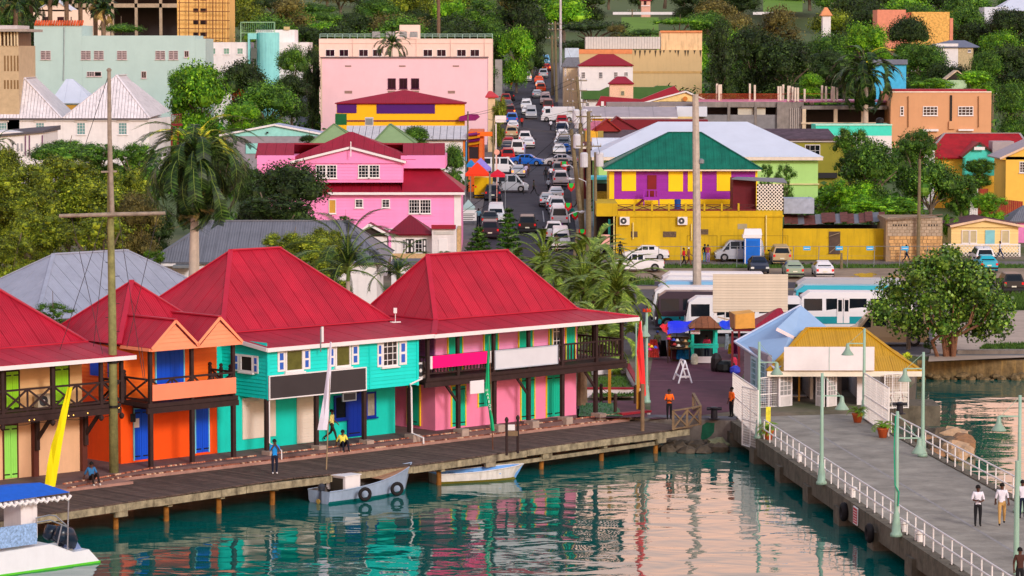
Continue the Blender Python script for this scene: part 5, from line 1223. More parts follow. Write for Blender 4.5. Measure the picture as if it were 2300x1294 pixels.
B=BLD('burgundy_roofs','cluster of burgundy pointed roofs behind the huge white roof','building',1330,1500,405)
B.wall(M('slate_wall',(88,76,90),n=.2),1345,1455,292,5);B.gable(1330,1396,293,1364,267,5,roofmat('rust_red_roof',(150,34,32)),M('rust_red_wall',(140,34,34)),None,dy=-.8);B.gable(1350,1440,293,1387,262,5,BURG,BURG,None,dy=.6)
b=MB();b.box(X(1400,409),X(1590,409),409,414,Z(300,409),Z(269,409));b.build('rear_roof',BURG,B.o);B.slab(M('olive_panel',(160,140,70)),1343,294,1355,311,1.0,.3,name='panel');B.wall(M('faded_pink_roof',(190,110,140),n=.3,sc=2),1306,1350,273,5,yb=293,dy=1,name='side_roof')
# unfinished concrete upper floor
B=BLD('unfinished_concrete_block','unfinished grey concrete block with stub columns on its pink roof slab','building',1565,1995,435)
GCN=M('grey_concrete_frame',(132,124,120),n=.3,sc=1,st=.55,dirt=(70,64,62));
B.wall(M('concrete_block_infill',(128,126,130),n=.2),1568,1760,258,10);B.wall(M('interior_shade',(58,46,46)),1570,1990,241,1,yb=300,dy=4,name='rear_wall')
B.wall(GCN,1566,1760,229,10,yb=241,name='roof_beam');B.wall(GCN,1800,1992,238,10,yb=246,dy=-1,name='roof_beam');B.wall(M('pink_roof_slab',(190,120,150),n=.15),1568,1990,226,12,yb=230,dy=1.5,name='roof_slab')
for x in(1566,1634,1694):B.wall(GCN,x,x+6,229,.8,dy=-.1,name='column')
B.wall(M('plywood_panel',(190,184,170),n=.1),1657,1692,242,.3,yb=260,dy=.5,name='panel');B.wall(M('plywood_panel',(190,184,170)),1700,1719,242,.3,yb=260,dy=.5,name='panel')
B.wall(GCN,1745,1805,230,3,yb=292,dy=-.5,name='stair_wall')
for i in range(7):x=1774+i*4.4;B.slab(M('pale_column_edge',(170,160,156)),x,243,x+2,290,.55,.1,name='louvre')
for x in(1802,1873,1935):B.wall(M('cream_column',(206,186,160)),x,x+8,245,.8,dy=-1.2,name='column')
B.wall(M('cream_sill',(206,186,160)),1800,1992,275,1,yb=279,dy=-1.3,name='sill')
for x,h in((1746,194),(1751,194),(1757,190),(1768,193),(1772,193),(1778,195),(1784,197),(1790,197),(1805,200),(1844,192),(1853,194),(1866,194),(1871,195),(1878,197),(1608,188),(1613,190),(1617,190),(1682,188),(1693,191)):
 B.wall(M('white_column_stub',(224,206,190),st=.3),x,x+4,h,.5,yb=228,dy=.4+random.random()*2,name='column_stub')
RBR=M('orange_mesh_fence',(170,60,30));b=MB()
for i in range(90):x=1570+i*2;b.bar(AY(x,211,437),AY(x,229,437),.04)
b.bar(AY(1570,211,437),AY(1880,211,437),.06);stuff(b.build('rebar_fence',RBR,B.o))
# peach corner building
B=BLD('apricot_block','apricot flat roofed block with white multi pane windows at right','building',2000,2228,432)
APR=M('apricot_wall',(214,158,116),r=.75,n=.05,sc=.5,st=.1,dirt=(150,90,60));B.wall(APR,2000,2226,207,12);B.wall(M('red_parapet',(150,20,40)),2010,2215,201,8,yb=207,dy=1.5,name='parapet');B.slab(M('pale_coping',(236,214,196)),2000,205,2227,208,.02,.1,name='coping')
for q in((2073,239,2106,260),(2152,239,2186,260),(2022,239,2030,260)):B.win(*q,nx=4 if q[2]-q[0]>20 else 1,ny=3,fw=.1,mw=.07)
B.slab(BLACK,2134,214,2138,272,.05,.12,name='cable_duct')
for x in(2040,2198):b=MB();b.tube([AY(x,216,431.8),AY(x,286,431.8)],.06,6);b.build('pipe',M('rust_pipe',(140,96,60)),B.o)
B.slab(WHITED,2071,290,2107,295,.1,.4,name='canopy');B.slab(WHITED,2152,290,2186,294,.1,.4,name='canopy');B.slab(APR,2131,272,2144,290,.02,.3,name='buttress')
B=BLD('turquoise_parapet_building','building with bright turquoise parapet under the right royal palm','building',1830,2005,405)
B.wall(M('bright_aqua_wall',(70,220,196),n=.06),1832,2003,280,6,yb=305);B.wall(WHITED,1832,2003,305,6);B.slab(M('aqua_coping',(190,236,220)),1832,279,2004,282,.05,.1,name='coping')
b=MB();c=AY(1976,272,406);b.lathe([(.5,0),(.5,.5),(.35,.7),(.1,.75)],(c[0],c[1],c[2]-.3),14);tag(b.build('water_tank',BLACK),'round black water tank on the turquoise parapet building roof','tank')
# olive building behind the lime house
B=BLD('olive_building','olive building with patched dark roof right of the huge white roof','building',1700,1925,372)
B.wall(M('olive_wall',(140,134,40),n=.08),1755,1922,318,8);b=MB();Yq=371.5;b.hexa([AY(1700,316,Yq),AY(1880,316,Yq),AY(1860,292,Yq+6),AY(1690,292,Yq+6)],[AY(1700,312,Yq),AY(1880,312,Yq),AY(1860,289,Yq+6),AY(1690,289,Yq+6)]);b.build('roof',M('patched_dark_roof',(84,66,76),n=.5,sc=1.2,r=.9),B.o);B.slab(WHITED,1740,312,1900,319,.1,.2,name='fascia')
B.win(1808,325,1842,352,3,2);B.slab(M('stair_black',(40,36,40)),1838,388,1880,400,.2,.3,name='stair')
# huge white roof with lime walls
B=BLD('lime_walled_hall','long pale lime hall under a huge smooth white hipped roof','building',1330,1848,345)
LWL=M('pale_lime_wall',(176,220,130),r=.7,n=.05,sc=.5,st=.08);B.wall(LWL,1345,1838,354,14)
B.hip(1328,1850,353,1478,1678,274,16,WHR2,dy=-.7,w=60);B.fascia(M('cream_fascia',(230,214,196)),1329,1849,353,.35,-.75)
b=MB();b.box(X(1330,343),X(1345,343)+2,343,350,Z(345,343),Z(312,350));
B.slab(M('cream_ledge',(220,210,150)),1700,412,1840,415,.05,.15,name='ledge')
B=BLD('low_white_roof','low white flat roof left of the huge white hipped roof','building',1328,1420,352);B.wall(WHR2,1330,1440,311,3,yb=352,dy=8);B.wall(LWL,1332,1438,352,3,dy=8)
# emerald roofed purple and yellow house
EM=M('emerald_sheet_roof',(10,104,84),r=.5,n=.25,sc=.9,wave=.5,wsc=1.2,st=.3,dirt=(10,60,54));VIO=M('violet_clapboard',(150,26,160),r=.6,n=.05,rand=.06);YW=M('golden_yellow_trim',(252,208,10),r=.55,n=.04)
B=BLD('purple_house','purple and yellow clapboard house with emerald hipped roof above the yellow block','house',1367,1705,308)
B.wall(YW,1369,1702,382,8,yb=474);Pq=PL((0,308),0)
for a,c in((1380,1697),):siding(Pq,B.o,X(a,308),X(c,308),Z(447,308),Z(384,308),.01,VIO,pitch=.2)
B.hip(1355,1712,380,1502,1574,298,9.4,EM,w=.8,capm=M('emerald_cap',(8,84,70)),dy=-.7);B.fascia(M('cream_fascia',(230,214,196)),1357,1710,381,.14,-.76)
for q in((1396.5,384,1428.5,429),(1501.5,384,1534,430),(1545,384,1576.5,430),(1610,384,1642,429)):B.slab(YW,*q,t=.05,th=.05,name='window_shutter')
B.slab(M('brown_red_door',(124,22,26)),1454,393.5,1474.5,442,.05,name='door');b=MB()
VP=M('violet_rail',(150,40,170))
for x in(1446,1458,1471,1480):b=MB();b.bar(AY(x,427,306.6),AY(x,447 if 1450<x<1475 else 462,306.6),.12);b.build('stair_post',VP,B.o)
b=MB();b.bar(AY(1445,427,306.6),AY(1481,427,306.6),.1);b.bar(AY(1445,446,306.6),AY(1481,446,306.6),.3);b.build('landing',VP,B.o);b=MB();b.bar(AY(1446,448,306.8),AY(1428,463,306.8),.8,.2);b.build('stair',M('maroon_stair',(96,16,30)),B.o)
# yellow block
YB=M('mustard_yellow_wall',(204,168,24),r=.8,n=.12,sc=.6,st=.45,dirt=(120,100,36))
B=BLD('yellow_block','long mustard yellow commercial block with roof terrace and walled yard','building',1370,1995,297)
B.wall(YB,1388,1759,474,9.5);B.wall(YB,1340,1387.5,457,9,yb=486,dy=-.1);B.wall(YB,1384,1388,486,1,dy=-.05,name='pier');B.slab(M('maroon_parapet_base',(110,30,30)),1385,470,1697,475,-.4,.3,name='parapet_base')
B.slab(YB,1385,483,1760,487,.01,.12,name='ledge');B.wall(YB,1760.5,1995,514,.35,dy=.3,name='yard_wall');
for x in(1425,1465,1503,1541,1583,1622,1660):B.wall(YB,x-2,x+2,457,.35,yb=475,dy=0,name='parapet_post')
xs_=[1385,1425,1465,1503,1541,1583,1622,1660,1697]
MRN=M('dark_maroon_rail',(80,26,30))
for a,c in zip(xs_,xs_[1:]):b=MB();b.bar(AY(a+2,461,297.2),AY(c-2,472,297.2),.07);b.bar(AY(a+2,472,297.2),AY(c-2,461,297.2),.06);b.bar(AY(a+2,460,297.2),AY(c-2,460,297.2),.06);b.build('parapet_rail',MRN,B.o)
HB=M('hollow_block',(96,78,60),n=.5,sc=8)
for q in((1417,520,1432,533),(1489,520,1519,533),(1574,515,1591,527)):B.slab(HB,*q,t=.01,th=.02,name='vent_block');
B.slab(M('grey_patch',(160,150,120)),1657,503,1678,515,.005,.01,name='render_patch')
for q in((1543,529,1611,570),(1619,529,1770,572)):
 for e_ in((q[0],q[1],q[2],q[1]+1),(q[0],q[1],q[0]+1,q[3]),(q[2]-1,q[1],q[2],q[3])):B.slab(M('mustard_groove',(150,122,20)),*e_,t=.005,th=.02,name='render_groove')
B.slab(M('gate_timber',(84,66,56),n=.3),1862,520,1887,571,-.28,.05,name='gate');b=MB();b.bar(AY(1863,531,296.9),AY(1886,523,296.9),.12,.05);b.bar(AY(1863,568,296.9),AY(1886,548,296.9),.12,.05);b.build('gate_brace',M('pale_timber',(150,130,104)),B.o)
for x0,y0,y1 in((1422,500,537),(1553,503,540),(1721,484,560),(1379,486,590)):b=MB();b.tube([AY(x0,y0,296.8),AY(x0,y1,296.8)],.06,6);b.build('drain_pipe',M('cream_pipe',(226,206,130)),B.o)
for x,l in((1403,'wall air conditioner on the mustard block, nearer the street'),(1533,'wall air conditioner on the mustard block, left of the tall white pole')):
 c=AY(x,505,296.7);acunit((c[0],296.75,c[2]),PL((0,296.9),0),label=l,w=.92,h=.75)
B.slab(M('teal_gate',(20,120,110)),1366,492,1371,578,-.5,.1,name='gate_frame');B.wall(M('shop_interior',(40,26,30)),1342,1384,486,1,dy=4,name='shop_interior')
o_=B.slab(M('pink_cloth',(232,170,160)),1350.5,527,1369.5,558,.6,.05,name='hanging_cloth');o_.parent=None;o_.matrix_world=Matrix.Translation(B.o.location);tag(o_,'pale pink cloth hanging at the yellow block side entrance','cloth')
# shed and lattice on the terrace
B=BLD('maroon_shed','maroon shed with white lattice screen on the yellow block terrace','shed',1645,1759,300)
B.wall(M('maroon_sheet',(96,12,30),n=.15),1647,1699,402,4,yb=474);b=MB();b.hexa([AY(1643,403,298.8),AY(1768,412,298.8),AY(1760,402,303),AY(1655,399,303)],[AY(1643,401,298.8),AY(1768,410,298.8),AY(1760,400,303),AY(1655,397,303)]);b.build('roof',DGREYR,B.o)
def lattice(par,x0,y0,x1,y1,Y,step,mat,w=.05):
 b=MB();W_=x1-x0;H_=y1-y0;k=-H_
 while k<W_:
  a0,a1=max(0,k),min(W_,k+H_);b.bar(AY(x0+a0,y0+(a0-k),Y),AY(x0+a1,y0+(a1-k),Y),.02,w);b.bar(AY(x0+a0,y1-(a0-k),Y+.03),AY(x0+a1,y1-(a1-k),Y+.03),.02,w);k+=step
 o=b.build('lattice',mat,par);o['kind']='stuff';return o
lattice(B.o,1700,414,1759,474,298.4,8,M('white_lattice',(236,226,214)),.08);B.slab(M('shed_dark',(38,28,26)),1700,414,1759,474,.8,.1,name='shade_backing')  # dark sheet added behind the lattice so its gaps read as shade
tag((lambda b:b.build('water_barrel',M('barrel_blue',(10,70,150))))(MB().lathe([(.3,0),(.32,.3),(.3,.6),(.32,.9),(.28,.95)],AY(1522,470,299),14)),'blue plastic barrel on the yellow block terrace','barrel')
# ragged shed roofs between block and stone wall
B=BLD('ragged_tin_shed','sagging shed with rusty tin sheets behind the yellow yard wall','shed',1760,2120,303)
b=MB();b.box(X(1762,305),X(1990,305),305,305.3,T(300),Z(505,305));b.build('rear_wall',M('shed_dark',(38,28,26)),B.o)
RUS=M('rusty_tin',(110,60,52),n=.5,sc=2,r=.8);TIN=M('bluish_tin',(164,172,190),n=.2,sc=2)
for i in range(16):x=1762+i*14;Yq=300.5;y=505-i*.4+random.uniform(-3,3);b=MB();b.hexa([AY(x,y,Yq),AY(x+17,y-1,Yq),AY(x+15,y-22,Yq+5),AY(x-2,y-21,Yq+5)],[AY(x,y-1,Yq),AY(x+17,y-2,Yq),AY(x+15,y-23,Yq+5),AY(x-2,y-22,Yq+5)]);b.build('roof_sheet',(RUS,RUS,DGREYR)[i%3],B.o)
b=MB();b.box(X(1762,303),X(1830,303),303,306,Z(480,303),Z(446,303));b.build('tin_wall',TIN,B.o)
# stone and block building: visible masonry courses
B=BLD('stone_block_building','weathered building of tan rubble stone below grey blocks beside the yellow yard wall','building',1992,2118,295.5)
B.wall(M('mortar',(150,124,96),n=.2),1992,2118,491,7)
SB=M('tan_building_stone',(206,160,104),n=.25,sc=3,rand=.2,bump=.3);GB=M('grey_building_block',(176,156,134),n=.2,sc=3,rand=.12)
w0=wloc(B.o);bsm=MB().box(-.5,.5,-.04,.02,0,1).mesh('stone',SB);gbm=MB().box(-.5,.5,-.03,.02,0,1).mesh('block',GB)
pw=7000/295.5;cnt=0
for r_ in range(6):
 y1=530-r_*7;off_=(r_%2)*5
 for i in range(12):
  x0=max(1993,1993+i*11-off_);x1=min(2117,1993+(i+1)*11-off_)
  if x1-x0<3:continue
  a=AY((x0+x1)/2,y1,295.5);inst(gbm,'block',B.o,(a[0]-w0 .x,-.005,a[2]-w0 .z),0,((x1-x0-1)/pw,1,6.2/pw))
y1=583
while y1>533:
 h=random.choice((7,8,9));x0=1996+random.random()*5
 while x0<2114:
  wd=min(random.uniform(7,15),2117-x0);a=AY(x0+wd/2,y1,295.5);inst(bsm,'stone',B.o,(a[0]-w0 .x,-.005,a[2]-w0 .z),0,((wd-1)/pw,1,(h-1)/pw));x0+=wd
 y1-=h
b=MB();b.bar(AY(1988,493,295),AY(2117,482,295),.3,.08);b.build('roof_edge',M('rotten_timber',(120,96,80)),B.o)
for x in(2005,2011,2017,2023,2029,2035,2065,2085,2091,2097,2103):B.slab(BLACK,x,504,x+3,508,.03,.01,name='vent_hole')
# cream cottage and lattice fence
B=BLD('cream_cottage','cream clapboard cottage with low brown roof and pale blue door at right','house',2138,2330,303)
CRM=M('cream_board',(240,208,140),rand=.05,n=.06);B.wall(CRM,2139,2290,512,8);siding(PL((0,303),0),B.o,X(2139,303),X(2290,303),Z(556,303),Z(508,303),.0,CRM,pitch=.27)
B.gable(2134,2300,508,2213,492,8,M('brown_tin_roof',(92,44,50),n=.3),CRM,M('cream_barge',(224,190,160)),dy=-.5)
for q in((2160,517,2177,547),(2178,517,2194,547),(2249,517,2267,547)):B.win(*q,nx=1,ny=1,t=.04,gm=M('cream_curtain',(196,180,140)))
B.slab(M('powder_blue_door',(130,196,206)),2213,517,2234,550,.04,name='door')
lf=thing('lattice_fence','white diamond lattice fence in front of the cream cottage','fence',(X(2200,299.5),299.5,2));lattice(lf,2120,550,2290,580,299.4,8,M('white_lattice',(236,226,214)),.055)
for x in(2120,2205,2290):b=MB();b.bar(AY(x,548,299.5),AY(x,582,299.5),.16);b.build('fence_post',WHITE,lf)
b=MB();b.bar(AY(2120,549,299.5),AY(2290,549,299.5),.1);b.build('top_rail',WHITE,lf)
B=BLD('pink_lilac_hut','lilac hut corner with grey roof at the right edge above the cottage','hut',2275,2340,312);B.wall(M('lilac_wall',(220,130,190)),2284,2340,500,4);B.hip(2270,2350,498,2300,2330,462,6,DGREYR)
# red roofed teal gable house, yellow house
B=BLD('red_roofed_house','worn bright red roofed house with aqua boarded gable at right','house',2080,2310,352)
RWN=M('worn_red_roof',(164,16,26),n=.3,sc=1.,st=.3,dirt=(120,60,60));B.wall(M('amber_wall2',(236,178,60)),2092,2300,356,9);B.hip(2076,2330,355,2122,2290,300,11,RWN,capm=M('grey_ridge',(160,150,150)),dy=-.6)
AQB=M('aqua_board',(80,214,196),rand=.06);B.wall(AQB,2168,2236,350,3,yb=395,dy=-2.0,name='gable_wing');B.gable(2160,2246,352,2200,320,6,RWN,AQB,M('brown_barge',(90,50,40)),dy=-2.4);B.slab(WHITED,2188,330,2212,337,2.6,.05,name='gable_vent')
for i in range(9):x=2169+i*7.4;B.slab(AQB,x,350,x+6.9,394,2.02,.04,name='board')
b=MB();b.box(X(2230,349),X(2278,349),349,352,Z(345,349),Z(316,352));b.build('grey_patch_roof',M('taupe_sheet',(168,156,160)),B.o)
B=BLD('yellow_gabled_house','yellow gabled house cut by the right edge of the view','house',2250,2340,335)
B.wall(M('egg_yellow_wall',(240,190,80),n=.06),2260,2350,352,8);B.gable(2246,2400,356,2330,318,9,M('taupe_sheet',(168,156,160)),M('egg_yellow_wall',(240,190,80)),M('cream_barge',(224,190,160)));B.win(2290,363,2302,388,2,4)
tag(MB().box(X(2078,350),X(2100,350),350,351,T(350),Z(335,350)).build('white_annex',WHITED),'small white annex left of the worn red roof','building')
fr_=thing('red_fence','rust red plank fence behind the small trees at right','fence',(X(2240,325),325,T(325)))
for i in range(26):x=2180+i*4.6;b=MB();b.box(X(x,325),X(x+4.2,325),325,325.06,T(325),Z(424 if i<9 else 440+i*.5,325));b.build('plank',M('rust_red_plank',(150,50,34),rand=.2)if i>3 else WHITED,fr_)
# upper right
B=BLD('salmon_stone_building','salmon building with a tall honey coloured stone end wall on the hill','building',1968,2140,640)
HST=M('honey_cobble',(224,172,90),n=.5,sc=2.2,bump=.5);B.wall(M('salmon_wall',(220,140,112)),1968,2032,22,8);B.wall(HST,2045,2130,27,8);B.wall(M('salmon_wall',(220,140,112)),2131,2138,41,8);B.wall(M('salmon_dark',(190,104,84)),2030,2045,29,6,dy=.5)
B=BLD('grey_roofed_villa','villa with blue grey hipped roof and stone walls among hillside trees','house',2092,2198,600);B.wall(M('pale_stone_wall',(190,170,130),n=.3,sc=3),2150,2184,106,6);B.wall(WHITED,2100,2150,98,6);B.hip(2085,2200,106,2130,2165,91,9,M('slate_blue_roof',(112,116,134)));B.win(2174,111,2181,118,2,2)
B=BLD('sky_blue_house','low sky blue house with slate roof among trees at upper right','house',1958,2036,520);B.wall(M('sky_blue_wall',(70,180,226)),1960,2034,146,5);B.wall(M('slate_blue_roof',(112,116,134)),1957,2037,134,6,yb=145,dy=-.5,name='roof')
B=BLD('tin_shack','small shack with striped tin roof among bushes at right','shack',2125,2175,500);B.wall(M('pale_green_wall',(170,200,160)),2128,2170,178,3);B.gable(2124,2178,178,2150,158,4,M('striped_tin',(214,190,160),n=.3,sc=2),M('shed_dark',(38,28,26)),None)
B=BLD('white_hilltop_hall','white roofed hall at the top right corner','building',2208,2340,760);B.wall(WHR2,2208,2262,16,9);B.hip(2235,2380,24,2275,2360,-8,14,WHR2)
B=BLD('pink_clubhouse','small pink and white clubhouse by the green field at top centre','building',1442,1460,900);B.wall(M('clubhouse_pink',(224,170,150)),1440,1460,0,5);B.slab(WHITE,1440,12,1460,14,.1,.2,name='balcony');B.slab(DKP,1446,2,1452,11,.02,name='window');B.hip(1437,1463,1,1446,1454,-8,6,RRD)
B=BLD('white_boundary_wall','long low white boundary wall beyond the green field','wall',1375,1640,880)
B.wall(WHITED,1376,1600,27,.6,yb=33);B.wall(WHITED,1690,1745,27,.6,yb=33)
B=BLD('orange_roofed_gatehouse','little gatehouse with orange peak beside the right field','hut',1838,1866,700);B.wall(WHITED,1846,1864,34,3);B.hip(1842,1868,35,1850,1856,17,4,M('peach_roof',(226,150,100)))
B=BLD('maroon_storefront','dark maroon shop front in the shade of the crowded utility poles','building',1306,1346,362)
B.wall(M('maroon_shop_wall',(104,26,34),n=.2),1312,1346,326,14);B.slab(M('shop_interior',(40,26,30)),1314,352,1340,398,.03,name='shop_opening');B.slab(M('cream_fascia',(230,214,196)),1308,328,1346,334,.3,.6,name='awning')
B=BLD('teal_verandah','pale teal verandah with yellow block planter left of the purple house','building',1326,1368,322)
B.wall(M('teal_verandah_wall',(110,190,190),n=.1),1336,1366,402,6);B.wall(M('teal_tin',(70,190,200)),1326,1368,398,5,yb=404,dy=-1.2,name='roof');B.slab(M('yellow_screen_block',(170,140,40),n=.5,sc=7),1334,430,1366,450,.5,.2,name='planter');B.slab(BLACK,1340,412,1364,430,.2,.05,name='railing')
# left street side shops
B=BLD('orange_street_shop','orange shop front with purple and yellow awnings on the left side of the street','building',1050,1108,372)
B.wall(M('shop_orange',(226,96,20),n=.1),1052,1086,296,14);B.slab(M('shop_orange_bright',(246,110,20)),1072,296,1106,306,.3,.3,name='signboard')
for i,m_ in enumerate(((120,20,110),(240,170,30),(120,20,110),(240,170,30))):b=MB();y=300+i*7;b.hexa([AY(1052,y+6,371.3),AY(1078,y+2,371.3),AY(1078,y-2,372),AY(1052,y+2,372)],[AY(1052,y+4,371.2),AY(1078,y,371.2),AY(1078,y-4,372),AY(1052,y,372)]);b.build('awning',M('awning_%d'%m_[0],m_),B.o)
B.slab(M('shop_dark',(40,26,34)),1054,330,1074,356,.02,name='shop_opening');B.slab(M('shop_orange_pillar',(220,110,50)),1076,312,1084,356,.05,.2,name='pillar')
tag(MB().box(X(1112,560),X(1128,560),560,566,T(560),Z(134,560)).build('grey_booth',M('booth_grey',(150,146,142))),'plain grey building end beside the far street','building')
B=BLD('red_roofed_corner_shop','small red roofed corner shop right of the pale pink block','building',1096,1120,440);B.wall(M('corner_cream',(220,190,150)),1096,1112,219,5);B.hip(1090,1120,218,1098,1104,205,5,M('light_red_roof',(206,60,66)))
# == TREES IN THE TOWN AND ON THE HILL
for a in((452,218,90,78,420,'r1','bright','vivid bright green round tree right of the white warehouse'),(408,190,42,42,424,'r3','bright','bright green tree lobe against the mint block wall'),(545,190,62,58,440,'r2','dark','dark tree behind the vivid green one below the three small windows'),(600,235,80,55,432,'r2','mid','dense green tree right of the orange hut'),(540,258,55,28,412,'r3','bright','low bright shrub tree below the orange hut'),(655,145,48,46,450,'r3','mid','rounded clipped looking tree in front of the aqua stair tower'),(655,205,50,38,444,'r2','dark','dark lower tree under the rounded clipped tree'),(700,180,30,50,462,'t1','dark','narrow dark tree at the left corner of the pale pink block'),(272,66,52,26,520,'f1','mid','smooth domed green tree behind the mint block roof'),(75,130,34,60,460,'t1','dark','dark tree between the tan office and the mint block'),(140,330,60,22,330,'o1','mid','flat topped dark tree before the white warehouse, left one'),(215,345,75,32,326,'o2','mid','flat topped dark tree before the white warehouse, behind the mast'),(300,350,62,40,322,'o1','mid','open dark tree between the mast and the big drooping palm'),(500,345,42,50,310,'o2','dark','dark tree right behind the big drooping palm crown'),(40,425,105,80,226,'o2','olive','olive feathery tree at the left edge above the grey roof'),(150,400,105,68,232,'o1','olive','olive feathery tree left of the mast above the cross spar'),(285,425,68,66,236,'o2','olive','olive feathery tree between the mast and the drooping palm'),(95,520,95,66,218,'o1','olive','olive feathery tree with bare twigs just above the light grey roof'),(225,525,90,60,214,'o3','olive','olive feathery tree behind the mast below the cross spar'),(20,560,70,50,208,'o1','olive','low olive tree at the far left edge beside the light grey roof'),(345,505,60,60,245,'o1','dark','dark shadowy tree behind the pale palm trunk'),(345,578,34,22,205,'o3','bright','small bright shrub between the two grey roofs'),(60,470,90,60,224,'r2','olive','dense olive tree at left under the dark flat roofed building'),(205,460,95,62,229,'r1','olive','dense olive tree right behind the mast cross spar'),(130,350,80,30,250,'r2','mid','green tree crown just below the dark flat roofed building'),(310,490,66,60,226,'r2','brown','brownish twiggy tree right of the mast'),(10,380,60,50,240,'r1','olive','olive tree top at the far left edge'),(700,575,90,50,216,'r4','olive','dense yellow olive tree over the turquoise building roof'),(-90,430,110,100,226,'r2','olive','olive tree beyond the left edge of the view'),(-230,420,120,110,232,'r1','mid','green tree farther beyond the left edge of the view'),(120,700,60,26,160,'o3','mid','leafy dark bush between the beige and orange building roofs'),(655,430,105,70,262,'r2','dark','big dark rounded tree covering the left of the pink house'),(560,420,60,62,268,'o2','dark','dark open tree between the drooping palm and the big dark tree'),(620,465,95,36,256,'o1','dark','dark lower boughs just above the long grey roof'),(640,545,60,32,218,'o2','olive','yellow olive tree in front of the long grey roof, left part'),(735,540,52,40,220,'o1','olive','yellow olive tree in front of the long grey roof, right part'),(740,605,60,36,212,'o2','olive','yellow olive lower crown behind the turquoise building hip'),(775,495,22,14,262,'o3','mid','little bush at the ridge end of the long grey roof'),(935,305,38,22,352,'r1','mid','green tree behind the right green pyramid roof'),(690,315,24,12,350,'r1','dark','small dark shrub left of the left green pyramid roof'),(1020,365,30,44,318,'r2','mid','green tree at the street end of the pink house'),(1122,250,22,42,440,'o1','olive','dusty olive street tree left of the queue of cars'),(1000,570,22,8,270,'o3','mid','low shrub behind the pink building roof ridge'),(1160,110,46,50,585,'r1','bright','green mango tree at the head of the street, right one'),(1110,95,44,50,590,'r2','mid','green mango tree at the head of the street, left one'),(1195,75,50,60,640,'r2','dark','tall dark tree closing the view up the street'),(1385,68,26,14,600,'r3','brown','rust tinted small tree behind the white clad upper storey'),(1330,62,90,34,680,'f1','dark','wide flat dark tree crown right of the tall street pole'),(1525,50,62,22,650,'f1','bright','fresh green spreading tree above the sand coloured hall'),(1450,75,50,20,640,'f1','mid','green spreading tree left behind the cream penthouse'),(1620,150,50,68,505,'t1','dark','dark creeper covered tree touching the sand coloured hall'),(1690,120,75,66,520,'r2','dark','great dark tree behind the concrete stub columns, left half'),(1770,150,78,62,515,'r1','dark','great dark tree behind the concrete stub columns, right half'),(1825,185,36,20,470,'r1','bright','yellow green bush behind the concrete stub columns'),(1945,95,60,50,560,'r3','bright','vivid green round tree behind the right royal palm'),(1975,135,36,26,550,'r1','bright','vivid green lower bough right of the royal palm crown'),(2040,80,60,46,600,'r2','dark','dark tree before the salmon building'),(2080,140,62,46,545,'r2','mid','dark green round tree right of the sky blue house'),(2215,150,44,40,530,'r2','mid','round green tree right of the slate roofed villa'),(2245,105,60,40,560,'r3','bright','fresh green tree above the round one at right'),(2165,60,55,46,660,'r1','mid','olive green tree right of the honey coloured stone wall'),(2262,60,60,44,640,'r2','dark','dark tree under the white hilltop hall'),(2275,235,52,56,452,'r2','mid','green tree right of the apricot block'),(2090,190,60,20,470,'o1','bright','bright creeper covered shrubs behind the apricot block'),(2190,175,50,24,480,'o2','bright','leafy shrubs right of the tin shack'),(1910,320,50,46,322,'o2','mid','open leafy tree under the royal palm trunk'),(1960,380,80,66,318,'r1','mid','dense green tree at the centre of the clump above the stone building'),(2055,330,62,56,324,'o1','mid','leafy tree top right of the palm trunk'),(2090,420,82,66,320,'r2','mid','dense green tree behind the tall right hand pole'),(1905,440,76,50,316,'o1','bright','lighter leafy tree at the left of the clump above the rusty shed'),(1990,468,110,36,312,'o2','bright','low leafy boughs just over the rusty shed roofs'),(2158,440,56,60,322,'o2','mid','leafy tree at the right end of the clump before the red fence'),(2135,520,24,46,306,'o1','bright','narrow leafy shrub between the stone building and the cream cottage'),(2225,455,48,30,312,'o1','bright','low green tree in front of the red fence'),(2200,375,50,26,335,'o2','mid','trailing green shrub below the aqua gable'),(1765,395,30,34,318,'o3','mid','banana like shrub between the purple house and the lime wall'),(1722,385,20,22,318,'o3','mid','small leafy plant at the right wall of the purple house'),(1850,455,36,22,318,'o3','bright','green bush behind the ragged tin shed'),(2090,775,20,16,213,'o3','mid','low weedy shrub at the foot of the sea grape tree'),(2035,800,16,12,206,'o3','ylw','spiky yellow green plant by the gold roof'),(1372,408,0,0,0,'','','')):
 if a[5]:tree(a[0],a[1],a[2],a[3],a[4],a[5],a[6],a[7])
KEEP=[(0,0,1150,1250,165,700),(1,1,1395,1475,66,900),(1,1,1712,1800,14,900),(0,0,1962,2142,75,640),(0,0,2090,2200,132,600),(0,0,1955,2040,165,520),(0,0,2208,2340,26,760),(0,0,60,520,95,690),(0,0,1435,1465,22,900),(0,0,1300,1580,205,558),(0,0,2122,2178,182,500),(0,0,1838,1870,46,700)]
def blocked(px,py,rx,rz,Y):
 for(_,_,x0,x1,yb,yy)in KEEP:
  if Y<yy+12 and px+rx*.8>x0 and px-rx*.8<x1 and py-rz<yb and not(yb<=34 and py-rz>28):return True
 if Y<664 and 1140<px<1262:return True
 return False
zones=[(-99,380,'above the mint block'),(380,720,'behind the white block with the aqua tower'),(720,1112,'above the peach office'),(1112,1290,'beyond the head of the street'),(1290,1580,'above the sand coloured hall'),(1580,1870,'above the unfinished concrete block'),(1870,2090,'above the apricot block'),(2090,9999,'at the upper right')]
cnt={}
ORD=['first','second','third','fourth','fifth','sixth','seventh','eighth','ninth','tenth','eleventh','twelfth']
rowsY=[(530,'nearest'),(590,'second'),(640,'third'),(700,'fourth'),(770,'fifth'),(850,'sixth'),(960,'seventh'),(1100,'farthest')]
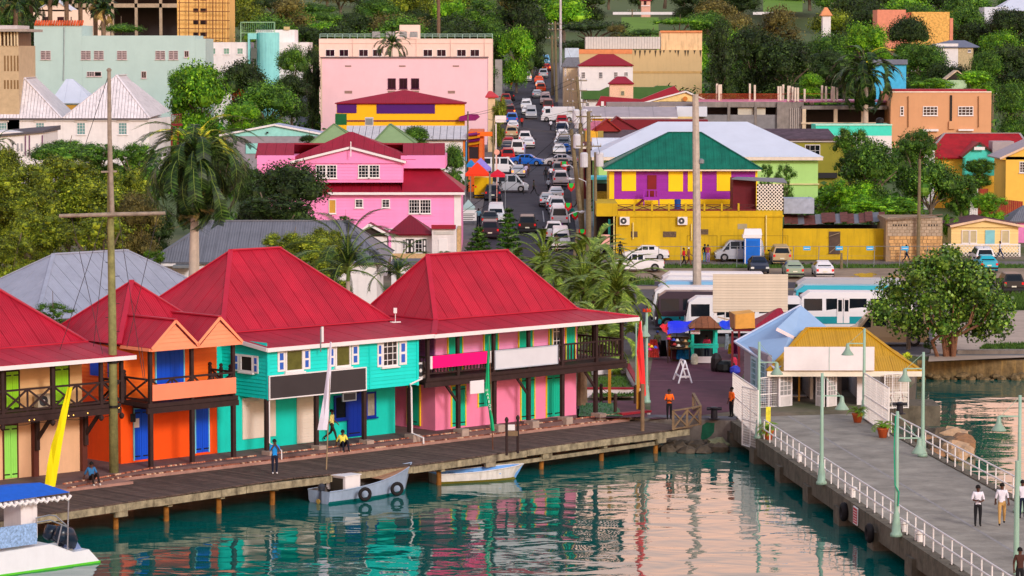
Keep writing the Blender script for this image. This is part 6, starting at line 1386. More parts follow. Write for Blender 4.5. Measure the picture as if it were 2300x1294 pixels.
for Y,rw in rowsY:
 px=-260+random.random()*30
 while px<2560:
  Yj=Y+random.uniform(-14,14);k=F/Yj;r=random.uniform(4.2,7.5)*(1 if Y<700 else 1.25);rx=r*k;rz=r*random.uniform(.55,.85)*k
  g=pix_y=None
  h=random.uniform(5,8);zc=T(Yj)+h
  py=110-(zc-HC)/Yj*F
  if py+rz>-30 and not blocked(px,py,rx,rz,Yj):
   zn=next(z for z in zones if px<z[1]);mt=random.choice(['dark','dark','mid','mid','dark','brown','olive','bright']if Y>560 else['dark','mid','dark']);ck=random.choice(['r1','r2','r3','f1','r4','t1'])
   i=cnt.get((rw,zn[2]),0);cnt[(rw,zn[2])]=i+1
   nm={'dark':'dark green','mid':'green','brown':'brownish','olive':'olive','bright':'light green'}[mt]
   if i<12 and(-60<px<2360 or i%2):tree(px,py,rx,rz,Yj,ck,mt,'%s tree %s, %s in the %s row'%(nm,zn[2],ORD[i],rw),'trees on the far hillside')
  px+=rx*random.uniform(1.0,1.5)
  # low scrub filling the gaps between the houses
lob=[]
def clear_of_street(px,Y):return not(1085<px<1330)
for i in range(520):
 Y=random.uniform(308,640);px=random.uniform(-40,2340)
 if 1010<px<1370:continue
 r=random.uniform(1.2,2.6)*(1+(Y-300)/500);x=(px-CX)/F*Y;lob.append(((x,Y,T(Y)+r*.35),r))
me=crownmesh('scrub',lob,22,.75,core=True,asp=.6,flat=.8);o=inst(me,'scrub');o.material_slots[0].link='OBJECT';o.material_slots[0].material=LM['mid'];stuff(o,'low green scrub filling the yards between the town buildings','shrubs')
lob=[]
for i in range(150):
 Y=random.uniform(185,262);px=random.uniform(-40,900)
 if px>560 and Y>240:continue
 r=random.uniform(.9,1.7);lob.append((((px-CX)/F*Y,Y,1.45+r*.4),r))
me=crownmesh('scrub',lob,40,.4,core=True);o=inst(me,'scrub');o.material_slots[0].link='OBJECT';o.material_slots[0].material=LM['mid'];stuff(o,'low scrub under the trees behind the waterfront roofs','shrubs')
LAWN=M('lawn',(104,140,44),r=.95,n=.15,sc=.1)
def hillpatch(name,y0,y1,x0,x1,mat,dz=.35):
 b=MB();n=8;g=[]
 for j in range(n+1):
  Y=y0+(y1-y0)*j/n;g.append([((X0-CX)/F*Y,Y,T(Y)+dz+2.6)for X0 in[x0+(x1-x0)*i/6 for i in range(7)]])
 for j in range(n):
  for i in range(6):b.poly([g[j][i],g[j][i+1],g[j+1][i+1],g[j+1][i]])
 return struct(b.build(name,mat,local=True))
hillpatch('lawn',745,850,1395,1478,LAWN);hillpatch('lawn',880,1000,1712,1800,LAWN)
# == PIER
PD=Vector((18.51-12.36,117.64-175.47,0)).normalized();PRT=Vector((-PD.y,PD.x,0))
PO=Vector((12.36,175.47,0))
if PRT.x<0:PRT=-PRT
def PP(d,r,z):v=PO+PD*d+PRT*r;return(v.x,v.y,z)
PW=7.9
DECK=M('pier_concrete',(148,140,128),r=.9,n=.35,sc=.6,st=.0,bump=.35,det=.15)
b=MB();b.hexa([PP(-3,0,.85),PP(75,0,.85),PP(75,PW,.85),PP(-3,PW,.85)],[PP(-3,0,1.33),PP(75,0,1.33),PP(75,PW,1.33),PP(-3,PW,1.33)])
struct(b.build('pier_deck',DECK,local=True))
pr=thing('pier_edge','weathered concrete edge beam and bents of the long pier','pier',PP(20,0,0));EDG=M('pier_edge_concrete',(104,96,82),r=.9,n=.4,sc=1.5,st=.7,dirt=(50,46,36),bump=.5)
b=MB();b.hexa([PP(-2,-.12,.45),PP(75,-.12,.45),PP(75,.35,.45),PP(-2,.35,.45)],[PP(-2,-.12,1.39),PP(75,-.12,1.39),PP(75,.35,1.39),PP(-2,.35,1.39)]);b.build('edge_beam',EDG,pr)
b=MB();b.hexa([PP(-2,PW-.35,.45),PP(75,PW-.35,.45),PP(75,PW+.12,.45),PP(-2,PW+.12,.45)],[PP(-2,PW-.35,1.39),PP(75,PW-.35,1.39),PP(75,PW+.12,1.39),PP(-2,PW+.12,1.39)]);b.build('edge_beam',EDG,pr)
for d in(1,8.3,15.6,22.9,30.2,37.5,44.8,52,59.5):
 b=MB();w=.65;b.hexa([PP(d-w,-.3,-.1),PP(d+w,-.3,-.1),PP(d+w,PW+.3,-.1),PP(d-w,PW+.3,-.1)],[PP(d-w,-.3,.83),PP(d+w,-.3,.83),PP(d+w,PW+.3,.83),PP(d-w,PW+.3,.83)]);b.build('bent',EDG,pr)
 for r_ in(.6,PW-.6):b=MB();b.tube([PP(d,r_,-3),PP(d,r_,0)],.38,12);b.build('pile',M('dark_pile',(44,36,34),n=.3),pr)
sea=MB();c=[(12.6,174.4),(12.6,178.6),(21.6,178.6),(21.0,174.4)]
struct(MB().prism(c,-2,1.32).build('pier_root',EDG,local=True))
# joints across the deck and along it
JN=M('deck_joint',(150,144,140),r=.9,n=.3,sc=3)
b=MB()
for d in range(0,75,6):b.poly([PP(d,.4,1.334),PP(d+.05,.4,1.334),PP(d+.05,PW-.4,1.334),PP(d,PW-.4,1.334)])
b.poly([PP(-2,3.6,1.335),PP(75,3.6,1.335),PP(75,3.75,1.335),PP(-2,3.75,1.335)]);j_=b.build('deck_joints',JN,local=True);struct(j_)
# railings, each side one railing with posts
WR=M('white_railing_paint',(232,226,222),r=.45,n=.05)
def railing(label,r,d0,d1,step):
 t=thing('pier_railing',label,'railing',PP((d0+d1)/2,r,1.36));n=int((d1-d0)/step)
 for h in(.55,1.08):
  b=MB();b.tube([PP(d0,r,1.36+h),PP((d0+d1)/2,r,1.36+h),PP(d1,r,1.36+h)],.04,6);b.build('rail',WR,t)
 for i in range(n+1):
  d=d0+(d1-d0)*i/n;b=MB();b.tube([PP(d,r,1.36),PP(d,r,2.44)],.035,6);b.box(PP(d,r,0)[0]-.1,PP(d,r,0)[0]+.1,PP(d,r,0)[1]-.1,PP(d,r,0)[1]+.1,1.36,1.39);b.build('post',WR,t)
railing('white railing along the left edge of the pier',.22,9.2,66,1.55);railing('white railing along the right edge of the pier',PW-.22,7.0,62,1.55)
for d in(18.3,23.8,41.5,44.3,31.0):
 b=MB();p=PP(d,.32,1.38);b.lathe([(.12,0),(.12,.32),(.2,.36),(.2,.46),(.1,.5)],p,10);tag(b.build('bollard',WR),{18.3:'small white mooring bollard nearest the gate on the left pier edge',23.8:'second small white bollard from the gate on the left pier edge',31.0:'third small white bollard from the gate on the left pier edge',41.5:'white bollard beside the third lamp post base',44.3:'white bollard nearest the viewer on the left pier edge'}[d],'bollard','white bollards on the pier')
 # lamp posts
LGR=M('pale_green_lamp_paint',(150,184,164),r=.45,n=.06);LSH=M('lamp_shade_green',(140,168,150),r=.4)
def lamp(base,h,label,arm=(1,0),armz=.5,L_=.95,group='pale green pier lamps',stem=1.):
 t=thing('street_lamp',label,'street lamp',base,0,group)
 b=MB();b.lathe([(.26,0),(.26,.12),(.2,.2),(.17,.6),(.13,.85),(.14,.95),(.09,1.1),(.1,1.3),(.085,h*.5),(.07,h)],(0,0,0),12);b.build('pole',LGR,t,local=True,smooth=True)
 a=Vector((arm[0],arm[1],0)).normalized();z=h-armz
 b=MB();b.bar((0,0,z),a*L_+Vector((0,0,z)),.06);b.build('arm',LGR,t,local=True)
 b=MB();b.tube([(0,0,h-.05),a*L_*.9+Vector((0,0,z+.02))],.012,5);b.build('stay',LGR,t,local=True)
 e_=a*L_;b=MB();b.lathe([(.06,0),(.1,-.08),(.12,-.28),(.16,-.38),(.34,-.62),(.35,-.66),(.05,-.64)],(e_.x,e_.y,z),14);b.build('lamp_shade',LSH,t,local=True,smooth=True)
 return t
def onp(px,py,z=1.36):return G(px,py,z)
def topz(px,py,Y):return AY(px,py,Y)[2]
for(bx,by,ty,l,az)in((1704,985,768,'pale green lamp post beside the white gate at the left pier edge',1.1),(1845,1088,838,'pale green lamp post on the left pier edge, second from the gate',1.1),(2013,1205,924,'pale green lamp post wound with green rope on the left pier edge',1.15)):
 g=onp(bx,by);lamp((g[0],g[1],1.36),topz(bx,ty,g[1])-1.36,l,(1,-.05),az)
g=onp(2072,1025);lamp((g[0],g[1],1.36),topz(2072,791,g[1])-1.36,'pale green lamp post on the right pier edge by the rocks',(-1,0),.85)
g=onp(1940,940);lamp((g[0],g[1],1.36),topz(1940,738,g[1])-1.36,'pale green lamp post in front of the gold roof',(-1,0),.85)
g=onp(2288,1150);lamp((g[0],g[1],1.36),topz(2288,888,g[1])-1.36,'pale green lamp post at the right edge of the view',(-1,0),.95)
g=onp(2282,1290);b=MB();b.tube([(g[0],g[1],1.36),(g[0],g[1],topz(2282,1035,g[1]))],[.12,.09],10);tag(b.build('lamp_pole',LGR),'pale green pole in front of the person in brown at lower right','pole')
g=G(1452,905,1.46);lamp((g[0],g[1],1.46),topz(1452,702,g[1])-1.46,'pale green lamp post at the plaza corner with red flower on top',(-.3,-.1),.75,.12)
b=MB();c=(g[0],g[1],topz(1452,702,g[1]));
for i in range(7):a=i*.9;b.poly([c,(c[0]+.28*math.cos(a),c[1]+.28*math.sin(a),c[2]+.05),(c[0]+.24*math.cos(a+.6),c[1]+.24*math.sin(a+.6),c[2]+.26)])
tag(b.build('red_ornament',M('orange_red_petal',(226,70,30))),'orange red flower ornament on top of the plaza lamp post','ornament')
b=MB();g=G(1449,900,1.46);b.tube([(g[0]-.5,g[1]+1,1.46),(g[0]-.5,g[1]+1,6)],.05,6);tag(b.build('pole',LGR),'thin green pole behind the plaza corner lamp','pole')
# rope on third lamp
g=onp(2013,1205);b=MB();b.tube([(g[0]-.09,g[1]-.1,6.6),(g[0]-.14,g[1]-.1,5.2),(g[0]-.09,g[1]-.12,3.6),(g[0]+.08,g[1]-.14,3.3),(g[0]+.05,g[1]-.14,2.7)],.03,5);tag(b.build('rope',M('green_rope',(20,160,120))),'green rope tied round the lamp post','rope')
# gates: mesh panels
def mesh_gate(label,P0,P1,z0,zt0,zt1,nbar=4,par=None,rails=(.45,),m=.14):
 t=thing('mesh_gate',label,'gate',P0);P0=Vector(P0);P1=Vector(P1);L=lambda k,z:(P0 .x+(P1 .x-P0 .x)*k,P0 .y+(P1 .y-P0 .y)*k,z);zt=lambda k:zt0+(zt1-zt0)*k
 b=MB()
 for k in(0,1):b.bar(L(k,z0),L(k,zt(k)),.07)
 b.bar(L(0,z0+.05),L(1,z0+.05),.06);b.bar(L(0,zt0),L(1,zt1),.06)
 for r in rails:b.bar(L(0,z0+(zt0-z0)*r),L(1,z0+(zt1-z0)*r),.05)
 for i in range(1,nbar):b.bar(L(i/nbar,z0),L(i/nbar,zt(i/nbar)),.045)
 b.build('frame',WR,t)
 b=MB();wd=(P1-P0).length;n=int(wd/m)
 for i in range(1,n):k=i/n;b.bar(L(k,z0),L(k,zt(k)),.016)
 for i in range(1,int((max(zt0,zt1)-z0)/m)):
  z=z0+i*m;k0=0;k1=1
  if z>min(zt0,zt1):
   kk=(z-zt0)/(zt1-zt0);k0,k1=(kk,1)if zt1>zt0 else(0,kk)
  b.bar(L(k0,z),L(k1,z),.016)
 o=b.build('mesh_infill',WR,t);o['kind']='stuff';return t
q=PP(0,0,0)
gA=G(1646,930,1.36);gB=G(1704,985,1.36)
mesh_gate('tall white mesh fence with sloping top at the left of the pier entrance',gA,gB,1.36,topz(1646,838,gA[1]),topz(1704,877,gB[1]),4)
gC=(gB[0]-.85,gB[1]-.3,0);mesh_gate('white mesh gate leaf swung out over the water at the pier edge',G(1667,990,1.0),(gB[0]-.05,gB[1]-.2,0),.75,topz(1667,877,gB[1]),topz(1704,877,gB[1]),2)
gE=G(1940,940,1.36);gF=G(1996,980,1.36);mesh_gate('tall white mesh fence with sloping top at the right of the pier entrance',gE,gF,1.36,topz(1940,838,gE[1]),topz(1996,872,gF[1]),4,rails=(.3,.52))
# flower pots
def potplant(px,py,label,s=1.,rail=None):
 g=G(px,py,1.36);t=thing('potted_plant',label,'potted plant',(g[0],g[1],1.34),0,'terracotta potted palms on the pier')
 b=MB();b.lathe([(.2*s,0),(.3*s,.42*s),(.33*s,.44*s),(.33*s,.52*s),(.27*s,.5*s)],(0,0,0),14);b.build('pot',M('terracotta',(196,92,48),r=.7,n=.12),t,local=True,smooth=True)
 fm=[frondmesh(.75*s,1.5,14,.22*s,.035,.3,.3).mesh('frond',[LM['bright'],M('green_rachis',(120,140,60))])for _ in range(2)]
 for i in range(20):o=inst(fm[i%2],'frond',t,(0,0,.5*s));o.rotation_euler=(0,-random.uniform(.4,1.4),i*2.4)
potplant(1926,948,'terracotta potted palm against the right mesh fence');potplant(1983,982,'terracotta potted palm at the foot of the right railing');potplant(1725,987,'terracotta potted palm behind the left pier railing')
g=G(1725,975,1.36);b=MB();b.box(g[0]-.12,g[0]+.14,g[1],g[1]+.06,1.36,2.85);tag(b.build('banner',M('yellow_green_banner',(226,214,60),n=.3,sc=6)),'narrow yellow green banner beside the left potted palm','banner')
# tyre fenders, warning sign
def tyre(P,ax,R1=.34,r=.12,par=None,name='tyre',label=None,mat=None):
 b=MB();ax=Vector(ax).normalized();u=ax.orthogonal().normalized();v=ax.cross(u);n=18
 pts=[Vector(P)+(u*math.cos(2*math.pi*i/n)+v*math.sin(2*math.pi*i/n))*R1 for i in range(n+1)];b.tube(pts,r,8,cap=False)
 o=b.build(name,mat or M('tyre_rubber',(30,26,28),r=.8,n=.2),par,smooth=True)
 if label:tag(o,label,'tyre')
 return o
for px,py,l in((1900,1152,'black tyre fender hung on the pier edge left of the red warning sign'),(1958,1200,'black tyre fender hung on the pier edge right of the red warning sign')):c=G(px,py,.75);tyre((c[0]-.1,c[1],.8),(1,.1,0),.3,.16,label=l)
pe=PL((PP(34.5,-.14,0)[0],PP(34.5,-.14,0)[1]),math.atan2(PD.y,PD.x))
def lettering(txt,size,mat,P,rot,par=None,ext=.004,name='lettering',lbl=None):
 cu=bpy.data.curves.new(name,'FONT');cu.body=txt;cu.size=size;cu.extrude=ext;cu.align_x='CENTER';cu.align_y='CENTER'
 tmp=bpy.data.objects.new(name+'_t',cu);dg=bpy.context.evaluated_depsgraph_get();me=bpy.data.meshes.new_from_object(tmp.evaluated_get(dg))if False else tmp.to_mesh().copy();tmp.to_mesh_clear();bpy.data.objects.remove(tmp)
 me.materials.clear();me.materials.append(mat);o=bpy.data.objects.new(name,me);COL.objects.link(o);o.rotation_euler=rot;o.location=P
 if par is not None:o.parent=par;o.location=Vector(P)-wloc(par)
 return o
d0=33.9;t=thing('warning_sign','red and white warning notice fixed to the pier edge beam','sign',PP(d0,-.5,.9))
yaw=math.atan2(-PD.x,PD.y)
ps=PL((PP(d0,-.16,0)[0],PP(d0,-.16,0)[1]),math.atan2(PD.y,PD.x))
SGN=-1 if ps.n[0]>0 else 1
b=MB();ps.box(b,-.45,.45,0*SGN,.05*SGN,.55,1.35);b.build('board',WHITE,t);b=MB();ps.box(b,-.38,.38,.052*SGN,.056*SGN,.6,1.3);b.build('red_print',M('sign_red',(200,24,40)),t)
for i in range(5):b=MB();ps.box(b,-.3,.3,.06*SGN,.064*SGN,.68+i*.12,.72+i*.12);b.build('text_line',WHITE,t)
# rocks right of the pier and broken block
i=0
for px,py,r in((2090,1000,.7),(2115,1010,.9),(2140,1012,.8),(2160,1005,.7),(2105,985,.8),(2135,985,.85),(2160,990,.6),(2080,978,.6),(2170,1015,.45),(2095,1022,.5),(2125,1000,.7),(2150,1022,.5)):
 rock(G(px,py,.3),r*1.3,(ROCKB,ROCK,M('tan_rock',(184,150,116),n=.25,sc=2,bump=.4))[i%3],'angular boulder in the heap right of the pier, %s'%['front left','front middle','front right','right shoulder','rear left','rear middle','rear right','topmost left','rightmost small','lowest left','centre','lowest right'][i],'boulders right of the pier');i+=1
g=G(2060,955,0);b=MB();b.box(g[0]-1.4,g[0]+1.3,g[1]-.5,g[1]+3,-1,1.2);tag(b.build('concrete_block',EDG),'broken concrete block in the water right of the pier gate','block')
def cleat(px,py,z,label,s=1.):g=G(px,py,z);b=MB();b.lathe([(.34*s,0),(.34*s,.05*s),(.2*s,.07*s),(.18*s,.5*s),(.24*s,.58*s),(.24*s,.66*s),(.1*s,.7*s)],g,14);b.tube([(g[0]-.42*s,g[1],g[2]+.58*s),(g[0]+.42*s,g[1],g[2]+.58*s)],.1*s,8);tag(b.build('mooring_bollard',M('bollard_black',(34,32,40),r=.45)),label,'bollard')
cleat(1604,941,1.5,'big black twin-headed mooring bollard on the sea wall');cleat(2021,930,1.4,'black mooring bollard right of the pier gate',1.)
# == TERMINAL BUILDING (gold and blue roofs)
YT=182.
GOLD=M('gold_sheet_roof',(202,150,8),r=.5,n=.08,sc=.8,wave=.7,wsc=2.2,st=.1,dirt=(140,96,10),rand=.03);BLR=M('powder_blue_roof',(150,180,214),r=.5,n=.06,sc=.8,wave=.5,wsc=2.2,rand=.04)
B=BLD('pier_terminal','white pier gatehouse with gold ribbed roof and open french doors','building',1700,2070,YT)
zt=Z(838,YT)
zf=1.36
# open shell: side piers and rear wall so that one looks inside
for x0,x1 in((1735,1752),(1930,1948)):B.wall(WHITED,x0,x1,838,.25,yb=928)
B.wall(WHITED,1752,1930,836,.25,yb=846,name='lintel')
b=MB();b.box(X(1735,YT),X(1740,YT),YT,YT+8,zf,zt);b.build('side_wall',WHITED,B.o);b=MB();b.box(X(1944,YT),X(1948,YT),YT+.26,YT+8,zf,zt);b.build('side_wall',WHITED,B.o)
b=MB();b.box(X(1735,YT),X(1948,YT),YT+8,YT+8.2,zf,zt);b.build('rear_wall',M('interior_grey',(120,114,112)),B.o)
b=MB();b.box(X(1720,YT)-.2,X(1950,YT),YT-1.2,YT+8.2,1.3,1.37);b.build('floor',M('grey_floor',(84,82,88),r=.8,n=.1),B.o)
b=MB();b.box(X(1835,YT),X(1842,YT),YT+3,YT+8,zf,zt);b.build('partition',WHITED,B.o);b=MB();b.box(X(1880,YT),X(1915,YT),YT+5,YT+5.1,zf,zt-.4);b.build('inner_door',M('interior_white',(190,184,180)),B.o)
for x in(1772,1797):b=MB();b.box(X(x,YT+2),X(x+4,YT+2),YT+2,YT+2.1,zf,zt-.2);b.build('timber_post',M('yellow_timber',(226,170,60)),B.o)
b=MB();q=AY(1790,890,YT+4);b.box(q[0]-.5,q[0]+.6,q[1],q[1]+.6,q[2]-.05,q[2]+.02);
for dx in(-.45,.55):b.box(q[0]+dx-.03,q[0]+dx+.03,q[1],q[1]+.06,zf,q[2]-.05)
tag(b.build('desk',WHITED),'white desk inside the gatehouse','desk')
# roof: steep hip + flared skirt
zE=Z(834,YT-1.2)
A=[(X(1728,YT-1.2),YT-1.2,zE),(X(2075,YT-1.2),YT-1.2,zE),(X(2075,YT-1.2),YT+10,zE),(X(1728,YT-1.2),YT+10,zE)]
Yr=YT+4.4;zr=Z(738,Yr);r0,r1=X(1817,Yr),X(1940,Yr)
mY=YT+.9;zM=Z(800,mY);mx0,mx1=X(1762,mY),X(2022,mY)
Mq=[(mx0,mY,zM),(mx1,mY,zM),(mx1,YT+8,zM),(mx0,YT+8,zM)]
roof_face(B.o,[A[0],A[1],Mq[1],Mq[0]],GOLD,w=.8,under=M('gold_under',(110,76,6)),gap=.015)
roof_face(B.o,[A[1],A[2],Mq[2],Mq[1]],GOLD,w=.8,under=M('gold_under',(110,76,6)),gap=.015);roof_face(B.o,[A[3],A[0],Mq[0],Mq[3]],GOLD,w=.8,under=M('gold_under',(110,76,6)),gap=.015)
GU=M('gold_under',(110,76,6));Ra,Rb=(r0,Yr,zr),(r1,Yr,zr)
roof_face(B.o,[Mq[0],Mq[1],Rb,Ra],GOLD,w=.8,under=GU,gap=.015);roof_face(B.o,[Mq[1],Mq[2],Rb],GOLD,w=.8,under=GU,gap=.015);roof_face(B.o,[Mq[3],Mq[0],Ra],GOLD,w=.8,under=GU,gap=.015)
for a,c in((Mq[0],Ra),(Mq[1],Rb),(Ra,Rb),(A[0],Mq[0]),(A[1],Mq[1])):cap(B.o,[up(a,.06),up(c,.06)],M('gold_ridge',(196,146,24)),.24,.05)
b=MB();b.box(X(1728,YT-1.2)-.05,X(2076,YT-1.2),YT-1.3,YT-1.22,zE-.3,zE);b.build('fascia',M('ivory_fascia',(236,226,206)),B.o)
b=MB();b.box(X(1764,YT-1.4),X(1968,YT-1.4),YT-1.5,YT-1.42,Z(832,YT-1.4),Z(779,YT-1.4));sg=b.build('signboard',WHITE,None);tag(sg,'wide blank white signboard on the gold roof','sign')
b=MB();b.box(X(1866,YT-1.5),X(1867,YT-1.5),YT-1.53,YT-1.505,Z(832,YT-1.4),Z(779,YT-1.4));b.build('panel_joint',M('joint_green',(150,180,170)),sg)
# white boarded part right of the doors
B.wall(M('whitewash_board',(222,212,200),st=.15),1996,2044,836,3,yb=905,dy=.6,name='boarded_wall');
# french doors standing open
def frdoor(px0,px1,yt,yb,Y0,Y1,label):
 t=thing('french_door',label,'door',AY(px0,yb,Y0));a=Vector(AY(px0,yb,Y0));c=Vector(AY(px1,yb,Y1));a.z=c.z=zf+.03;z1=Z(yt,Y0)
 u=(c-a).normalized();n=Vector((u.y,-u.x,0));n=n if n.y<0 else-n;w=(c-a).length;h=z1-a.z;P_=lambda s,d,z:a+u*s+n*d+Vector((0,0,z));bx_=lambda b,s0,s1,d0,d1,z0,z1:b.hexa([P_(s0,d1,z0),P_(s1,d1,z0),P_(s1,d0,z0),P_(s0,d0,z0)],[P_(s0,d1,z1),P_(s1,d1,z1),P_(s1,d0,z1),P_(s0,d0,z1)])
 b=MB();e_=.12;bx_(b,0,e_,0,.05,0,h);bx_(b,w-e_,w,0,.05,0,h);bx_(b,e_,w-e_,0,.05,h-e_,h);bx_(b,e_,w-e_,0,.05,0,h*.38)
 for i in(1,2):s=e_+(w-2*e_)*i/3;bx_(b,s-.02,s+.02,.005,.045,h*.38,h-e_)
 for i in(1,2,3):z=h*.38+(h*.62-e_)*i/4;bx_(b,e_,w-e_,.005,.045,z-.02,z+.02)
 b.build('door_leaf',WHITE,t);b=MB();bx_(b,e_,w-e_,.02,.026,h*.38,h-e_);b.build('pane',M('door_pane',(150,150,150),r=.1),t)
 b=MB();bx_(b,.16,w-.16,.05,.06,.1,h*.33);b.build('door_panel',M('door_panel_white',(214,208,206)),t)
frdoor(1748,1778,843,932,YT-1.0,YT-.3,'white french door standing open at the left of the gatehouse front');frdoor(1833,1852,843,926,YT-.3,YT-1.0,'white french door leaf folded open at the middle, left leaf');frdoor(1856,1878,843,926,YT-1.0,YT-.3,'white french door leaf folded open at the middle, right leaf')
gm_=M('fence_white',(226,222,220));
mesh_gate('white mesh screen between the left lamp and the open door',(X(1712,180),180.6,0),(X(1752,181),181.2,0),1.4,Z(848,181),Z(845,181),2)
mesh_gate('white mesh enclosure round the bicycle at the right of the gatehouse',(X(1990,181),180.4,0),(X(2045,181),180.8,0),1.4,Z(838,181),Z(838,181),3)
# blue roofed building behind left
B=BLD('blue_roofed_kiosk','mauve clapboard building with powder blue roof left behind the gold roof','building',1655,1760,186)
SDW=M('mauve_grey_wall',(138,126,138),n=.08);PLB=M('mauve_grey_board',(150,138,148),n=.08,rand=.05)
K=[G(1665,898,1.46),G(1752,940,1.46)];
def vp(P,Q):th=math.atan2(Q[1]-P[1],Q[0]-P[0]);return PL((P[0],P[1]),th)
k0=(14.1,188.);k1=(15.0,181.4)
SP=vp(k0,k1);Lk=math.dist(k0,k1);zk=Z(778,187)
b=MB();b.hexa([(k0[0],k0[1],1.4),(k1[0],k1[1],1.4),(k1[0]+.2,k1[1],1.4),(k0[0]+.2,k0[1],1.4)],[(k0[0],k0[1],zk),(k1[0],k1[1],zk),(k1[0]+.2,k1[1],zk),(k0[0]+.2,k0[1],zk)]);b.build('wall',SDW,B.o)
siding(SP,B.o,0,Lk,1.46,zk,.01,PLB,pitch=.22)
for a,c in((1671,1697),):pass
LB=M('pale_blue_frame',(176,208,222));DTG=M('deep_teal_pane',(10,110,110),r=.15)
for s0,s1 in((2.2,3.9),(4.3,6.3)):win(SP,B.o,s0,s1,1.6,4.0,.05,4,7,fm=LB,gm=DTG,fw=.18,mw=.05,sill=False)
V1=AY(1650,768,188.4);V2=AY(1743,830,180.6)
def slab_(pts,nm):b=MB();b.extr(pts,(0,.12,-.1));return b.build(nm,BLR,B.o)
P3=AY(1798,687,190.5);P4=AY(1842,768,187.3)
slab_([V1,V2,P4,P3],'roof');slab_([AY(1799,686,189.8),AY(1745,737,186.0),AY(1783,757,186.1),AY(1884,757,187.6)],'front_roof')
slab_([P3,P4,AY(1893,790,187.3),AY(1898,774,190.5)],'rear_roof')
cap(B.o,[up(V1,.04),up(P3,.06)],M('pale_ridge',(214,216,232)),.14,.05);cap(B.o,[up(V1,.02),up(V2,.02)],M('pale_ridge',(214,216,232)),.12,.08)
b=MB();b.bar(AY(1744,739,185.9),AY(1783,759,186.0),.12,.2);b.build('gutter',M('pink_white_trim',(236,214,214)),B.o)
# == PLAZA STALLS
st_=thing('souvenir_kiosk','turquoise wooden souvenir kiosk with brown shingled pyramid roof','kiosk',G(1583,812,1.46))
YK=G(1583,815,1.46)[1];KP=PL((0,YK),0);TQ=M('kiosk_turquoise',(30,200,178),r=.55,n=.05)
for x in(1555,1608):
 for dy in(0,2.0):b=MB();b.box(X(x,YK),X(x+6,YK),YK+dy,YK+dy+.15,1.46,Z(738,YK));b.build('post',TQ,st_)
for y0,y1 in((737,742),(772,776),(777,782),(815,819)):b=MB();b.box(X(1553,YK),X(1616,YK),YK-.04,YK+.1,Z(y1,YK),Z(y0,YK));b.build('cross_rail',TQ,st_)
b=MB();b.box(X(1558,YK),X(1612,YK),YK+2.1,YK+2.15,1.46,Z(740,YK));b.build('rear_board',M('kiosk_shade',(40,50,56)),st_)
SHG=M('brown_shingle',(132,78,46),n=.3,sc=4,rand=.25)
zz=Z(737,YK-.4);hip(st_,PL((0,YK-.5),0),X(1550,YK),X(1621,YK),0,-3.2,zz,X(1576,YK+1),X(1597,YK+1),-1.6,Z(711,YK+1.3),SHG,w=.45,gap=.02,under=M('shingle_under',(60,34,22)))
b=MB();b.box(X(1553,YK),X(1574,YK),YK-.1,YK-.06,Z(750,YK),Z(736,YK));sg=b.build('stall_sign',WHITE);tag(sg,'small white sign with red lines on the kiosk corner','sign')
for y in(740,744.5,747.5):b=MB();b.box(X(1555,YK),X(1572,YK),YK-.11,YK-.102,Z(y+1,YK),Z(y,YK));b.build('red_line',M('sign_red',(200,24,40)),sg)
b=MB();b.box(X(1569,YK),X(1600,YK),YK-.5,YK-.44,1.5,Z(801,YK-.5));tag(b.build('white_board',WHITE),'white board leaning on the kiosk front','board')
# tarps: draped sheets
def tarp(label,pts,rgb,name='tarpaulin',Y=None):
 b=MB();n,m=10,6;g=[]
 A,B_,C_,D_=[Vector(p)for p in pts]
 for j in range(m+1):
  row=[]
  for i in range(n+1):
   u,v=i/n,j/m;p=(A*(1-u)+B_*u)*(1-v)+(D_*(1-u)+C_*u)*v;row.append(p+Vector((0,0,-.25*math.sin(math.pi*u)*math.sin(math.pi*v)+.04*math.sin(9*u+5*v)+.03*random.random())))
  g.append(row)
 for j in range(m):
  for i in range(n):b.poly([g[j][i],g[j][i+1],g[j+1][i+1],g[j+1][i]])
 o=b.build(name,M('tarp_%d_%d'%(rgb[0],rgb[2]),rgb,r=.5,n=.08),smooth=True);tag(o,label,'tarp');return o
Yt=YK
tarp('bright blue tarpaulin stretched left of the kiosk',[AY(1499,752,Yt-1),AY(1560,742,Yt-1),AY(1562,721,Yt+2),AY(1500,722,Yt+2)],(20,40,230));tarp('blue tarpaulin right of the kiosk roof',[AY(1616,735,Yt),AY(1640,742,Yt),AY(1640,720,Yt+2),AY(1616,722,Yt+2)],(20,60,220));tarp('small red tarpaulin at the left end of the blue one',[AY(1482,735,Yt-1),AY(1499,752,Yt-1),AY(1500,727,Yt+1),AY(1484,730,Yt+1)],(230,30,40))
for x,y,l in((1500,815,'left front'),(1548,815,'right front'),(1520,800,'rear')):b=MB();g=G(x,y,1.46);b.tube([g,(g[0],g[1],Z(735,g[1]))],.04,6);tag(b.build('tent_pole',DKW),'thin %s pole holding the blue tarpaulin'%l,'pole','poles of the tarpaulin stall')
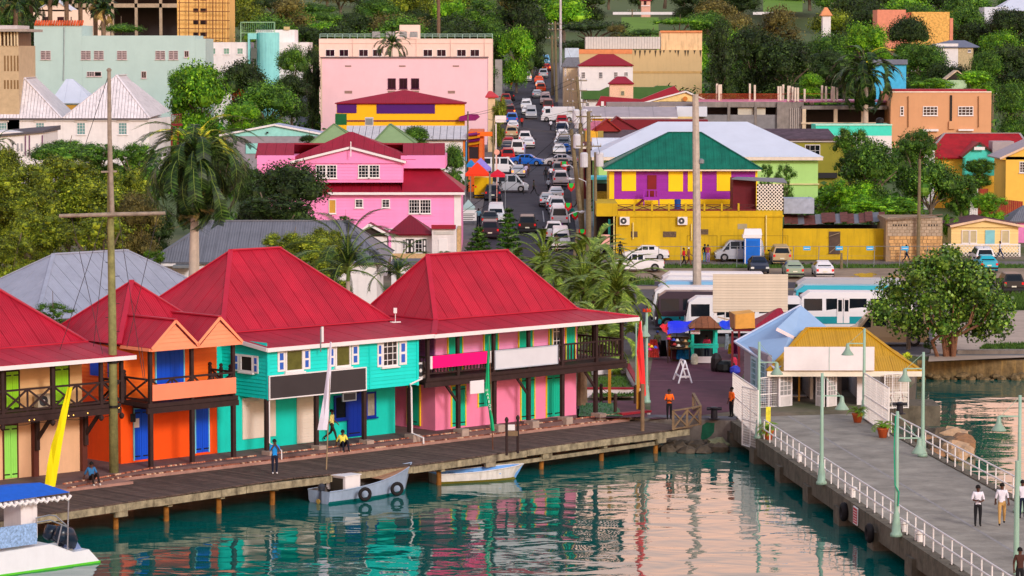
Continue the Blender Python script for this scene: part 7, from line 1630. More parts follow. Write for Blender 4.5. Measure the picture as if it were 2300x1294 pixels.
# plywood box stall on the right
ps_=thing('plywood_stall','maroon framed stall topped with an open plywood box right of the kiosk','stall',G(1665,800,1.46));YS=200.
PLY=M('plywood',(224,160,72),r=.7,n=.12,sc=2);PLYD=M('plywood_side',(170,120,80),n=.12)
b=MB();b.hexa([AY(1652,739,YS),AY(1696,737,YS),AY(1696,733,YS+2),AY(1642,735,YS+1.6)],[AY(1652,707,YS),AY(1695,702,YS),AY(1684,696,YS+2),AY(1640,700,YS+1.6)]);b.build('plywood_box',PLY,ps_)
b=MB();b.poly([AY(1639,699,YS+1.55),AY(1641,735,YS+1.55),AY(1652,739,YS-.03),AY(1651,707,YS-.03)]);b.extr([AY(1639,699,YS+1.55),AY(1641,735,YS+1.55),AY(1652,739,YS-.03),AY(1651,707,YS-.03)],(-.04,0,0));b.build('side_panel',PLYD,ps_)
MRD=M('maroon_stall_frame',(112,28,36));b=MB();b.box(X(1650,YS),X(1705,YS),YS-.2,YS+2,Z(744,YS),Z(740,YS));b.build('shelf',MRD,ps_)
for x in(1645,1660):b=MB();b.bar(AY(x,744,YS-.1),(AY(x,744,YS-.1)[0],YS-.1,1.46),.14);b.build('post',MRD,ps_)
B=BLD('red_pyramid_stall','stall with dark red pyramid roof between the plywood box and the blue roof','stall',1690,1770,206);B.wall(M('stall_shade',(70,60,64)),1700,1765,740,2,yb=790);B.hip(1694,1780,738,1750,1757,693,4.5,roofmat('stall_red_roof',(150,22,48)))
# goods: hats, dresses, bags
def dress(px,py,w,h,rgb,label,Y=None,folds=5):
 g=G(px,py,1.46)if Y is None else(X(px,Y),Y,1.46);b=MB();k=S(g[1]);W_=w/k;H_=h/k;n=folds*4
 z0=g[2]+.15;front=[(g[0]+W_*(i/n-.5)*1.,g[1]+.08*math.sin(i*math.pi/2),0)for i in range(n+1)]
 for i in range(n):
  a,c=front[i],front[i+1];ta=lambda p:(g[0]+(p[0]-g[0])*.6,p[1]+.1,z0+H_)
  b.poly([(a[0],a[1],z0),(c[0],c[1],z0),ta(c),ta(a)]);b.poly([(c[0],c[1]+.25,z0),(a[0],a[1]+.25,z0),(ta(a)[0],ta(a)[1]+.2,z0+H_),(ta(c)[0],ta(c)[1]+.2,z0+H_)])
 m=M('cloth_%d_%d_%d'%rgb,rgb,r=.8,n=.5,sc=6);o=b.build('hanging_dress',m);tag(o,label,'dress','clothes for sale on the plaza');return o
for a in((1468,808,26,40,(226,90,80),'coral patterned dresses hanging behind the plaza lamp'),(1490,806,18,36,(30,20,24),'black garment hanging beside the coral dresses'),(1528,812,20,30,(40,150,210),'blue beach dress hanging under the blue tarpaulin, left one'),(1545,812,20,30,(60,170,220),'light blue beach dress hanging next to the kiosk post'),(1512,812,14,46,(110,50,60),'dark red striped wraps hanging under the tarpaulin'),(1503,806,10,40,(230,150,60),'orange and pink wraps hanging at the tarpaulin edge'),(1650,800,16,36,(150,60,120),'purple garment hanging at the plywood stall post'),(1640,800,10,22,(240,220,40),'yellow cap display beside the plywood stall'),(1633,790,12,34,(210,220,225),'pale picture rack at the plywood stall'),(1476,795,10,24,(240,60,160),'hot pink wrap hanging over the coral dresses')):dress(*a)
hc=[(240,80,40),(240,200,60),(230,40,150),(70,90,200),(230,225,215),(60,60,60),(210,170,120),(40,160,120),(180,60,60)]
cn_={(240,80,40):'orange',(240,200,60):'yellow',(230,40,150):'pink',(70,90,200):'blue',(230,225,215):'white',(60,60,60):'charcoal',(210,170,120):'straw',(40,160,120):'green',(180,60,60):'maroon'}
def hat(px,py,Y,rgb,label):
 p=AY(px,py,Y);b=MB();b.lathe([(.19,0),(.2,.02),(.11,.03),(.1,.12),(.05,.15)],p,10);tag(b.build('hat',M('hat_%d_%d'%(rgb[0],rgb[2]),rgb,r=.8)),label,'hat','hats on the souvenir tables')
i=0
for(px,py)in((1502,752),(1503,757),(1502,762),(1513,765),(1521,766),(1531,766),(1539,768),(1548,768),(1515,775),(1457,776),(1463,780),(1459,786),(1472,782),(1524,778),(1534,779),(1542,781),(1550,780)):
 c=hc[i%9];hat(px,py,YK-.3,c,'%s sun hat on the tarpaulin stall, %s from left'%(cn_[c],['first','second','third'][i//6]+' row '+['one','two','three','four','five','six'][i%6]));i+=1
tb_=thing('display_table','dark cloth covered souvenir table under the blue tarpaulin','table',G(1530,812,1.46));b=MB();b.box(X(1508,YK),X(1553,YK),YK+.3,YK+1.3,Z(786,YK),Z(782,YK));b.box(X(1510,YK),X(1551,YK),YK+1.2,YK+1.25,1.46,Z(760,YK));b.build('table_cloth',M('dark_table_cloth',(84,70,50),n=.6,sc=5),tb_)
for x in(1510,1550):b=MB();b.box(X(x,YK),X(x,YK)+.06,YK+.35,YK+.41,1.46,Z(786,YK));b.build('leg',DKW,tb_)
def bag(px,py,w,h,rgb,label):g=G(px,py,1.46);b=MB();b.lathe([(w*.42,0),(w*.5,h*.2),(w*.48,h*.7),(w*.3,h*.95),(w*.08,h)],g,9);tag(b.build('bag',M('bag_%d_%d'%(rgb[0],rgb[2]),rgb,r=.5,n=.3,sc=4)),label,'bag','bags beside the kiosk')
bag(1609,834,.75,1.2,(30,22,26),'tall black suitcase bag right of the white board');bag(1630,835,1.3,.75,(22,24,24),'big shiny black sack beside the suitcase');bag(1651,838,.7,.5,(60,70,190),'blue patterned bag at the mauve building corner');bag(1648,822,.5,.6,(190,40,70),'crimson bag on top of the blue one');bag(1560,818,.5,.7,(200,200,180),'pale printed tote standing before the kiosk post')
# white A-frame barriers
bs=thing('sawhorse_barrier','white wooden A frame barrier standing on the plum paving','barrier',G(1535,848,1.46));WB=M('barrier_white',(236,228,228),r=.6)
g0=G(1524,862,1.46);g1=G(1554,861,1.46);g2=G(1512,853,1.46);g3=G(1541,850,1.46);ap=[Vector(G(1540,855,1.46))+Vector((-.05,-.1,1.25)),Vector(G(1529,850,1.46))+Vector((0,0,1.2))]
for a,c in((g0,ap[0]),(g1,ap[0]),(g2,ap[1]),(g3,ap[1]),(ap[0],ap[1])):b=MB();b.bar(a,c,.07,.1);b.build('strut',WB,bs)
m_=lambda a,c,k:tuple(Vector(a)*(1-k)+Vector(c)*k)
b=MB();b.bar(m_(g0,ap[0],.3),m_(g1,ap[0],.3),.06,.12);b.build('rail',WB,bs);b=MB();b.bar(m_(g0,ap[0],.3),m_(g2,ap[1],.3),.06,.1);b.build('rail',WB,bs);b=MB();b.bar(m_(g0,ap[0],.65),m_(g1,ap[0],.65),.06,.08);b.build('rail',WB,bs)
# billboard back
bl=thing('billboard','large blank cream slatted billboard standing before the parked buses','billboard',G(1688,770,1.46));YBb=214.;CB=M('cream_billboard_slat',(218,204,184),r=.7,rand=.04,n=.06)
b=MB();b.box(X(1603,YBb),X(1772,YBb),YBb,YBb+.1,Z(701,YBb),Z(616,YBb));b.build('backing',M('billboard_backing',(170,156,136)),bl)
h_=(Z(616,YBb)-Z(701,YBb))/14
sm=MB().box(X(1603,YBb)-X(1688,YBb),X(1772,YBb)-X(1688,YBb),-.04,-.003,.008,h_-.008).mesh('slat',CB);w=wloc(bl)
for i in range(14):inst(sm,'slat',bl,(X(1688,YBb)-w.x,YBb-w.y,Z(701,YBb)+i*h_-w.z))
for x in(1609,1690,1764):b=MB();b.box(X(x,YBb)-.11,X(x,YBb)+.11,YBb+.11,YBb+.3,1.45,Z(640,YBb));b.build('post',WHITED,bl)
b=MB();b.bar(AY(1612,712,YBb),AY(1650,722,YBb),.08,.08);b.build('brace',M('timber_brace',(180,150,120)),bl)
# raised garden with white/red walls and posts at the corner of the pink building
GW=M('garden_wall_white',(224,212,214),n=.05);GR2=M('garden_cap_red',(150,30,44))
def gwall(a,c,h,z0,label,capd=.3):
 t=thing('garden_wall',label,'wall',a);b=MB();b.bar((a[0],a[1],z0+h/2),(c[0],c[1],z0+h/2),.2,h);b.build('wall',GW,t);b=MB();b.bar((a[0],a[1],z0+h+.06),(c[0],c[1],z0+h+.06),capd,.12);b.build('coping',GR2,t)
gwall(G(1392,945,1.3),G(1458,938,1.3),.32,1.3,'low white garden wall with red coping at the boardwalk',.4)
gwall(G(1308,893,1.5),G(1436,893,1.5),.5,1.5,'white garden wall with red coping behind the chain posts');gwall(G(1438,893,1.5),G(1408,838,1.5),.55,1.5,'pink topped garden wall running back beside the plaza');gwall(G(1330,842,1.5),G(1405,838,1.5),.5,1.5,'rear garden wall with red coping')
grass([(1330,892),(1336,848),(1403,846),(1432,890)],1.75,900,.12,label='lawn inside the raised garden bed');grass([(1300,935),(1302,905),(1380,905),(1400,935)],1.63,300,.08,M('green_mat',(60,110,70)),label='green ground mat beside the pink building')
b=MB();b.poly([G(1296,940,1.6),G(1296,900,1.6),G(1445,900,1.6),G(1455,936,1.6)]);struct(b.build('garden_path',PLAZA,local=True))
OPB=M('ochre_post',(190,132,40),n=.15)
for(x,y0,y1,l)in((1369,909,815,'ochre timber post left of the plaza lamp, rear one'),(1433,921,800,'ochre timber post beside the red feather flag')):g=G(x,y0,1.55);b=MB();b.bar(g,(g[0],g[1],topz(x,y1,g[1])),.18);tag(b.build('timber_post',OPB),l,'post')
prevp=None
for(x,y0,y1,l)in((1350,905,868,'short dark post with chain at the garden corner, first from left'),(1382,929,893,'short dark post with chain, second from left'),(1427,908,876,'short dark post with chain beside the ochre post'),(1440,922,880,'short dark post with chain nearest the plaza')):g=G(x,y0,1.55);b=MB();b.lathe([(.1,0),(.1,1.0),(.13,1.03),(.06,1.14)],g,10);tag(b.build('chain_post',M('dark_brown_post',(60,40,34))),l,'post','chained posts in the garden')
g=G(1350,905,1.55);g_=G(1427,908,1.55);b=MB();b.tube([(g[0]+(g_[0]-g[0])*k,g[1]+(g_[1]-g[1])*k,2.45-.5*math.sin(math.pi*k))for k in[i/10 for i in range(11)]],.02,5);tag(b.build('chain',BLACK),'dark chain sagging between the garden posts','chain')
for i in range(3):
 p=G(1305+i*4,915-i*6,1.5);b=MB();b.tube([p,(p[0],p[1],4.5)],[.28,.2],8);tag(b.build('palm_trunk',PTRB),'shaggy brown palm trunk right of the pink wall, %s'%['front','middle','rear'][i]+' one','trunk')if i<2 else None
 # == VEHICLES
TYR=M('tyre_black',(24,22,24),r=.8);HUBM=M('wheel_hub',(150,150,155),r=.3,metal=.5);PLT=M('number_plate',(225,220,200));TL=lum('tail_light_red',(210,20,24),.5);TLO=lum('brake_light_glow',(255,120,30),4);HL=M('head_lamp',(225,225,220),r=.1);BMP=M('dark_bumper',(40,40,44),r=.6)
PAINT={}
def paint(n,c):
 if n not in PAINT:PAINT[n]=M('car_paint_'+n,c,r=.3,n=.02,spec=.35)
 return PAINT[n]
PC=dict(white=(226,222,224),silver=(168,170,178),black=(22,22,26),navy=(24,32,56),red=(172,22,30),maroon=(96,22,34),blue=(20,96,190),grey=(92,94,100),gold=(184,160,124),green=(150,164,140),yellow=(240,186,10),orange=(236,84,30),pink=(226,196,190),teal=(30,170,190),plum=(46,26,44),sky=(120,180,220))
KS=dict(sedan=(1.72,[(-2.2,.55,.56,.8),(-2.12,.93,.95,.8),(-1.45,1.0,1.03,.76),(-.85,1.0,1.40,.56),(.35,.98,1.42,.57),(1.05,.93,.96,.74),(2.0,.76,.79,.7),(2.16,.45,.46,.68)],2,4),suv=(1.84,[(-2.25,.6,.62,.86),(-2.2,1.08,1.1,.86),(-1.95,1.12,1.72,.66),(.3,1.08,1.76,.66),(1.05,1.05,1.1,.78),(2.05,.95,.98,.76),(2.2,.5,.52,.74)],1,3),van=(1.8,[(-2.35,.6,.62,.84),(-2.3,1.12,1.14,.84),(-2.15,1.15,1.95,.70),(.95,1.12,1.98,.70),(1.75,1.05,1.12,.78),(2.2,.92,.95,.74),(2.3,.5,.52,.72)],1,3),pickup=(1.8,[(-2.5,.6,.62,.86),(-2.48,1.0,1.02,.86),(-.75,1.02,1.05,.86),(-.6,1.04,1.66,.64),(.5,1.04,1.70,.64),(1.15,1.03,1.07,.78),(2.3,.95,.98,.76),(2.45,.5,.52,.74)],2,4),truck=(2.0,[(-2.8,.9,.95,.95),(-2.78,1.5,2.3,.95),(.7,1.5,2.3,.95),(.72,1.3,1.35,.9),(.9,1.3,2.1,.8),(1.8,1.25,2.05,.8),(2.2,1.1,1.15,.85),(2.4,.6,.65,.85)],3,5),bus=(2.15,[(-3.9,.6,.65,1.04),(-3.88,1.3,2.3,1.0),(-3.7,1.3,2.62,.86),(3.2,1.3,2.66,.86),(3.75,1.25,2.3,.92),(3.95,1.0,1.25,.98),(4.0,.5,.55,.98)],0,3))
CB={}
def carkind(k):
 if k in CB:return CB[k]
 Wd,S_,ri,fi=KS[k];w=Wd/2;t=bpy.data.objects.new('car_prototype',None);COL.objects.link(t);b=MB();sec=[]
 for(x,zb,zr,wr)in S_:
  ww=w if abs(x)<abs(S_[0][0])-.1 else w*.94;z0=.24;sec.append([(x,-ww*.97,z0),(x,-ww,.55),(x,-ww*.97,zb),(x,-wr*.98,zr-.04 if zr>zb+.1 else zr),(x,-wr*.88,zr),(x,wr*.88,zr),(x,wr*.98,zr-.04 if zr>zb+.1 else zr),(x,ww*.97,zb),(x,ww,.55),(x,ww*.97,z0)])
 for a,c in zip(sec,sec[1:]):
  for i in range(9):b.poly([a[i],a[i+1],c[i+1],c[i]])
  b.poly([a[9],a[0],c[0],c[9]])
 b.poly(sec[0]);b.poly(sec[-1][::-1]);b.build('body',paint('white',PC['white']),t,local=True)
 L3=lambda p,q,k_:tuple(p[i]+(q[i]-p[i])*k_ for i in range(3));g=MB()
 def glassq(A,B_,C_,D_,n,m=.1):
  q=[L3(L3(A,B_,m),L3(D_,C_,m),m),L3(L3(A,B_,1-m),L3(D_,C_,1-m),m),L3(L3(A,B_,1-m),L3(D_,C_,1-m),1-m),L3(L3(A,B_,m),L3(D_,C_,m),1-m)];q=[tuple(Vector(p)+Vector(n)*.014)for p in q];g.poly(q)
 up_i=[i for i in range(len(S_))if S_[i][2]>S_[i][1]+.25]
 i0,i1=up_i[0],up_i[-1]
 if k=='truck':i0=i1-1
 for s_,(lo,hi)in((-1,(2,3)),(1,(7,6))):
  a,c=sec[i0],sec[i1];nw={'bus':5,'sedan':2,'suv':3,'van':3,'pickup':2,'truck':1}[k]
  for j in range(nw):k0,k1=j/nw,(j+1)/nw;glassq(L3(a[lo],c[lo],k0),L3(a[lo],c[lo],k1),L3(a[hi],c[hi],k1),L3(a[hi],c[hi],k0),(0,s_,.2),.09)
  if i1+1<len(sec)and k in('sedan','suv','van','pickup'):d_=sec[i1+1];g.poly([tuple(Vector(p)+Vector((0,s_*.012,0)))for p in(L3(c[lo],d_[lo],.05),L3(c[lo],d_[lo],.75),L3(c[hi],c[lo],.15))])
 a,c=sec[i1],sec[i1+1];glassq(c[3],c[6],a[6],a[3],(.7,0,.7),.07)
 a,c=sec[i0],sec[i0-1];glassq(c[3],c[6],a[6],a[3],(-.8,0,.5),.08)
 g.build('window_glass',GLASSB,t,local=True)
 xr,xf=S_[0][0],S_[-1][0];R_=.33 if k in('sedan',)else .38 if k!='bus' else .45
 for x in(xr+.85 if k!='bus' else xr+1.9,xf-.85):
  for y in(-w+.08,w-.08):b=MB();b.tube([(x,y-.1,R_),(x,y+.1,R_)],R_,14);b.tube([(x,y-.115,R_),(x,y+.115,R_)],R_*.55,10,1);b.build('wheel',[TYR,HUBM],t,local=True)
 zt_=S_[1][1]
 for y in(-w*.8,w*.8):b=MB();b.box(xr-.02,xr+.12,y-.1,y+.08,zt_-.26,zt_-.06);b.build('tail_light',TL,t,local=True);b=MB();z=S_[-2][1];b.box(xf-.3,xf+.02,y-.16,y+.14,z-.25,z-.08);b.build('headlight',HL,t,local=True)
 for x,q in((xr-.05,1),(xf-.08,0)):b=MB();b.box(x,x+.14,-w*.95,w*.95,.32,.5);b.build('bumper',BMP,t,local=True)
 b=MB();b.box(xr-.035,xr-.02,-.2,.2,.6,.72);b.build('number_plate',PLT,t,local=True)
 for y in(-w-.1,w+.1):b=MB();x=S_[i1][0]+.45;b.box(x,x+.1,y-.1,y+.1,1.0,1.14);b.build('wing_mirror',BMP,t,local=True)
 if k=='bus':
  b=MB();b.box(-3.85,3.8,-w-.012,w+.012,.45,.95);b.build('lower_stripe',M('bus_teal_stripe',(10,140,150)),t,local=True)
  for x in(.5,.95):b=MB();b.box(x,x+.4,w+.002,w+.03,.5,2.25);dd_=b.build('door',WHITE,t,local=True);b=MB();b.box(x+.07,x+.33,w+.03,w+.04,1.3,2.1);b.build('door_pane',GLASSB,dd_,local=True)
 CB[k]=t;return t
def car(px,py,k,col,hd,label,cat='car',group='cars in and around the street',brake=0,Yc=None,gz=None,nm=None,sc=1.):
 t=carkind(k);L_=KS[k][1][-1][0];g=G(px,py,gz)if gz else GT(px,py);h=math.radians(hd);dx,dy=math.cos(h),math.sin(h)
 cy=g[1]+max(abs(dy)*L_*sc,KS[k][0]/2);x=g[0]*cy/g[1];zg=gz if gz else T(cy)+.07;m_=paint(col,PC[col]);rc={'body':m_}
 if brake:rc['tail_light']=TLO
 sl_=0 if gz else(T(cy+3)-T(cy-3))/6
 o=dup(t,(x,cy,zg),h,label,group,rc,(sc,sc,sc)if sc!=1 else None);o.name=nm or{'sedan':'parked_car','suv':'estate_car','van':'minivan','pickup':'pickup_truck','truck':'delivery_truck','bus':'parked_bus'}[k]
 o['category']=cat;o.rotation_euler=(0,-math.atan(sl_*dy),h);return o
UP,DN,RT,LF=90,-90,0,180
CL=[(1184,528,'suv','black',UP,'black four wheel drive alone in the near lane of the street'),(1114,507,'van','white',DN,'white minibus facing the viewer above the narrow pine'),(1101,540,'suv','plum',UP,'dark hatchback half hidden between the two pines'),(1100,512,'sedan','black',UP,'black car behind the dark hatchback by the pines'),(1107,453,'suv','navy',UP,'dark estate car beside the yellow truck'),(1141,434,'van','silver',RT,'silver minivan crossing at the junction'),(1124,392,'van','white',RT,'long white van crossing behind the red market umbrella'),(1185,374,'sedan','blue',-12,'bright blue saloon turning across the street'),(1141,366,'suv','red',UP,'red estate car left of the blue saloon'),(1162,352,'van','white',UP,'white boxy van just beyond the blue saloon'),(1138,353,'sedan','navy',UP,'dark blue car left of the white boxy van'),(1258,374,'sedan','white',LF,'white saloon broadside across the right lane'),(1259,421,'suv','white',UP,'white four wheel drive with spare wheel at the junction'),(1256,400,'suv','grey',UP,'grey estate car behind the spare wheel vehicle'),(1264,386,'sedan','black',UP,'black car just below the broadside white saloon'),(1249,453,'sedan','white',UP,'white saloon at the head of the near right queue'),(1142,334,'sedan','red',UP,'red hatchback on the left kerb beside the two white cars'),(1187,335,'sedan','white',UP,'white hatchback in mid street, nearer of the pair'),(1179,326,'suv','white',UP,'white estate in mid street, farther of the pair'),(1149,313,'suv','gold',UP,'gold estate car on the left kerb under the street tree'),(1140,343,'sedan','grey',UP,'grey car on the left kerb below the red hatchback'),(1152,295,'sedan','white',UP,'white saloon on the left kerb behind the bright blue estate'),(1150,281,'suv','blue',UP,'bright blue estate on the left kerb'),(1256,351,'sedan','white',DN,'white car facing down the right kerb, first beyond the broadside saloon'),(1267,350,'sedan','blue',DN,'blue car on the right kerb beside the poles'),(1266,339,'suv','grey',DN,'grey car in the right kerb line, third beyond the broadside saloon'),(1258,333,'sedan','white',DN,'white car in the right kerb line, fourth beyond the broadside saloon'),(1268,326,'sedan','silver',DN,'silver car in the right kerb line, fifth beyond the broadside saloon'),(1263,316,'sedan','white',DN,'white car in the right kerb line, sixth beyond the broadside saloon'),(1262,307,'suv','navy',DN,'navy car in the right kerb line, seventh beyond the broadside saloon'),(1264,298,'sedan','white',DN,'white car in the right kerb line, eighth beyond the broadside saloon'),(1262,288,'suv','red',DN,'red car in the right kerb line, ninth beyond the broadside saloon'),(1193,269,'van','silver',DN,'silver van facing the viewer with yellow plate in mid street'),(1184,260,'sedan','white',DN,'white car overlapped by the silver van'),(1182,249,'suv','white',DN,'white estate second behind the silver van'),(1225,237,'van','pink',DN,'pale pinkish van facing down the street'),(1231,253,'van','maroon',UP,'maroon backed van on the right below the pinkish van'),(1229,262,'sedan','white',UP,'white saloon on the right below the maroon van'),(1234,273,'sedan','grey',UP,'grey saloon left of the flatbed truck'),(1250,275,'truck','white',LF,'white lorry reaching across the right lane'),(1215,211,'pickup','orange',UP,'orange red pickup tailgate in the far right queue'),(1213,201,'sedan','white',UP,'white car just beyond the orange pickup'),(1210,190,'sedan','orange',UP,'orange roofed taxi in the far right queue'),(1220,177,'suv','silver',UP,'silver estate in the far right queue'),(1227,161,'sedan','red',UP,'red car with glowing lights near the top of the street'),(1198,156,'sedan','white',UP,'white saloon alone at the top of the street'),(1183,185,'suv','white',UP,'white four wheel drive with glowing lights far up the street'),(1166,174,'truck','yellow',UP,'small yellow and white truck far up the street'),(1225,147,'van','sky',DN,'pale blue van at the very top of the street'),(1144,228,'suv','black',UP,'black car first in the far left kerb line'),(1136,236,'pickup','red',UP,'red pickup in the far left kerb line'),(1140,246,'sedan','grey',UP,'grey car in the far left kerb line'),(1145,263,'suv','maroon',UP,'maroon estate above the street tree')]
BR=('glowing','maroon estate','orange pickup')
for i,(x,y)in enumerate(((1229,467),(1244,475),(1251,484),(1253,493),(1256,502),(1256,513))):CL.append((x,y,['sedan','sedan','suv','sedan','sedan','van'][i],['silver','white','silver','white','grey','white'][i],UP,'%s car number %s from the far end of the near right hand queue'%(['silver','white','silver grey','white','grey','white boxy'][i],['two','three','four','five','six','seven'][i])))
CL+=[(1244,545,'pickup','white',UP,'white pickup at the near end of the right hand queue'),(1259,566,'van','white',DN,'white minivan facing the viewer behind the date palms'),(1164,401,'sedan','silver',UP,'silver saloon with glowing orange lights at the junction'),(1206,222,'sedan','silver',UP,'silver car alone mid street below the taxi queue')]
for c in CL:car(*c,sc=1.06,brake=any(w_ in c[5]for w_ in BR))
car(1086,449,'truck','yellow',UP,'yellow box truck beside the red market tent','truck',None,sc=1.12)
PK=[(1703,618,'sedan','navy',DN,'navy saloon facing the viewer on the dirt parking ground'),(1781,628,'sedan','green',UP,'pale green silver saloon on the dirt parking ground'),(1848,628,'sedan','white',UP,'white saloon on the dirt parking ground right of the pale green one'),(1752,598,'suv','gold',UP,'brown gold four wheel drive parked before the yellow wall'),(1660,590,'van','silver',LF,'silver minivan broadside behind the blue toilet cabin'),(1450,588,'sedan','white',LF,'white coupe broadside before the yellow block'),(1430,613,'pickup','white',LF,'white double cab pickup broadside beside the date palms'),(2268,663,'suv','black',UP,'dark estate car parked in the tall grass at the right edge'),(2205,602,'suv','white',UP,'white estate car peeping above the sea grape tree'),(2214,614,'sedan','teal',UP,'turquoise saloon beside the white estate by the tree')]
for c in PK:car(*c,group='cars on the parking ground')
car(1990,778,'van','gold',LF,'beige gold minibus parked behind the gold roof','van',None,gz=1.46,sc=1.22);car(1395,596,'van','white',RT,'white van tail with blue panel left of the white pickup','van',None,gz=1.46)
for(px,Y,col,l)in((1670,226,'white','white and teal bus nearest to the billboard in the left bus row'),(1600,231,'plum','dark plum coloured bus in the left bus row'),(1590,236,'white','white bus behind the plum one'),(1596,241,'sky','pale blue bus fourth back in the left row'),(1598,246,'white','white bus fifth back in the left row'),(1600,251,'white','white bus farthest back in the left row'),(1920,231,'white','white bus with teal skirt and middle door at right'),(1905,237,'teal','teal blue bus behind the white and teal one'),(1905,244,'silver','silver roofed bus farthest back at right')):
 car(px,110+20.85*7000/Y,'bus',col,LF,l,'bus','buses parked in the bus stand',gz=1.46,sc=1.08)
for t in CB.values():
 for o in list(t.children_recursive):bpy.data.objects.remove(o)
 bpy.data.objects.remove(t)
 # == PEOPLE
SKN=M('brown_skin',(92,58,44),r=.6);HAIRM=M('black_hair',(20,16,16),r=.8)
J0=dict(pel=(0,0,.95,.13),wai=(0,0,1.1,.118),che=(0,0,1.32,.14),nek=(0,.0,1.5,.055),hea=(0,-.01,1.6,.095),cro=(0,0,1.69,.075))
for s_,n_ in((-1,'R'),(1,'L')):J0 .update({'sh'+n_:(.17*s_,0,1.42,.075),'el'+n_:(.24*s_,.02,1.15,.048),'wr'+n_:(.26*s_,-.06,.92,.034),'ha'+n_:(.26*s_,-.09,.83,.036),'hi'+n_:(.09*s_,0,.9,.1),'kn'+n_:(.1*s_,-.02,.5,.07),'an'+n_:(.1*s_,.02,.09,.045),'to'+n_:(.11*s_,-.14,.05,.04)})
ED=[('pel','wai',1),('wai','che',1),('che','nek',0),('nek','hea',0),('hea','cro',0)]
for n_ in 'RL':ED+=[('che','sh'+n_,1),('sh'+n_,'el'+n_,1),('el'+n_,'wr'+n_,0),('wr'+n_,'ha'+n_,0),('pel','hi'+n_,2),('hi'+n_,'kn'+n_,2),('kn'+n_,'an'+n_,2),('an'+n_,'to'+n_,3)]
POSE=dict(stand={},hold=dict(elR=(-.25,0,1.14),wrR=(-.1,-.2,1.1),haR=(-.03,-.24,1.12),elL=(.25,0,1.14),wrL=(.12,-.2,1.08),haL=(.04,-.24,1.1)),face=dict(elR=(-.24,-.1,1.2),wrR=(-.07,-.2,1.42),haR=(-.03,-.17,1.52),elL=(.24,-.1,1.2),wrL=(.07,-.2,1.42),haL=(.03,-.17,1.52)),walk=dict(knR=(-.1,-.2,.52),anR=(-.1,-.3,.1),toR=(-.1,-.45,.07),knL=(.1,.1,.5),anL=(.1,.38,.16),toL=(.1,.3,.05),wrR=(-.27,.15,.95),haR=(-.27,.17,.87),wrL=(.26,-.22,.98),haL=(.25,-.27,.91)),sit=dict(pel=(0,0,.12),wai=(0,.04,.28),che=(0,.06,.5),nek=(0,.03,.68),hea=(0,.0,.78),cro=(0,0,.87),shR=(-.17,.06,.6),elR=(-.26,.2,.35),wrR=(-.28,.32,.1),haR=(-.28,.38,.03),shL=(.17,.06,.6),elL=(.22,-.1,.38),wrL=(.16,-.3,.36),haL=(.13,-.38,.37),hiR=(-.09,-.02,.12),knR=(-.12,-.42,.38),anR=(-.12,-.5,-.1),toR=(-.12,-.65,-.17),hiL=(.09,-.02,.12),knL=(.12,-.44,.42),anL=(.14,-.62,-.06),toL=(.14,-.78,-.13)))
POSE['stride']=dict(POSE['walk'],anL=(.1,.5,.22),toL=(.1,.42,.1))
PMc={}
def body(pose):
 if pose in PMc:return PMc[pose]
 J={k:(*POSE[pose].get(k,v[:3]),v[3])for k,v in J0 .items()};nm=list(J);me=bpy.data.meshes.new('body');me.from_pydata([J[k][:3]for k in nm],[(nm.index(a),nm.index(c))for a,c,_ in ED],[]);o=bpy.data.objects.new('tmp',me);COL.objects.link(o)
 o.modifiers.new('s','SKIN');sv=me.skin_vertices[0].data
 for i,k in enumerate(nm):r=J[k][3];sv[i].radius=(r,r*.78 if k in('pel','wai','che')else r)
 sv[nm.index('pel')].use_root=True;m_=o.modifiers.new('d','SUBSURF');m_.levels=1;dg=bpy.context.evaluated_depsgraph_get();ev=o.evaluated_get(dg);src=ev.to_mesh();V=[tuple(v.co)for v in src.vertices];Fc=[tuple(p.vertices)for p in src.polygons];ev.to_mesh_clear();bpy.data.objects.remove(o)
 segs=[(Vector(J[a][:3]),Vector(J[c][:3]),r)for a,c,r in ED];mats=[]
 def reg(c):
  best=None
  for a,d,r in segs:
   ab=d-a;k=max(0,min(1,(c-a).dot(ab)/ab.length_squared));q=(a+ab*k-c).length-(.06 if r in(1,2)else 0)*.5
   if best is None or q<best[0]:best=(q,r)
  return best[1]
 for f in Fc:mats.append(reg(sum((Vector(V[i])for i in f),Vector())/len(f)))
 b=MB();b.v=V;b.f=Fc;b.m=mats
 for n_ in 'RL':
  h=Vector(J['ha'+n_][:3]);w_=Vector(J['wr'+n_][:3]);d=(h-w_).normalized();s_=d.cross(Vector((0,1,.3))).normalized()
  for i in range(4):q=h+s_*(.024*(i-1.5));l=(.06,.072,.068,.05)[i];b.tube([q,q+d*l*.6,q+d*l+Vector((0,-.015,0))],[.011,.01,.007],5,0)
  b.tube([w_+s_*.03,h+s_*.05,h+s_*.055+d*.035],[.013,.011,.008],5,0)
 hd=Vector(J['hea'][:3]);b.tube([hd+Vector((0,-.085,.02)),hd+Vector((0,-.115,-.01))],[.012,.016],5,0)
 for s_ in(-1,1):b.tube([hd+Vector((.093*s_,.01,.01)),hd+Vector((.105*s_,.01,.01))],[.03,.02],6,0)
 hair=MB();c=Vector(J['cro'][:3]);hair.tube([c+Vector((0,.02,-.08)),c+Vector((0,.02,-.03)),c+Vector((0,.015,.03)),c+Vector((0,.01,.065))],[.104,.107,.085,.03],10)
 PMc[pose]=(b,hair);return PMc[pose]
PME={}
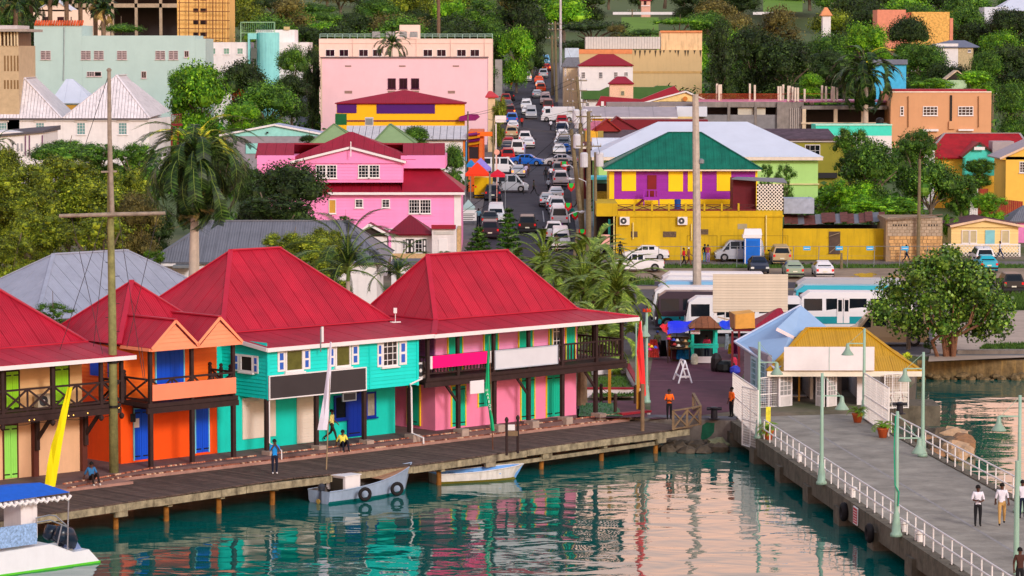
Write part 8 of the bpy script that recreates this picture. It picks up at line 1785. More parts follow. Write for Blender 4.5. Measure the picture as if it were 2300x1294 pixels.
def person(px,py,pose,shirt,trous,hd,label,gz=None,hair=None,Yo=None,group=None,shoe=(28,24,24),s=1.,loc=None):
 bb_,hr=body(pose)
 if pose not in PME:PME[pose]=(bb_.mesh('body',[SKN,SKN,SKN,SKN],smooth=True),hr.mesh('hair',HAIRM,smooth=True))
 g=loc or(G(px,py,gz)if gz is not None else GT(px,py));zo=0 if gz is not None or loc else .06
 t=thing('person',label,'person',(g[0],g[1],g[2]+zo),math.radians(hd),group);t.scale=(s,s,s)
 o=inst(PME[pose][0],'body',t)
 for i,c in((1,shirt),(2,trous),(3,shoe)):o.material_slots[i].link='OBJECT';o.material_slots[i].material=M('cloth_%02x%02x%02x'%c,c,r=.85,n=.12,sc=6)
 h=inst(PME[pose][1],'hair' if not hair else 'cap',t)
 if hair:h.material_slots[0].link='OBJECT';h.material_slots[0].material=M('cap_%02x%02x%02x'%hair,hair)
 return t
BK=(24,24,28);WH=(226,222,232);NV=(22,30,52);OR=(250,110,30)
person(617,1065,'face',(30,140,220),NV,15,'person in bright blue shirt on the boardwalk with both hands at the face',1.3,shoe=(220,215,215))
person(746,993,'stride',(226,208,120),(50,36,30),75,'person in pale yellow shirt striding past the blue shop door',1.6)
person(770,1005,'sit',(236,220,90),(18,22,40),20,'person in yellow shirt sitting on the terrace step',1.6)
person(206,1080,'sit',(50,110,160),(42,30,28),30,'person in striped blue shirt sitting on the step beside the mast',1.6,shoe=(210,205,200))
person(1503,943,'hold',OR,BK,5,'person in orange shirt and dark cap standing at the plaza edge',1.46,hair=BK)
person(1643,938,'stand',OR,BK,-60,'person in orange vest partly hidden by the white mesh fence',1.46)
person(2196,1183,'hold',WH,BK,0,'person in white shirt and black trousers walking on the pier',1.34,s=1.06);person(2250,1180,'walk',WH,(190,150,90),-8,'person in white shirt and tan trousers walking on the pier',1.34,s=1.08)
person(2296,1165,'stand',WH,NV,0,'person in white shirt cut by the right edge behind the lamp',1.34);person(2290,1330,'stand',(74,44,36),BK,10,'person in brown shirt at the lower right corner',1.34)
person(1477,800,'walk',(92,96,60),NV,160,'person in olive shirt and blue cap walking away behind the plaza stalls',1.46,hair=(30,50,110))
person(1596,800,'stand',(190,50,80),NV,0,'vendor in crimson top inside the turquoise kiosk',1.46,loc=(G(1590,815,1.46)[0],G(1590,815,1.46)[1]+1.2,1.46))
for a in((1536,600,'walk',(190,24,40),BK,60,'person in red top walking past the yellow block'),(1547,599,'walk',(130,80,60),(120,70,50),60,'person in brown with white cap beside the one in red',1),(1583,591,'stand',(20,24,30),(30,150,170),20,'person in black top and turquoise skirt by the tall white pole'),(1590,592,'stand',(150,60,70),(140,120,180),-10,'person in long striped dress by the tall white pole'),(2036,592,'walk',(60,150,180),NV,90,'person with dark backpack by the wooden stump'),(2246,584,'walk',(214,214,226),(30,50,90),90,'person in white shirt walking past the lattice fence'),(1393,584,'stand',BK,BK,0,'person with dark hair behind the white coupe')):
 person(*a[:7],None,group='people along the coast road',hair=(225,220,210)if len(a)>7 else None)
for a in((1175,438,'stand',WH,BK,90,'person in white shirt on the crossing, left'),(1199,438,'walk',(54,60,44),(24,26,24),90,'person in olive shirt striding in the middle of the crossing'),(1112,440,'stand',(10,110,70),(40,60,60),0,'person in green coat beside the yellow truck'),(1122,437,'stand',BK,BK,0,'person in black before the crossing minivan'),(1232,434,'walk',(200,208,220),BK,20,'person in pale blue shirt at the right end of the crossing'),(1226,408,'stand',BK,BK,180,'person all in black standing in the right lane'),(1237,406,'stand',WH,NV,0,'person in white shirt beside the one in black'),(1181,400,'stand',(190,180,210),(90,80,110),0,'person in lilac beside the silver saloon'),(1186,397,'stand',(90,60,50),(60,40,36),0,'person in brown behind the silver saloon'),(1168,382,'walk',(40,30,34),BK,60,'person in dark clothes before the blue saloon'),(1172,288,'stand',(220,40,20),BK,0,'person in red shirt walking in the upper street'),(1237,295,'walk',WH,BK,30,'person in white shirt crossing the upper street'),(1177,348,'stand',(180,170,220),(160,150,190),0,'person in pale violet beside the white boxy van'),(1148,203,'stand',(250,80,20),(60,30,20),0,'person in orange on the far left kerb'),(1205,178,'stand',(50,50,56),BK,0,'person in grey far up the street'),(1075,506,'stand',(110,150,170),NV,180,'person in blue grey beside the white notice board'),(1245,390,'stand',(180,60,60),WH,0,'person in rose top beside the black car'),(1072,356,'stand',(220,30,30),BK,0,'person in red at the orange shop front'),(1066,358,'stand',(60,50,60),BK,0,'person in dark clothes at the orange shop front'),(1250,566,'stand',(110,80,60),(150,120,90),180,'person in brown beside the near minivan'),(1258,535,'stand',(150,60,160),WH,0,'person in violet by the goods behind the pickup'),(1274,545,'stand',BK,BK,0,'person in black beside the near street stall'),(1285,500,'stand',(20,120,110),BK,0,'person in teal by the right hand pavement stall'),(1296,470,'walk',(200,40,60),BK,90,'person in scarlet on the right hand pavement'),(1304,430,'stand',WH,NV,0,'person in white top on the right hand pavement below the poles'),(1346,505,'stand',(150,40,60),NV,0,'person in wine red at the yellow block entrance'),(1208,140,'stand',(200,190,180),NV,0,'person in cream at the top of the street')):person(*a,group='people in the street')
# == BOATS
def hull(P,L_,Wd,h0,h1,mats,name,rz,transom=.8,label='',cat='boat',sheer=.25,bowz=None,keel=None):
 t=thing(name,label,cat,P,rz);b=MB();ns=12;secs=[]
 for i in range(ns+1):
  k=i/ns;w=Wd/2*(transom+(1-transom)*math.sin(math.pi*min(1,k*1.1)))*(1 if k<.55 else math.sqrt(max(0,1-((k-.55)/.45)**2))*.99+.01);z=h0+(h1-h0)*k**2.2;x=(k-.5)*L_
  xt=x+.45*k**4;secs.append([(xt,-w,z),(x,-w*.93,.12),(x,-w*.6,-.25),(x,w*.6,-.25),(x,w*.93,.12),(xt,w,z),(xt,w-.05 if w>.1 else w,z),(x,(w-.08)*.85 if w>.1 else 0,.02),(x,-(w-.08)*.85 if w>.1 else 0,.02),(xt,-(w-.05)if w>.1 else-w,z)])
 for a,c in zip(secs,secs[1:]):
  for j in range(10):q=(j+1)%10;b.poly([a[j],a[q],c[q],c[j]],1 if j in(6,7,8)else 2 if j in(1,2,3)else 0)
 b.poly(secs[0][:6]);b.build('hull',mats,t,local=True)
 for s_ in(0,1):b=MB();b.tube([c[0 if s_ else 5]for c in secs],.035,5);b.build('gunwale',mats[3]if len(mats)>3 else mats[0],t,local=True)
 return t,secs
BGR=M('grey_blue_hull',(150,166,188),r=.5,n=.15,st=.2);BIN=M('boat_inside',(96,88,84),n=.3);BTL=M('teal_bottom_paint',(14,116,120));WDK=M('foredeck_plank',(176,130,100),n=.25,sc=5)
P0=G(720,1136,0);P1=G(905,1100,0);ang=math.atan2(P1[1]-P0[1],P1[0]-P0[0]);c=((P0[0]+P1[0])/2,(P0[1]+P1[1])/2+.4,0)
t,sc_=hull(c,6.2,1.9,.62,1.35,[BGR,BIN,BTL],'fishing_boat',ang-.12,label='grey blue wooden fishing boat with white box cabin moored at the boardwalk')
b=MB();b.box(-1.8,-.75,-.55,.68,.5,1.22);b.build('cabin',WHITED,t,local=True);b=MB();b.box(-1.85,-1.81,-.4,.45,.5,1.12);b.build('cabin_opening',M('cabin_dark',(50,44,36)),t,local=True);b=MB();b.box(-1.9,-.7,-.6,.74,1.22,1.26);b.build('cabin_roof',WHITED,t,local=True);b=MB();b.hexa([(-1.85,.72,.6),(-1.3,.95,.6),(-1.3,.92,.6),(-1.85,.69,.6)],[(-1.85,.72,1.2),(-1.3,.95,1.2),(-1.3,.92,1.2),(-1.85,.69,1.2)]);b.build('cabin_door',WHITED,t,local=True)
fd=[sc_[i]for i in(7,8,9,10,11)];
for a,c_ in zip(fd,fd[1:]):
 b=MB();n=4
 for j in range(n):k0,k1=j/n,(j+.94)/n;L_=lambda s,k:(s[0][0],s[0][1]*(1-k)+s[5][1]*k,s[0][2]+.03);b.poly([L_(a,k0),L_(a,k1),L_(c_,k1),L_(c_,k0)])
 b.build('foredeck_plank',WDK,t,local=True)
for i in range(3):b=MB();x=-.2+i*.55;b.box(x,x+.14,-.75,.75,.42,.5);b.build('thwart',BIN,t,local=True)
b=MB();b.lathe([(.1,0),(.17,.08),(.18,.3),(.1,.42)],(-3.0,-.1,.55),10);b.bar((-3.05,-.1,.6),(-3.2,-.15,-.1),.12,.16);b.build('outboard_motor',M('motor_grey',(52,56,66),r=.3),t,local=True);b=MB();b.tube([(-3.28,-.15,.12),(-3.32,-.15,.12)],.13,8);b.build('propeller',M('brass',(210,170,90),r=.3,metal=.4),t,local=True)
for px,py,l in((820,1112,'black tyre fender hanging amidships on the fishing boat'),(892,1100,'black tyre fender hanging near the bow of the fishing boat')):q=G(px,py,.35);tyre((q[0],q[1]-.06,.4),(.45,-1,0),.27,.09,label=l)
P0=G(985,1082,0);P1=G(1145,1072,0);c=((P0[0]+P1[0])/2,(P0[1]+P1[1])/2-.5,0);t,sc_=hull(c,4.6,1.5,.5,.75,[M('chalky_white_hull',(216,210,204),st=.6,n=.15,dirt=(110,96,60)),M('sky_blue_inside',(110,166,226),n=.15),M('weedy_bottom',(120,110,30))],'rowing_boat',math.atan2(P1[1]-P0[1],P1[0]-P0[0])-.05,label='small worn white rowing boat with blue inside below the boardwalk')
for x in(-1.2,-.1,1.0):b=MB();b.box(x,x+.25,-.6,.6,.36,.41);b.build('thwart',M('sky_blue_inside',(1,1,1)),t,local=True)
# excursion boat at lower left
th_=math.atan2(134.24-130.91,3.42);EP=PL((-18.3+.2,134.3),th_);eb_=thing('excursion_boat','white excursion boat with blue canvas canopy and green waterline at the lower left','boat',(-21,131.5,0))
HW=M('gelcoat_white',(226,230,236),r=.3,n=.04,st=.06);GRN=M('lime_waterline',(90,200,40));E=EP.P
def EZ(px,py):return EP.ez(px,py,0)
pts=[(-9,-.2),(-.0,-.15),(.35,1.0)];s1,z1=EZ(165,1240);s2,z2=EZ(115,1222);s3,z3=EZ(200,1234)
b=MB();b.extr([E(-9,0,.05),E(.2,0,.05),E(s3,0,z3),E(s1,0,z1),E(s2,0,z2),E(-9,0,z2-.15)],Vector((-EP.n[0]*2.6,-EP.n[1]*2.6,0)));b.build('hull',HW,eb_)
b=MB();EP.box(b,-9,.22,-2.6,.02,-.25,.08);b.build('waterline',GRN,eb_)
b=MB();EP.box(b,-9,s1-.3,-2.4,-.2,.8,z2-.3);b.build('deck',M('boat_deck_grey',(110,112,120)),eb_)
s0,zc0=EZ(153,1105);zc=zc0
b=MB();n=8;A_=[]
for i in range(n+1):
 k=i/n;A_.append([E(-9+(s0+9)*k,.15,zc-.12+.12*k),E(-9+(s0-.6+9)*k,-1.2,zc+.35),E(-9+(s0-1.3+9)*k,-2.6,zc+.2)])
for a,c_ in zip(A_,A_[1:]):b.poly([a[0],c_[0],c_[1],a[1]]);b.poly([a[1],c_[1],c_[2],a[2]])
b.build('canopy',M('canopy_blue',(10,92,200),r=.7,n=.12,sc=3),eb_);b=MB()
for i in range(16):q=-6+(s0+5.6)*i/15;b.tube([E(q,.16,zc-.14),E(q+.25,.18,zc-.24-.06*(i%2)),E(q+.42,.16,zc-.14)],.07,6)
o_=b.build('rolled_curtain',WHITED,eb_);o_['kind']='stuff'
sa,za=EZ(57,1118);sb,zb_=EZ(95,1200);b=MB();EP.box(b,sa,sb,-1.6,-.35,zb_-.2,za);b.build('cabin_locker',WHITED,eb_);b=MB();EP.box(b,-9,sa,-2.3,-2.2,zb_-.2,za);b.build('cabin_wall',M('cabin_beige',(150,146,134)),eb_)
sa,za=EZ(0,1178);sb,zb_=EZ(82,1224);b=MB();EP.box(b,-9,sb,.0,.05,z2+.1,EZ(60,1177)[1]);b.build('side_curtain',M('patterned_blue_cloth',(140,172,214),n=.5,sc=9),eb_)
POLM=M('rail_steel',(170,172,180),r=.3,metal=.6)
for(x0,y0,x1,y1)in((153,1103,150,1235),(137,1180,127,1224),(80,1165,80,1175)):b=MB();p,q=EZ(x0,y0),EZ(x1,y1);b.tube([E(p[0],.05,p[1]),E(q[0],.05,q[1])],.03,5);b.build('canopy_pole',POLM,eb_)
b=MB();q=[EZ(*p)for p in((80,1164),(110,1157),(125,1159),(152,1183))];b.tube([E(a,.0,c_)for a,c_ in q],.03,5);q=[EZ(*p)for p in((80,1174),(112,1168),(152,1184))];b.tube([E(a,.0,c_)for a,c_ in q],.03,5);b.build('stern_rail',POLM,eb_)
OBM=M('outboard_cowl',(34,46,62),r=.25);sm_,zm=EZ(160,1216)
for d,k in((-.5,1.),(-1.3,.9)):b=MB();b.tube([E(sm_-.42,d,zm+.05),E(sm_-.2,d,zm+.3),E(sm_+.15,d,zm+.18),E(sm_+.4,d,zm-.1),E(sm_+.42,d,zm-.4)],[.2*k,.38*k,.42*k,.3*k,.14*k],12);o_=b.build('outboard_motor',OBM,eb_,smooth=True);b=MB();b.bar(E(sm_+.5,d,zm-.2),E(sm_+.85,d,zm-.7),.14,.3);b.build('motor_leg',M('motor_leg_blue',(110,130,170)),o_)
# == MAST, POLES, WIRES, FLAGS
OW=M('mossy_mast_wood',(134,132,84),r=.85,n=.35,sc=3,st=.5,dirt=(90,78,60),bump=.4);OWG=M('grey_spar_wood',(150,136,122),r=.85,n=.3,sc=3,st=.4)
g=G(256,1066,1.5);ms=thing('ship_mast','tall mossy wooden ship mast with cross spar standing on the terrace','mast',g);Ym=g[1]
H_=lambda px,py,d=0:AY(px,py,Ym+d)
b=MB();b.tube([g,H_(252,700),H_(248,470),H_(247,330)],[.24,.2,.16,.12],12);b.build('lower_mast',OW,ms,smooth=True);b=MB();b.tube([H_(252,480,-.3),H_(246,300,-.3),H_(245,160,-.3)],[.12,.11,.09],10);b.lathe([(.12,0),(.13,.08),(.05,.16)],H_(245,160,-.3),10);b.build('topmast',OWG,ms)
b=MB();b.tube([H_(133,485,-.35),H_(248,482,-.35),H_(371,479,-.35)],[.09,.11,.09],8);b.build('cross_spar',OWG,ms);b=MB();b.bar(H_(228,386,-.2),H_(262,385,-.2),.3,.08);b.build('crosstree',OWG,ms)
for i in range(9):y=590+i*31;s_=1 if i%2 else-1;b=MB();b.bar(H_(253,y),H_(253+s_*16,y-1),.03);b.build('step_iron',BLACK,ms)
for y in(813,913):b=MB();b.tube([(g[0],g[1],H_(250,y)[2]-.06),(g[0],g[1],H_(250,y)[2]+.06)],.29,12);b.build('mast_band',BLACK,ms)
def wire(label,pts,r=.015,sag=0,mat=None,name='stay_wire',group='rigging wires of the mast'):
 b=MB();o_=[]
 for a,c_ in zip(pts,pts[1:]):
  for k in range(9):q=k/8;o_.append((a[0]+(c_[0]-a[0])*q,a[1]+(c_[1]-a[1])*q,a[2]+(c_[2]-a[2])*q-sag*4*q*(1-q)))
 b.tube(o_,r,4,cap=False);o=b.build(name,mat or M('wire_grey',(60,56,60)));tag(o,label,'wire',group);return o
for x0,y0,x1,y1,l in((160,486,236,818,'left'),(240,470,130,800,'second'),(243,480,210,778,'third'),(265,480,322,850,'fourth'),(355,481,285,780,'right'),(245,165,190,330,'uppermost left'),(318,780,327,862,'short lower')):wire('%s rigging wire of the ship mast'%l,[H_(x0,y0),H_(x1,y1,-.2)])
# tall slatted concrete pole
g=G(1566,716,1.46);b=MB();Yp=g[1];b.tube([(g[0],Yp,1.46),AY(1565,480,Yp),AY(1562,212,Yp)],[.36,.3,.24],8);pl_=b.build('concrete_pole',M('pale_concrete_pole',(186,172,158),n=.2,sc=3,st=.3));tag(pl_,'very tall pale concrete pole rising beside the billboard','pole');b=MB();b.lathe([(.12,0),(.26,.05),(.26,.3),(.1,.4)],AY(1574,368,Yp),10);tag(b.build('flood_light',GREYM),'round metal flood light on the tall pale pole','lamp')
b=MB();g=GT(1259,205);b.tube([(g[0],g[1],g[2]),AY(1259,-30,g[1])],[.34,.2],8);tag(b.build('steel_pole',M('galvanised_pole',(176,176,186),r=.4,metal=.3)),'very tall grey steel pole far up the right side of the street','pole')
# utility poles
UPW=M('utility_pole_wood',(120,108,82),r=.9,n=.25,sc=4,st=.3);TRF=M('transformer_grey',(200,200,208),r=.4);arms={}
def upole(bx,by,tx,ty,label,trans=(),xarms=(0,),r=.23,Y=None,aw=1.2):
 g=GT(bx,by)if Y is None else AY(bx,by,Y);t=thing('utility_pole',label,'utility pole',g,0,'utility poles');Y=g[1];tp=AY(tx,ty,Y);L_=lambda k:Vector(g)*(1-k)+Vector(tp)*k
 b=MB();b.tube([L_(0),L_(.5),L_(1)],[r*1.2,r,r*.75],8);b.build('shaft',UPW,t)
 for d in xarms:c_=L_(1)-Vector((0,0,.5+d));b=MB();b.bar(c_-Vector((aw,.1,0)),c_+Vector((aw,-.1,0)),.1,.12);a_=b.build('cross_arm',UPW,t);arms.setdefault(label,[]).append(c_);
 for d in xarms:
  for q in(-.95,-.4,.4,.95):c_=L_(1)-Vector((0,0,.44+d));b=MB();b.lathe([(.05,0),(.07,.08),(.03,.2)],c_+Vector((q*aw,0,0)),6);b.build('insulator',TRF,t)
 for(k,sd)in trans:c_=L_(k)+Vector((sd*.42,-.1,0));b=MB();b.lathe([(.36,-.7),(.38,-.65),(.38,.55),(.3,.68),(.08,.72)],c_,12);b.build('transformer',TRF,t)
 return L_(1)
T1=upole(1322,590,1322,250,'near utility pole by the yellow block corner, with grey transformer drum',((.68,-1),),(0,2.8));T2=upole(1338,570,1337,342,'thinner utility pole left of the emerald roof',((.93,1),),(),.16);T3=upole(1312,560,1283,290,'leaning utility pole beside the right hand queue of cars',((.9,1),),(0,));T4=upole(1307,540,1303,240,'utility pole with two drums above the red pointed roofs',((.93,-1),(.93,1)),(0,1.0));T5=upole(1318,430,1296,172,'utility pole with crowded cross arms before the white block',((.6,-1),(.6,1)),(0,1.2,2.6));T6=upole(1250,230,1247,48,'far utility pole beside the tall steel pole',(),(0,1));T7=upole(1241,215,1240,80,'farther utility pole left of the tall steel pole',(),(0,));T8=upole(1108,400,1108,262,'utility pole on the left pavement by the street tree',(),(),.13);T9=upole(1288,590,1297,515,'short pole with curved lamp in front of the near stall',(),(),.14)
upole(2062,590,2066,358,'tall bare pole in front of the leafy clump at right',(),(),.16);upole(538,360,538,262,'grey pole rising behind the drooping palm',(),(),.16);upole(1050,410,1051,250,'pole at the corner of the white roofed shop',(),(),.12);upole(2228,300,2231,206,'pole with cross arm right of the apricot block',(),(0,1),.16);upole(2062,235,2062,142,'pole with double cross arm behind the apricot block',(),(0,1),.18);upole(1866,160,1867,74,'pole with cross arm before the great dark tree, left',(),(0,),.18);upole(1906,155,1905,104,'short cross arm pole right of it before the vivid tree',(),(0,),.18);upole(1937,190,1938,104,'bare pole beside the vivid green tree',(),(),.16);upole(8,250,6,145,'pole with many arms at the far left edge',(),(0,.8,1.6),.2);upole(1876,60,1877,4,'double pole top in the upper right trees',(),(0,),.2);upole(1420,60,1420,20,'sports field lamp pole above the sand coloured hall',(),(0,),.2);upole(1890,604,1890,568,'short weathered timber stump post on the verge',(),(),.12)
i=0
for a,c_,l in((T1,T4,'near pole to the two drum pole'),(T3,T5,'leaning pole to the crowded cross arm pole'),(T4,T5,'two drum pole to the crowded cross arm pole'),(T5,T6,'crowded cross arm pole to the far pole'),(T1,T3,'near pole to the leaning pole'),(T6,T7,'far pole to the farther pole'),(T3,T8,'leaning pole across to the left pavement'),(T1,Vector(AY(1055,470,300)),'near pole across to the pink house'),(T4,T8,'two drum pole across the street'),(T5,Vector(AY(1050,255,380)),'cross arm pole across to the corner shop'),(T6,Vector(AY(1100,60,600)),'far pole across to the hillside'),(T2,T1,'thinner pole to the near pole')):
 for d in(-.7,.5):wire('wire strung from the %s, %s strand'%(l,'left' if d<0 else 'right'),[a+Vector((d,0,-.3)),c_+Vector((d,0,-.3))],.02,.5,BLACK,'overhead_wire','overhead street wires')
for(x,y,Y)in((1267,303,335),(1283,412,322),(1276,485,318),(1292,505,312),(1308,540,306)):
 pass
FR_=M('banner_red',(190,14,20));FG=M('banner_green',(20,190,70))
for k,(x,y,Y)in enumerate(((1267,363,318),(1283,412,312),(1276,456,310),(1292,476,306),(1308,515,300))):
 t=thing('street_banner','red edged green shield banner, %s down the pole line'%ORD[k],'banner',AY(x,y+18,Y),0,'shield banners on the poles')
 sh=lambda s_,d:[AY(x-8*s_,y,Y-d),AY(x+8*s_,y,Y-d),AY(x+8*s_,y+10*s_,Y-d),AY(x,y+19*s_,Y-d),AY(x-8*s_,y+10*s_,Y-d)]
 b=MB();b.extr(sh(1,0),(0,.03,0));b.build('banner_border',FR_,t);b=MB();b.extr(sh(.6,.03),(0,.02,0));b.build('banner_field',FG,t)
def slamp(x0,y0,x1,y1,Y,label):t=thing('curved_street_lamp',label,'street lamp',AY(x1,y1,Y));b=MB();b.tube([AY(x1,y1,Y),AY(x1-2,y0+6,Y),AY((x0+x1)/2,y0-1,Y),AY(x0,y0,Y)],.05,6);b.build('arm',TRF,t);b=MB();c_=AY(x0,y0,Y);b.tube([(c_[0]-.5,Y,c_[2]-.03),(c_[0]-.2,Y,c_[2]),(c_[0]+.1,Y,c_[2])],[.06,.17,.07],8);b.build('lamp_head',TRF,t)
slamp(1283,402,1318,425,308,'curved street lamp head above the spare wheel vehicle');slamp(1272,372,1290,392,318,'curved street lamp head beside the topmost shield banner');slamp(1312,476,1280,500,304,'curved street lamp facing right beside the short pole')
# feather flags
def flag(px,py,txtop,label,rgb,pts,gz=1.3,pole=(200,190,180),Y=None):
 g=G(px,py,gz);Y=g[1];t=thing('feather_flag',label,'flag',g);b=MB();b.tube([g,AY(*txtop,Y)],[.035,.018],6);b.build('pole',M('flag_pole_%d'%pole[0],pole),t)
 b=MB();n=len(pts)
 for i in range(n-1):
  a,c_=pts[i],pts[i+1];w=lambda k:.05*math.sin(k*2.1+px)
  m0=((a[0]+a[1])/2,a[2]);m1=((c_[0]+c_[1])/2,c_[2]);b.poly([AY(a[0],a[2],Y+w(i)),AY(m0[0],m0[1],Y-.1+w(i+1)),AY(m1[0],m1[1],Y-.1+w(i+2)),AY(c_[0],c_[2],Y+w(i+1))]);b.poly([AY(m0[0],m0[1],Y-.1+w(i+1)),AY(a[1],a[2],Y+w(i)),AY(c_[1],c_[2],Y+w(i+1)),AY(m1[0],m1[1],Y-.1+w(i+2))])
 b.build('sail',M('flag_cloth_%d_%d'%(rgb[0],rgb[2]),rgb,r=.7,n=.05),t);return t
flag(103,1110,(158,870),'curved yellow feather flag at the left end of the boardwalk',(240,226,0),[(152,163,870),(138,153,920),(128,146,960),(115,139,1000),(106,132,1045),(100,124,1093)])
flag(733,1055,(744,768),'pale lilac white feather flag before the turquoise building',(226,220,236),[(741,745,768),(735,744,830),(727,741,890),(718,738,940),(713,735,966)],pole=(150,130,100))
tf=flag(1107,1010,(1099,755),'green feather flag reading HARBOR before the pink building',(16,180,116),[(1097,1100,755),(1092,1099,830),(1090,1100,880),(1097,1105,920),(1103,1111,968)],pole=(120,80,60))
g=G(1107,1010,1.3)
for i,ch in enumerate('HARBOR'):p=AY(1093.6+i*1.6,877+i*8.5,g[1]-.22);lettering(ch,.2,WHITE,p,(math.pi/2,0,0),tf,name='letter')
flag(1446,967,(1441,720),'tall red feather flag at the plaza end of the boardwalk',(240,50,50),[(1436,1441,722),(1430,1446,790),(1436,1449,850),(1441,1451,885),(1445,1450,890)],pole=(228,222,218));b=MB();g=G(1443,968,1.3);b.tube([g,(g[0],g[1],3.9)],.11,8);tag(b.build('timber_post',M('grey_brown_rail',(1,1,1))),'grey brown timber post on the boardwalk holding the red flag','post')
ws=thing('small_sign_frame','two dark posts with a small white notice on the boardwalk','sign',G(1150,1020,1.3))
for x,y0,y1 in((1138,1023,942),(1163,1018,938)):g=G(x,y0,1.3);b=MB();b.lathe([(.07,0),(.07,1.75),(.1,1.8),(.1,1.9),(.04,2.0)],g,8);b.build('post',DKW,ws)
g=G(1150,1020,1.3);b=MB();b.box(g[0]-.3,g[0]+.3,g[1]-.03,g[1]+.02,2.25,2.5);b.build('crosspiece',XR,ws);b=MB();b.box(g[0]-.25,g[0]+.15,g[1]-.06,g[1]-.03,2.55,2.85);b.build('notice',WHITE,ws)
# market tents, notice board, toilet cabin, wire fence
def tent(px,py,w,h,Y,rgb,label,zb=None):
 c_=AY(px,py,Y);b=MB();k=Y/F;W_=w*k/2;a=[(c_[0]-W_,Y-1.3,c_[2]),(c_[0]+W_,Y-1.3,c_[2]),(c_[0]+W_,Y+1.3,c_[2]),(c_[0]-W_,Y+1.3,c_[2])];tp=(c_[0],Y,c_[2]+h*k);t=thing('market_tent',label,'tent',(c_[0],Y,T(Y)),0,'market tents by the street')
 for i in range(4):b.poly([a[i],a[(i+1)%4],tp]);b.poly([a[i],a[(i+1)%4],(a[(i+1)%4][0],a[(i+1)%4][1],c_[2]-.25),(a[i][0],a[i][1],c_[2]-.25)])
 b.build('canopy',M('tent_%d_%d'%(rgb[0],rgb[2]),rgb,r=.7,n=.08),t)
 for q in a:b=MB();b.bar((q[0],q[1],T(Y)),(q[0],q[1],c_[2]),.06);b.build('leg',GREYM,t)
tent(1072,390,54,26,352,(240,60,20),'orange red market tent on the left of the street');tent(1080,378,46,24,360,(150,130,215),'violet market tent behind the orange red one');tent(1058,370,20,12,366,(30,130,190),'blue market tent corner behind the violet one');tent(1118,392,34,12,350,(220,20,50),'scarlet umbrella canopy beside the crossing minivan');tent(1052,466,30,18,330,(170,190,185),'pale grey canopy by the pink house corner')
t=thing('notice_board','white notice board with black lines beside the pink house','sign',GT(1052,510));Yn=GT(1052,510)[1];Q=PL((0,Yn),0)
b=MB();b.box(X(1036,Yn),X(1070,Yn),Yn,Yn+.06,Z(496,Yn),Z(472,Yn));b.build('board',WHITE,t)
for i in range(4):b=MB();b.box(X(1040,Yn),X(1066-4*(i%2),Yn),Yn-.01,Yn-.003,Z(481.5+i*4,Yn),Z(480+i*4,Yn));b.build('text_line',BLACK,t)
for x in(1037,1069):b=MB();b.bar((X(x,Yn),Yn+.1,T(Yn)),AY(x,472,Yn+.1),.08);b.build('post',GREYM,t)
b=MB();b.box(X(1112,385),X(1137,385),385,385.2,Z(275,385),Z(260,385));b.bar(AY(1114,278,385),(X(1114,385),385,T(385)),.15);tag(b.build('blank_street_sign',WHITE),'blank white rounded street sign above the left kerb','sign')
b=MB();c_=AY(1116,342,355);b.tube([c_,(c_[0],c_[1]+.04,c_[2])],.32,16);b.bar((c_[0],c_[1]+.06,c_[2]-.3),(c_[0],c_[1]+.06,T(355)),.07);tag(b.build('round_sign',M('salmon_disc',(240,170,150))),'round pinkish road sign seen from behind on the left kerb','sign')
g=GT(1691,594);tc_=thing('toilet_cabin','blue and white portable toilet cabin on the grass verge','cabin',g);Yc=g[1];CBL=M('cabin_blue',(10,120,226),r=.5)
b=MB();b.box(X(1674,Yc),X(1711,Yc),Yc,Yc+1.2,g[2],Z(535,Yc));b.build('body',CBL,tc_);b=MB();b.box(X(1670,Yc),X(1712,Yc),Yc-.1,Yc+1.3,Z(535,Yc),Z(528,Yc));b.extr([AY(1670,528,Yc-.1),AY(1712,528,Yc-.1),AY(1710,514,Yc+.4),AY(1673,514,Yc+.4)],(0,.5,0));b.build('roof',WHITE,tc_)
for x in(1674,1709):b=MB();b.box(X(x,Yc),X(x+2.5,Yc),Yc-.05,Yc-.003,g[2],Z(536,Yc));b.build('corner_trim',WHITE,tc_)
b=MB();b.box(X(1679,Yc),X(1706,Yc),Yc-.04,Yc-.002,g[2]+.1,Z(540,Yc));b.build('door',M('cabin_door_blue',(10,100,200)),tc_)
wf=thing('wire_fence','thin wire fence with grey posts along the yellow wall','fence',G(1900,590,1.46));Yf_=291.
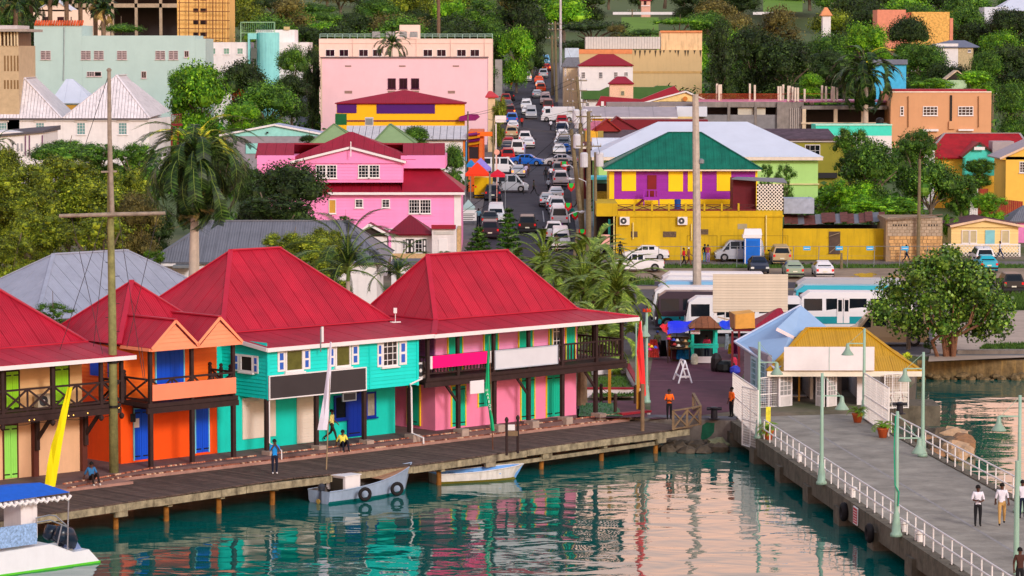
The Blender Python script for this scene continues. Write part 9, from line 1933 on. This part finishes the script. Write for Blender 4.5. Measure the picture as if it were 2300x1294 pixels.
for x in(1352,1402,1480,1530,1656,1716,1783,1840,1905,1965,2023,2083,2120,2210):b=MB();b.tube([(X(x,Yf_),Yf_,T(Yf_)),AY(x,553,Yf_)],.035,5);b.build('post',GREYM,wf)
b=MB();b.tube([AY(1350,554,Yf_),AY(2300,553,Yf_)],.02,4);b.tube([AY(1350,575,Yf_),AY(2300,575,Yf_)],.008,4);b.build('rail',GREYM,wf)
for k,x in enumerate((1814,1887,1956,2035)):b=MB();b.box(X(x-8,Yf_),X(x+8,Yf_),Yf_-.08,Yf_-.04,Z(562,Yf_),Z(553,Yf_));o_=b.build('fence_sign',M('sky_blue_sign',(60,170,226)));tag(o_,'small sky blue plate on the wire fence, %s from left'%ORD[k],'sign','blue plates on the wire fence');b=MB();b.box(X(x-6,Yf_),X(x+6,Yf_),Yf_-.09,Yf_-.082,Z(558.6,Yf_),Z(557,Yf_));b.build('text_line',WHITE,o_)
wl_=thing('bicycle','dark red bicycle standing in the mesh enclosure','bicycle',G(2010,915,1.4));g=G(2010,915,1.4)
for dx in(-.5,.5):tyre((g[0]+dx,g[1],1.74),(0,1,0),.32,.025,wl_,'wheel',mat=TYR)if False else None
for dx in(-.5,.5):b=MB();b.tube([(g[0]+dx+.32*math.cos(a*.45),g[1],1.74+.32*math.sin(a*.45))for a in range(15)],.025,5);b.build('wheel',TYR,wl_)
b=MB();Pq_=[(g[0]-.5,g[1],1.74),(g[0]-.15,g[1],2.2),(g[0]+.38,g[1],2.25),(g[0]+.05,g[1],1.72),(g[0]-.15,g[1],2.2)];b.tube(Pq_,.02,5);b.tube([(g[0]+.5,g[1],1.74),(g[0]+.38,g[1],2.35),(g[0]+.25,g[1],2.4)],.02,5);b.build('frame',M('bike_red',(150,50,50)),wl_);b=MB();b.box(g[0]-.28,g[0]-.02,g[1]-.05,g[1]+.05,2.28,2.33);b.build('saddle',BLACK,wl_)
print('objects',len(bpy.data.objects),'tris',sum(len(m.polygons)*2 for m in bpy.data.meshes))
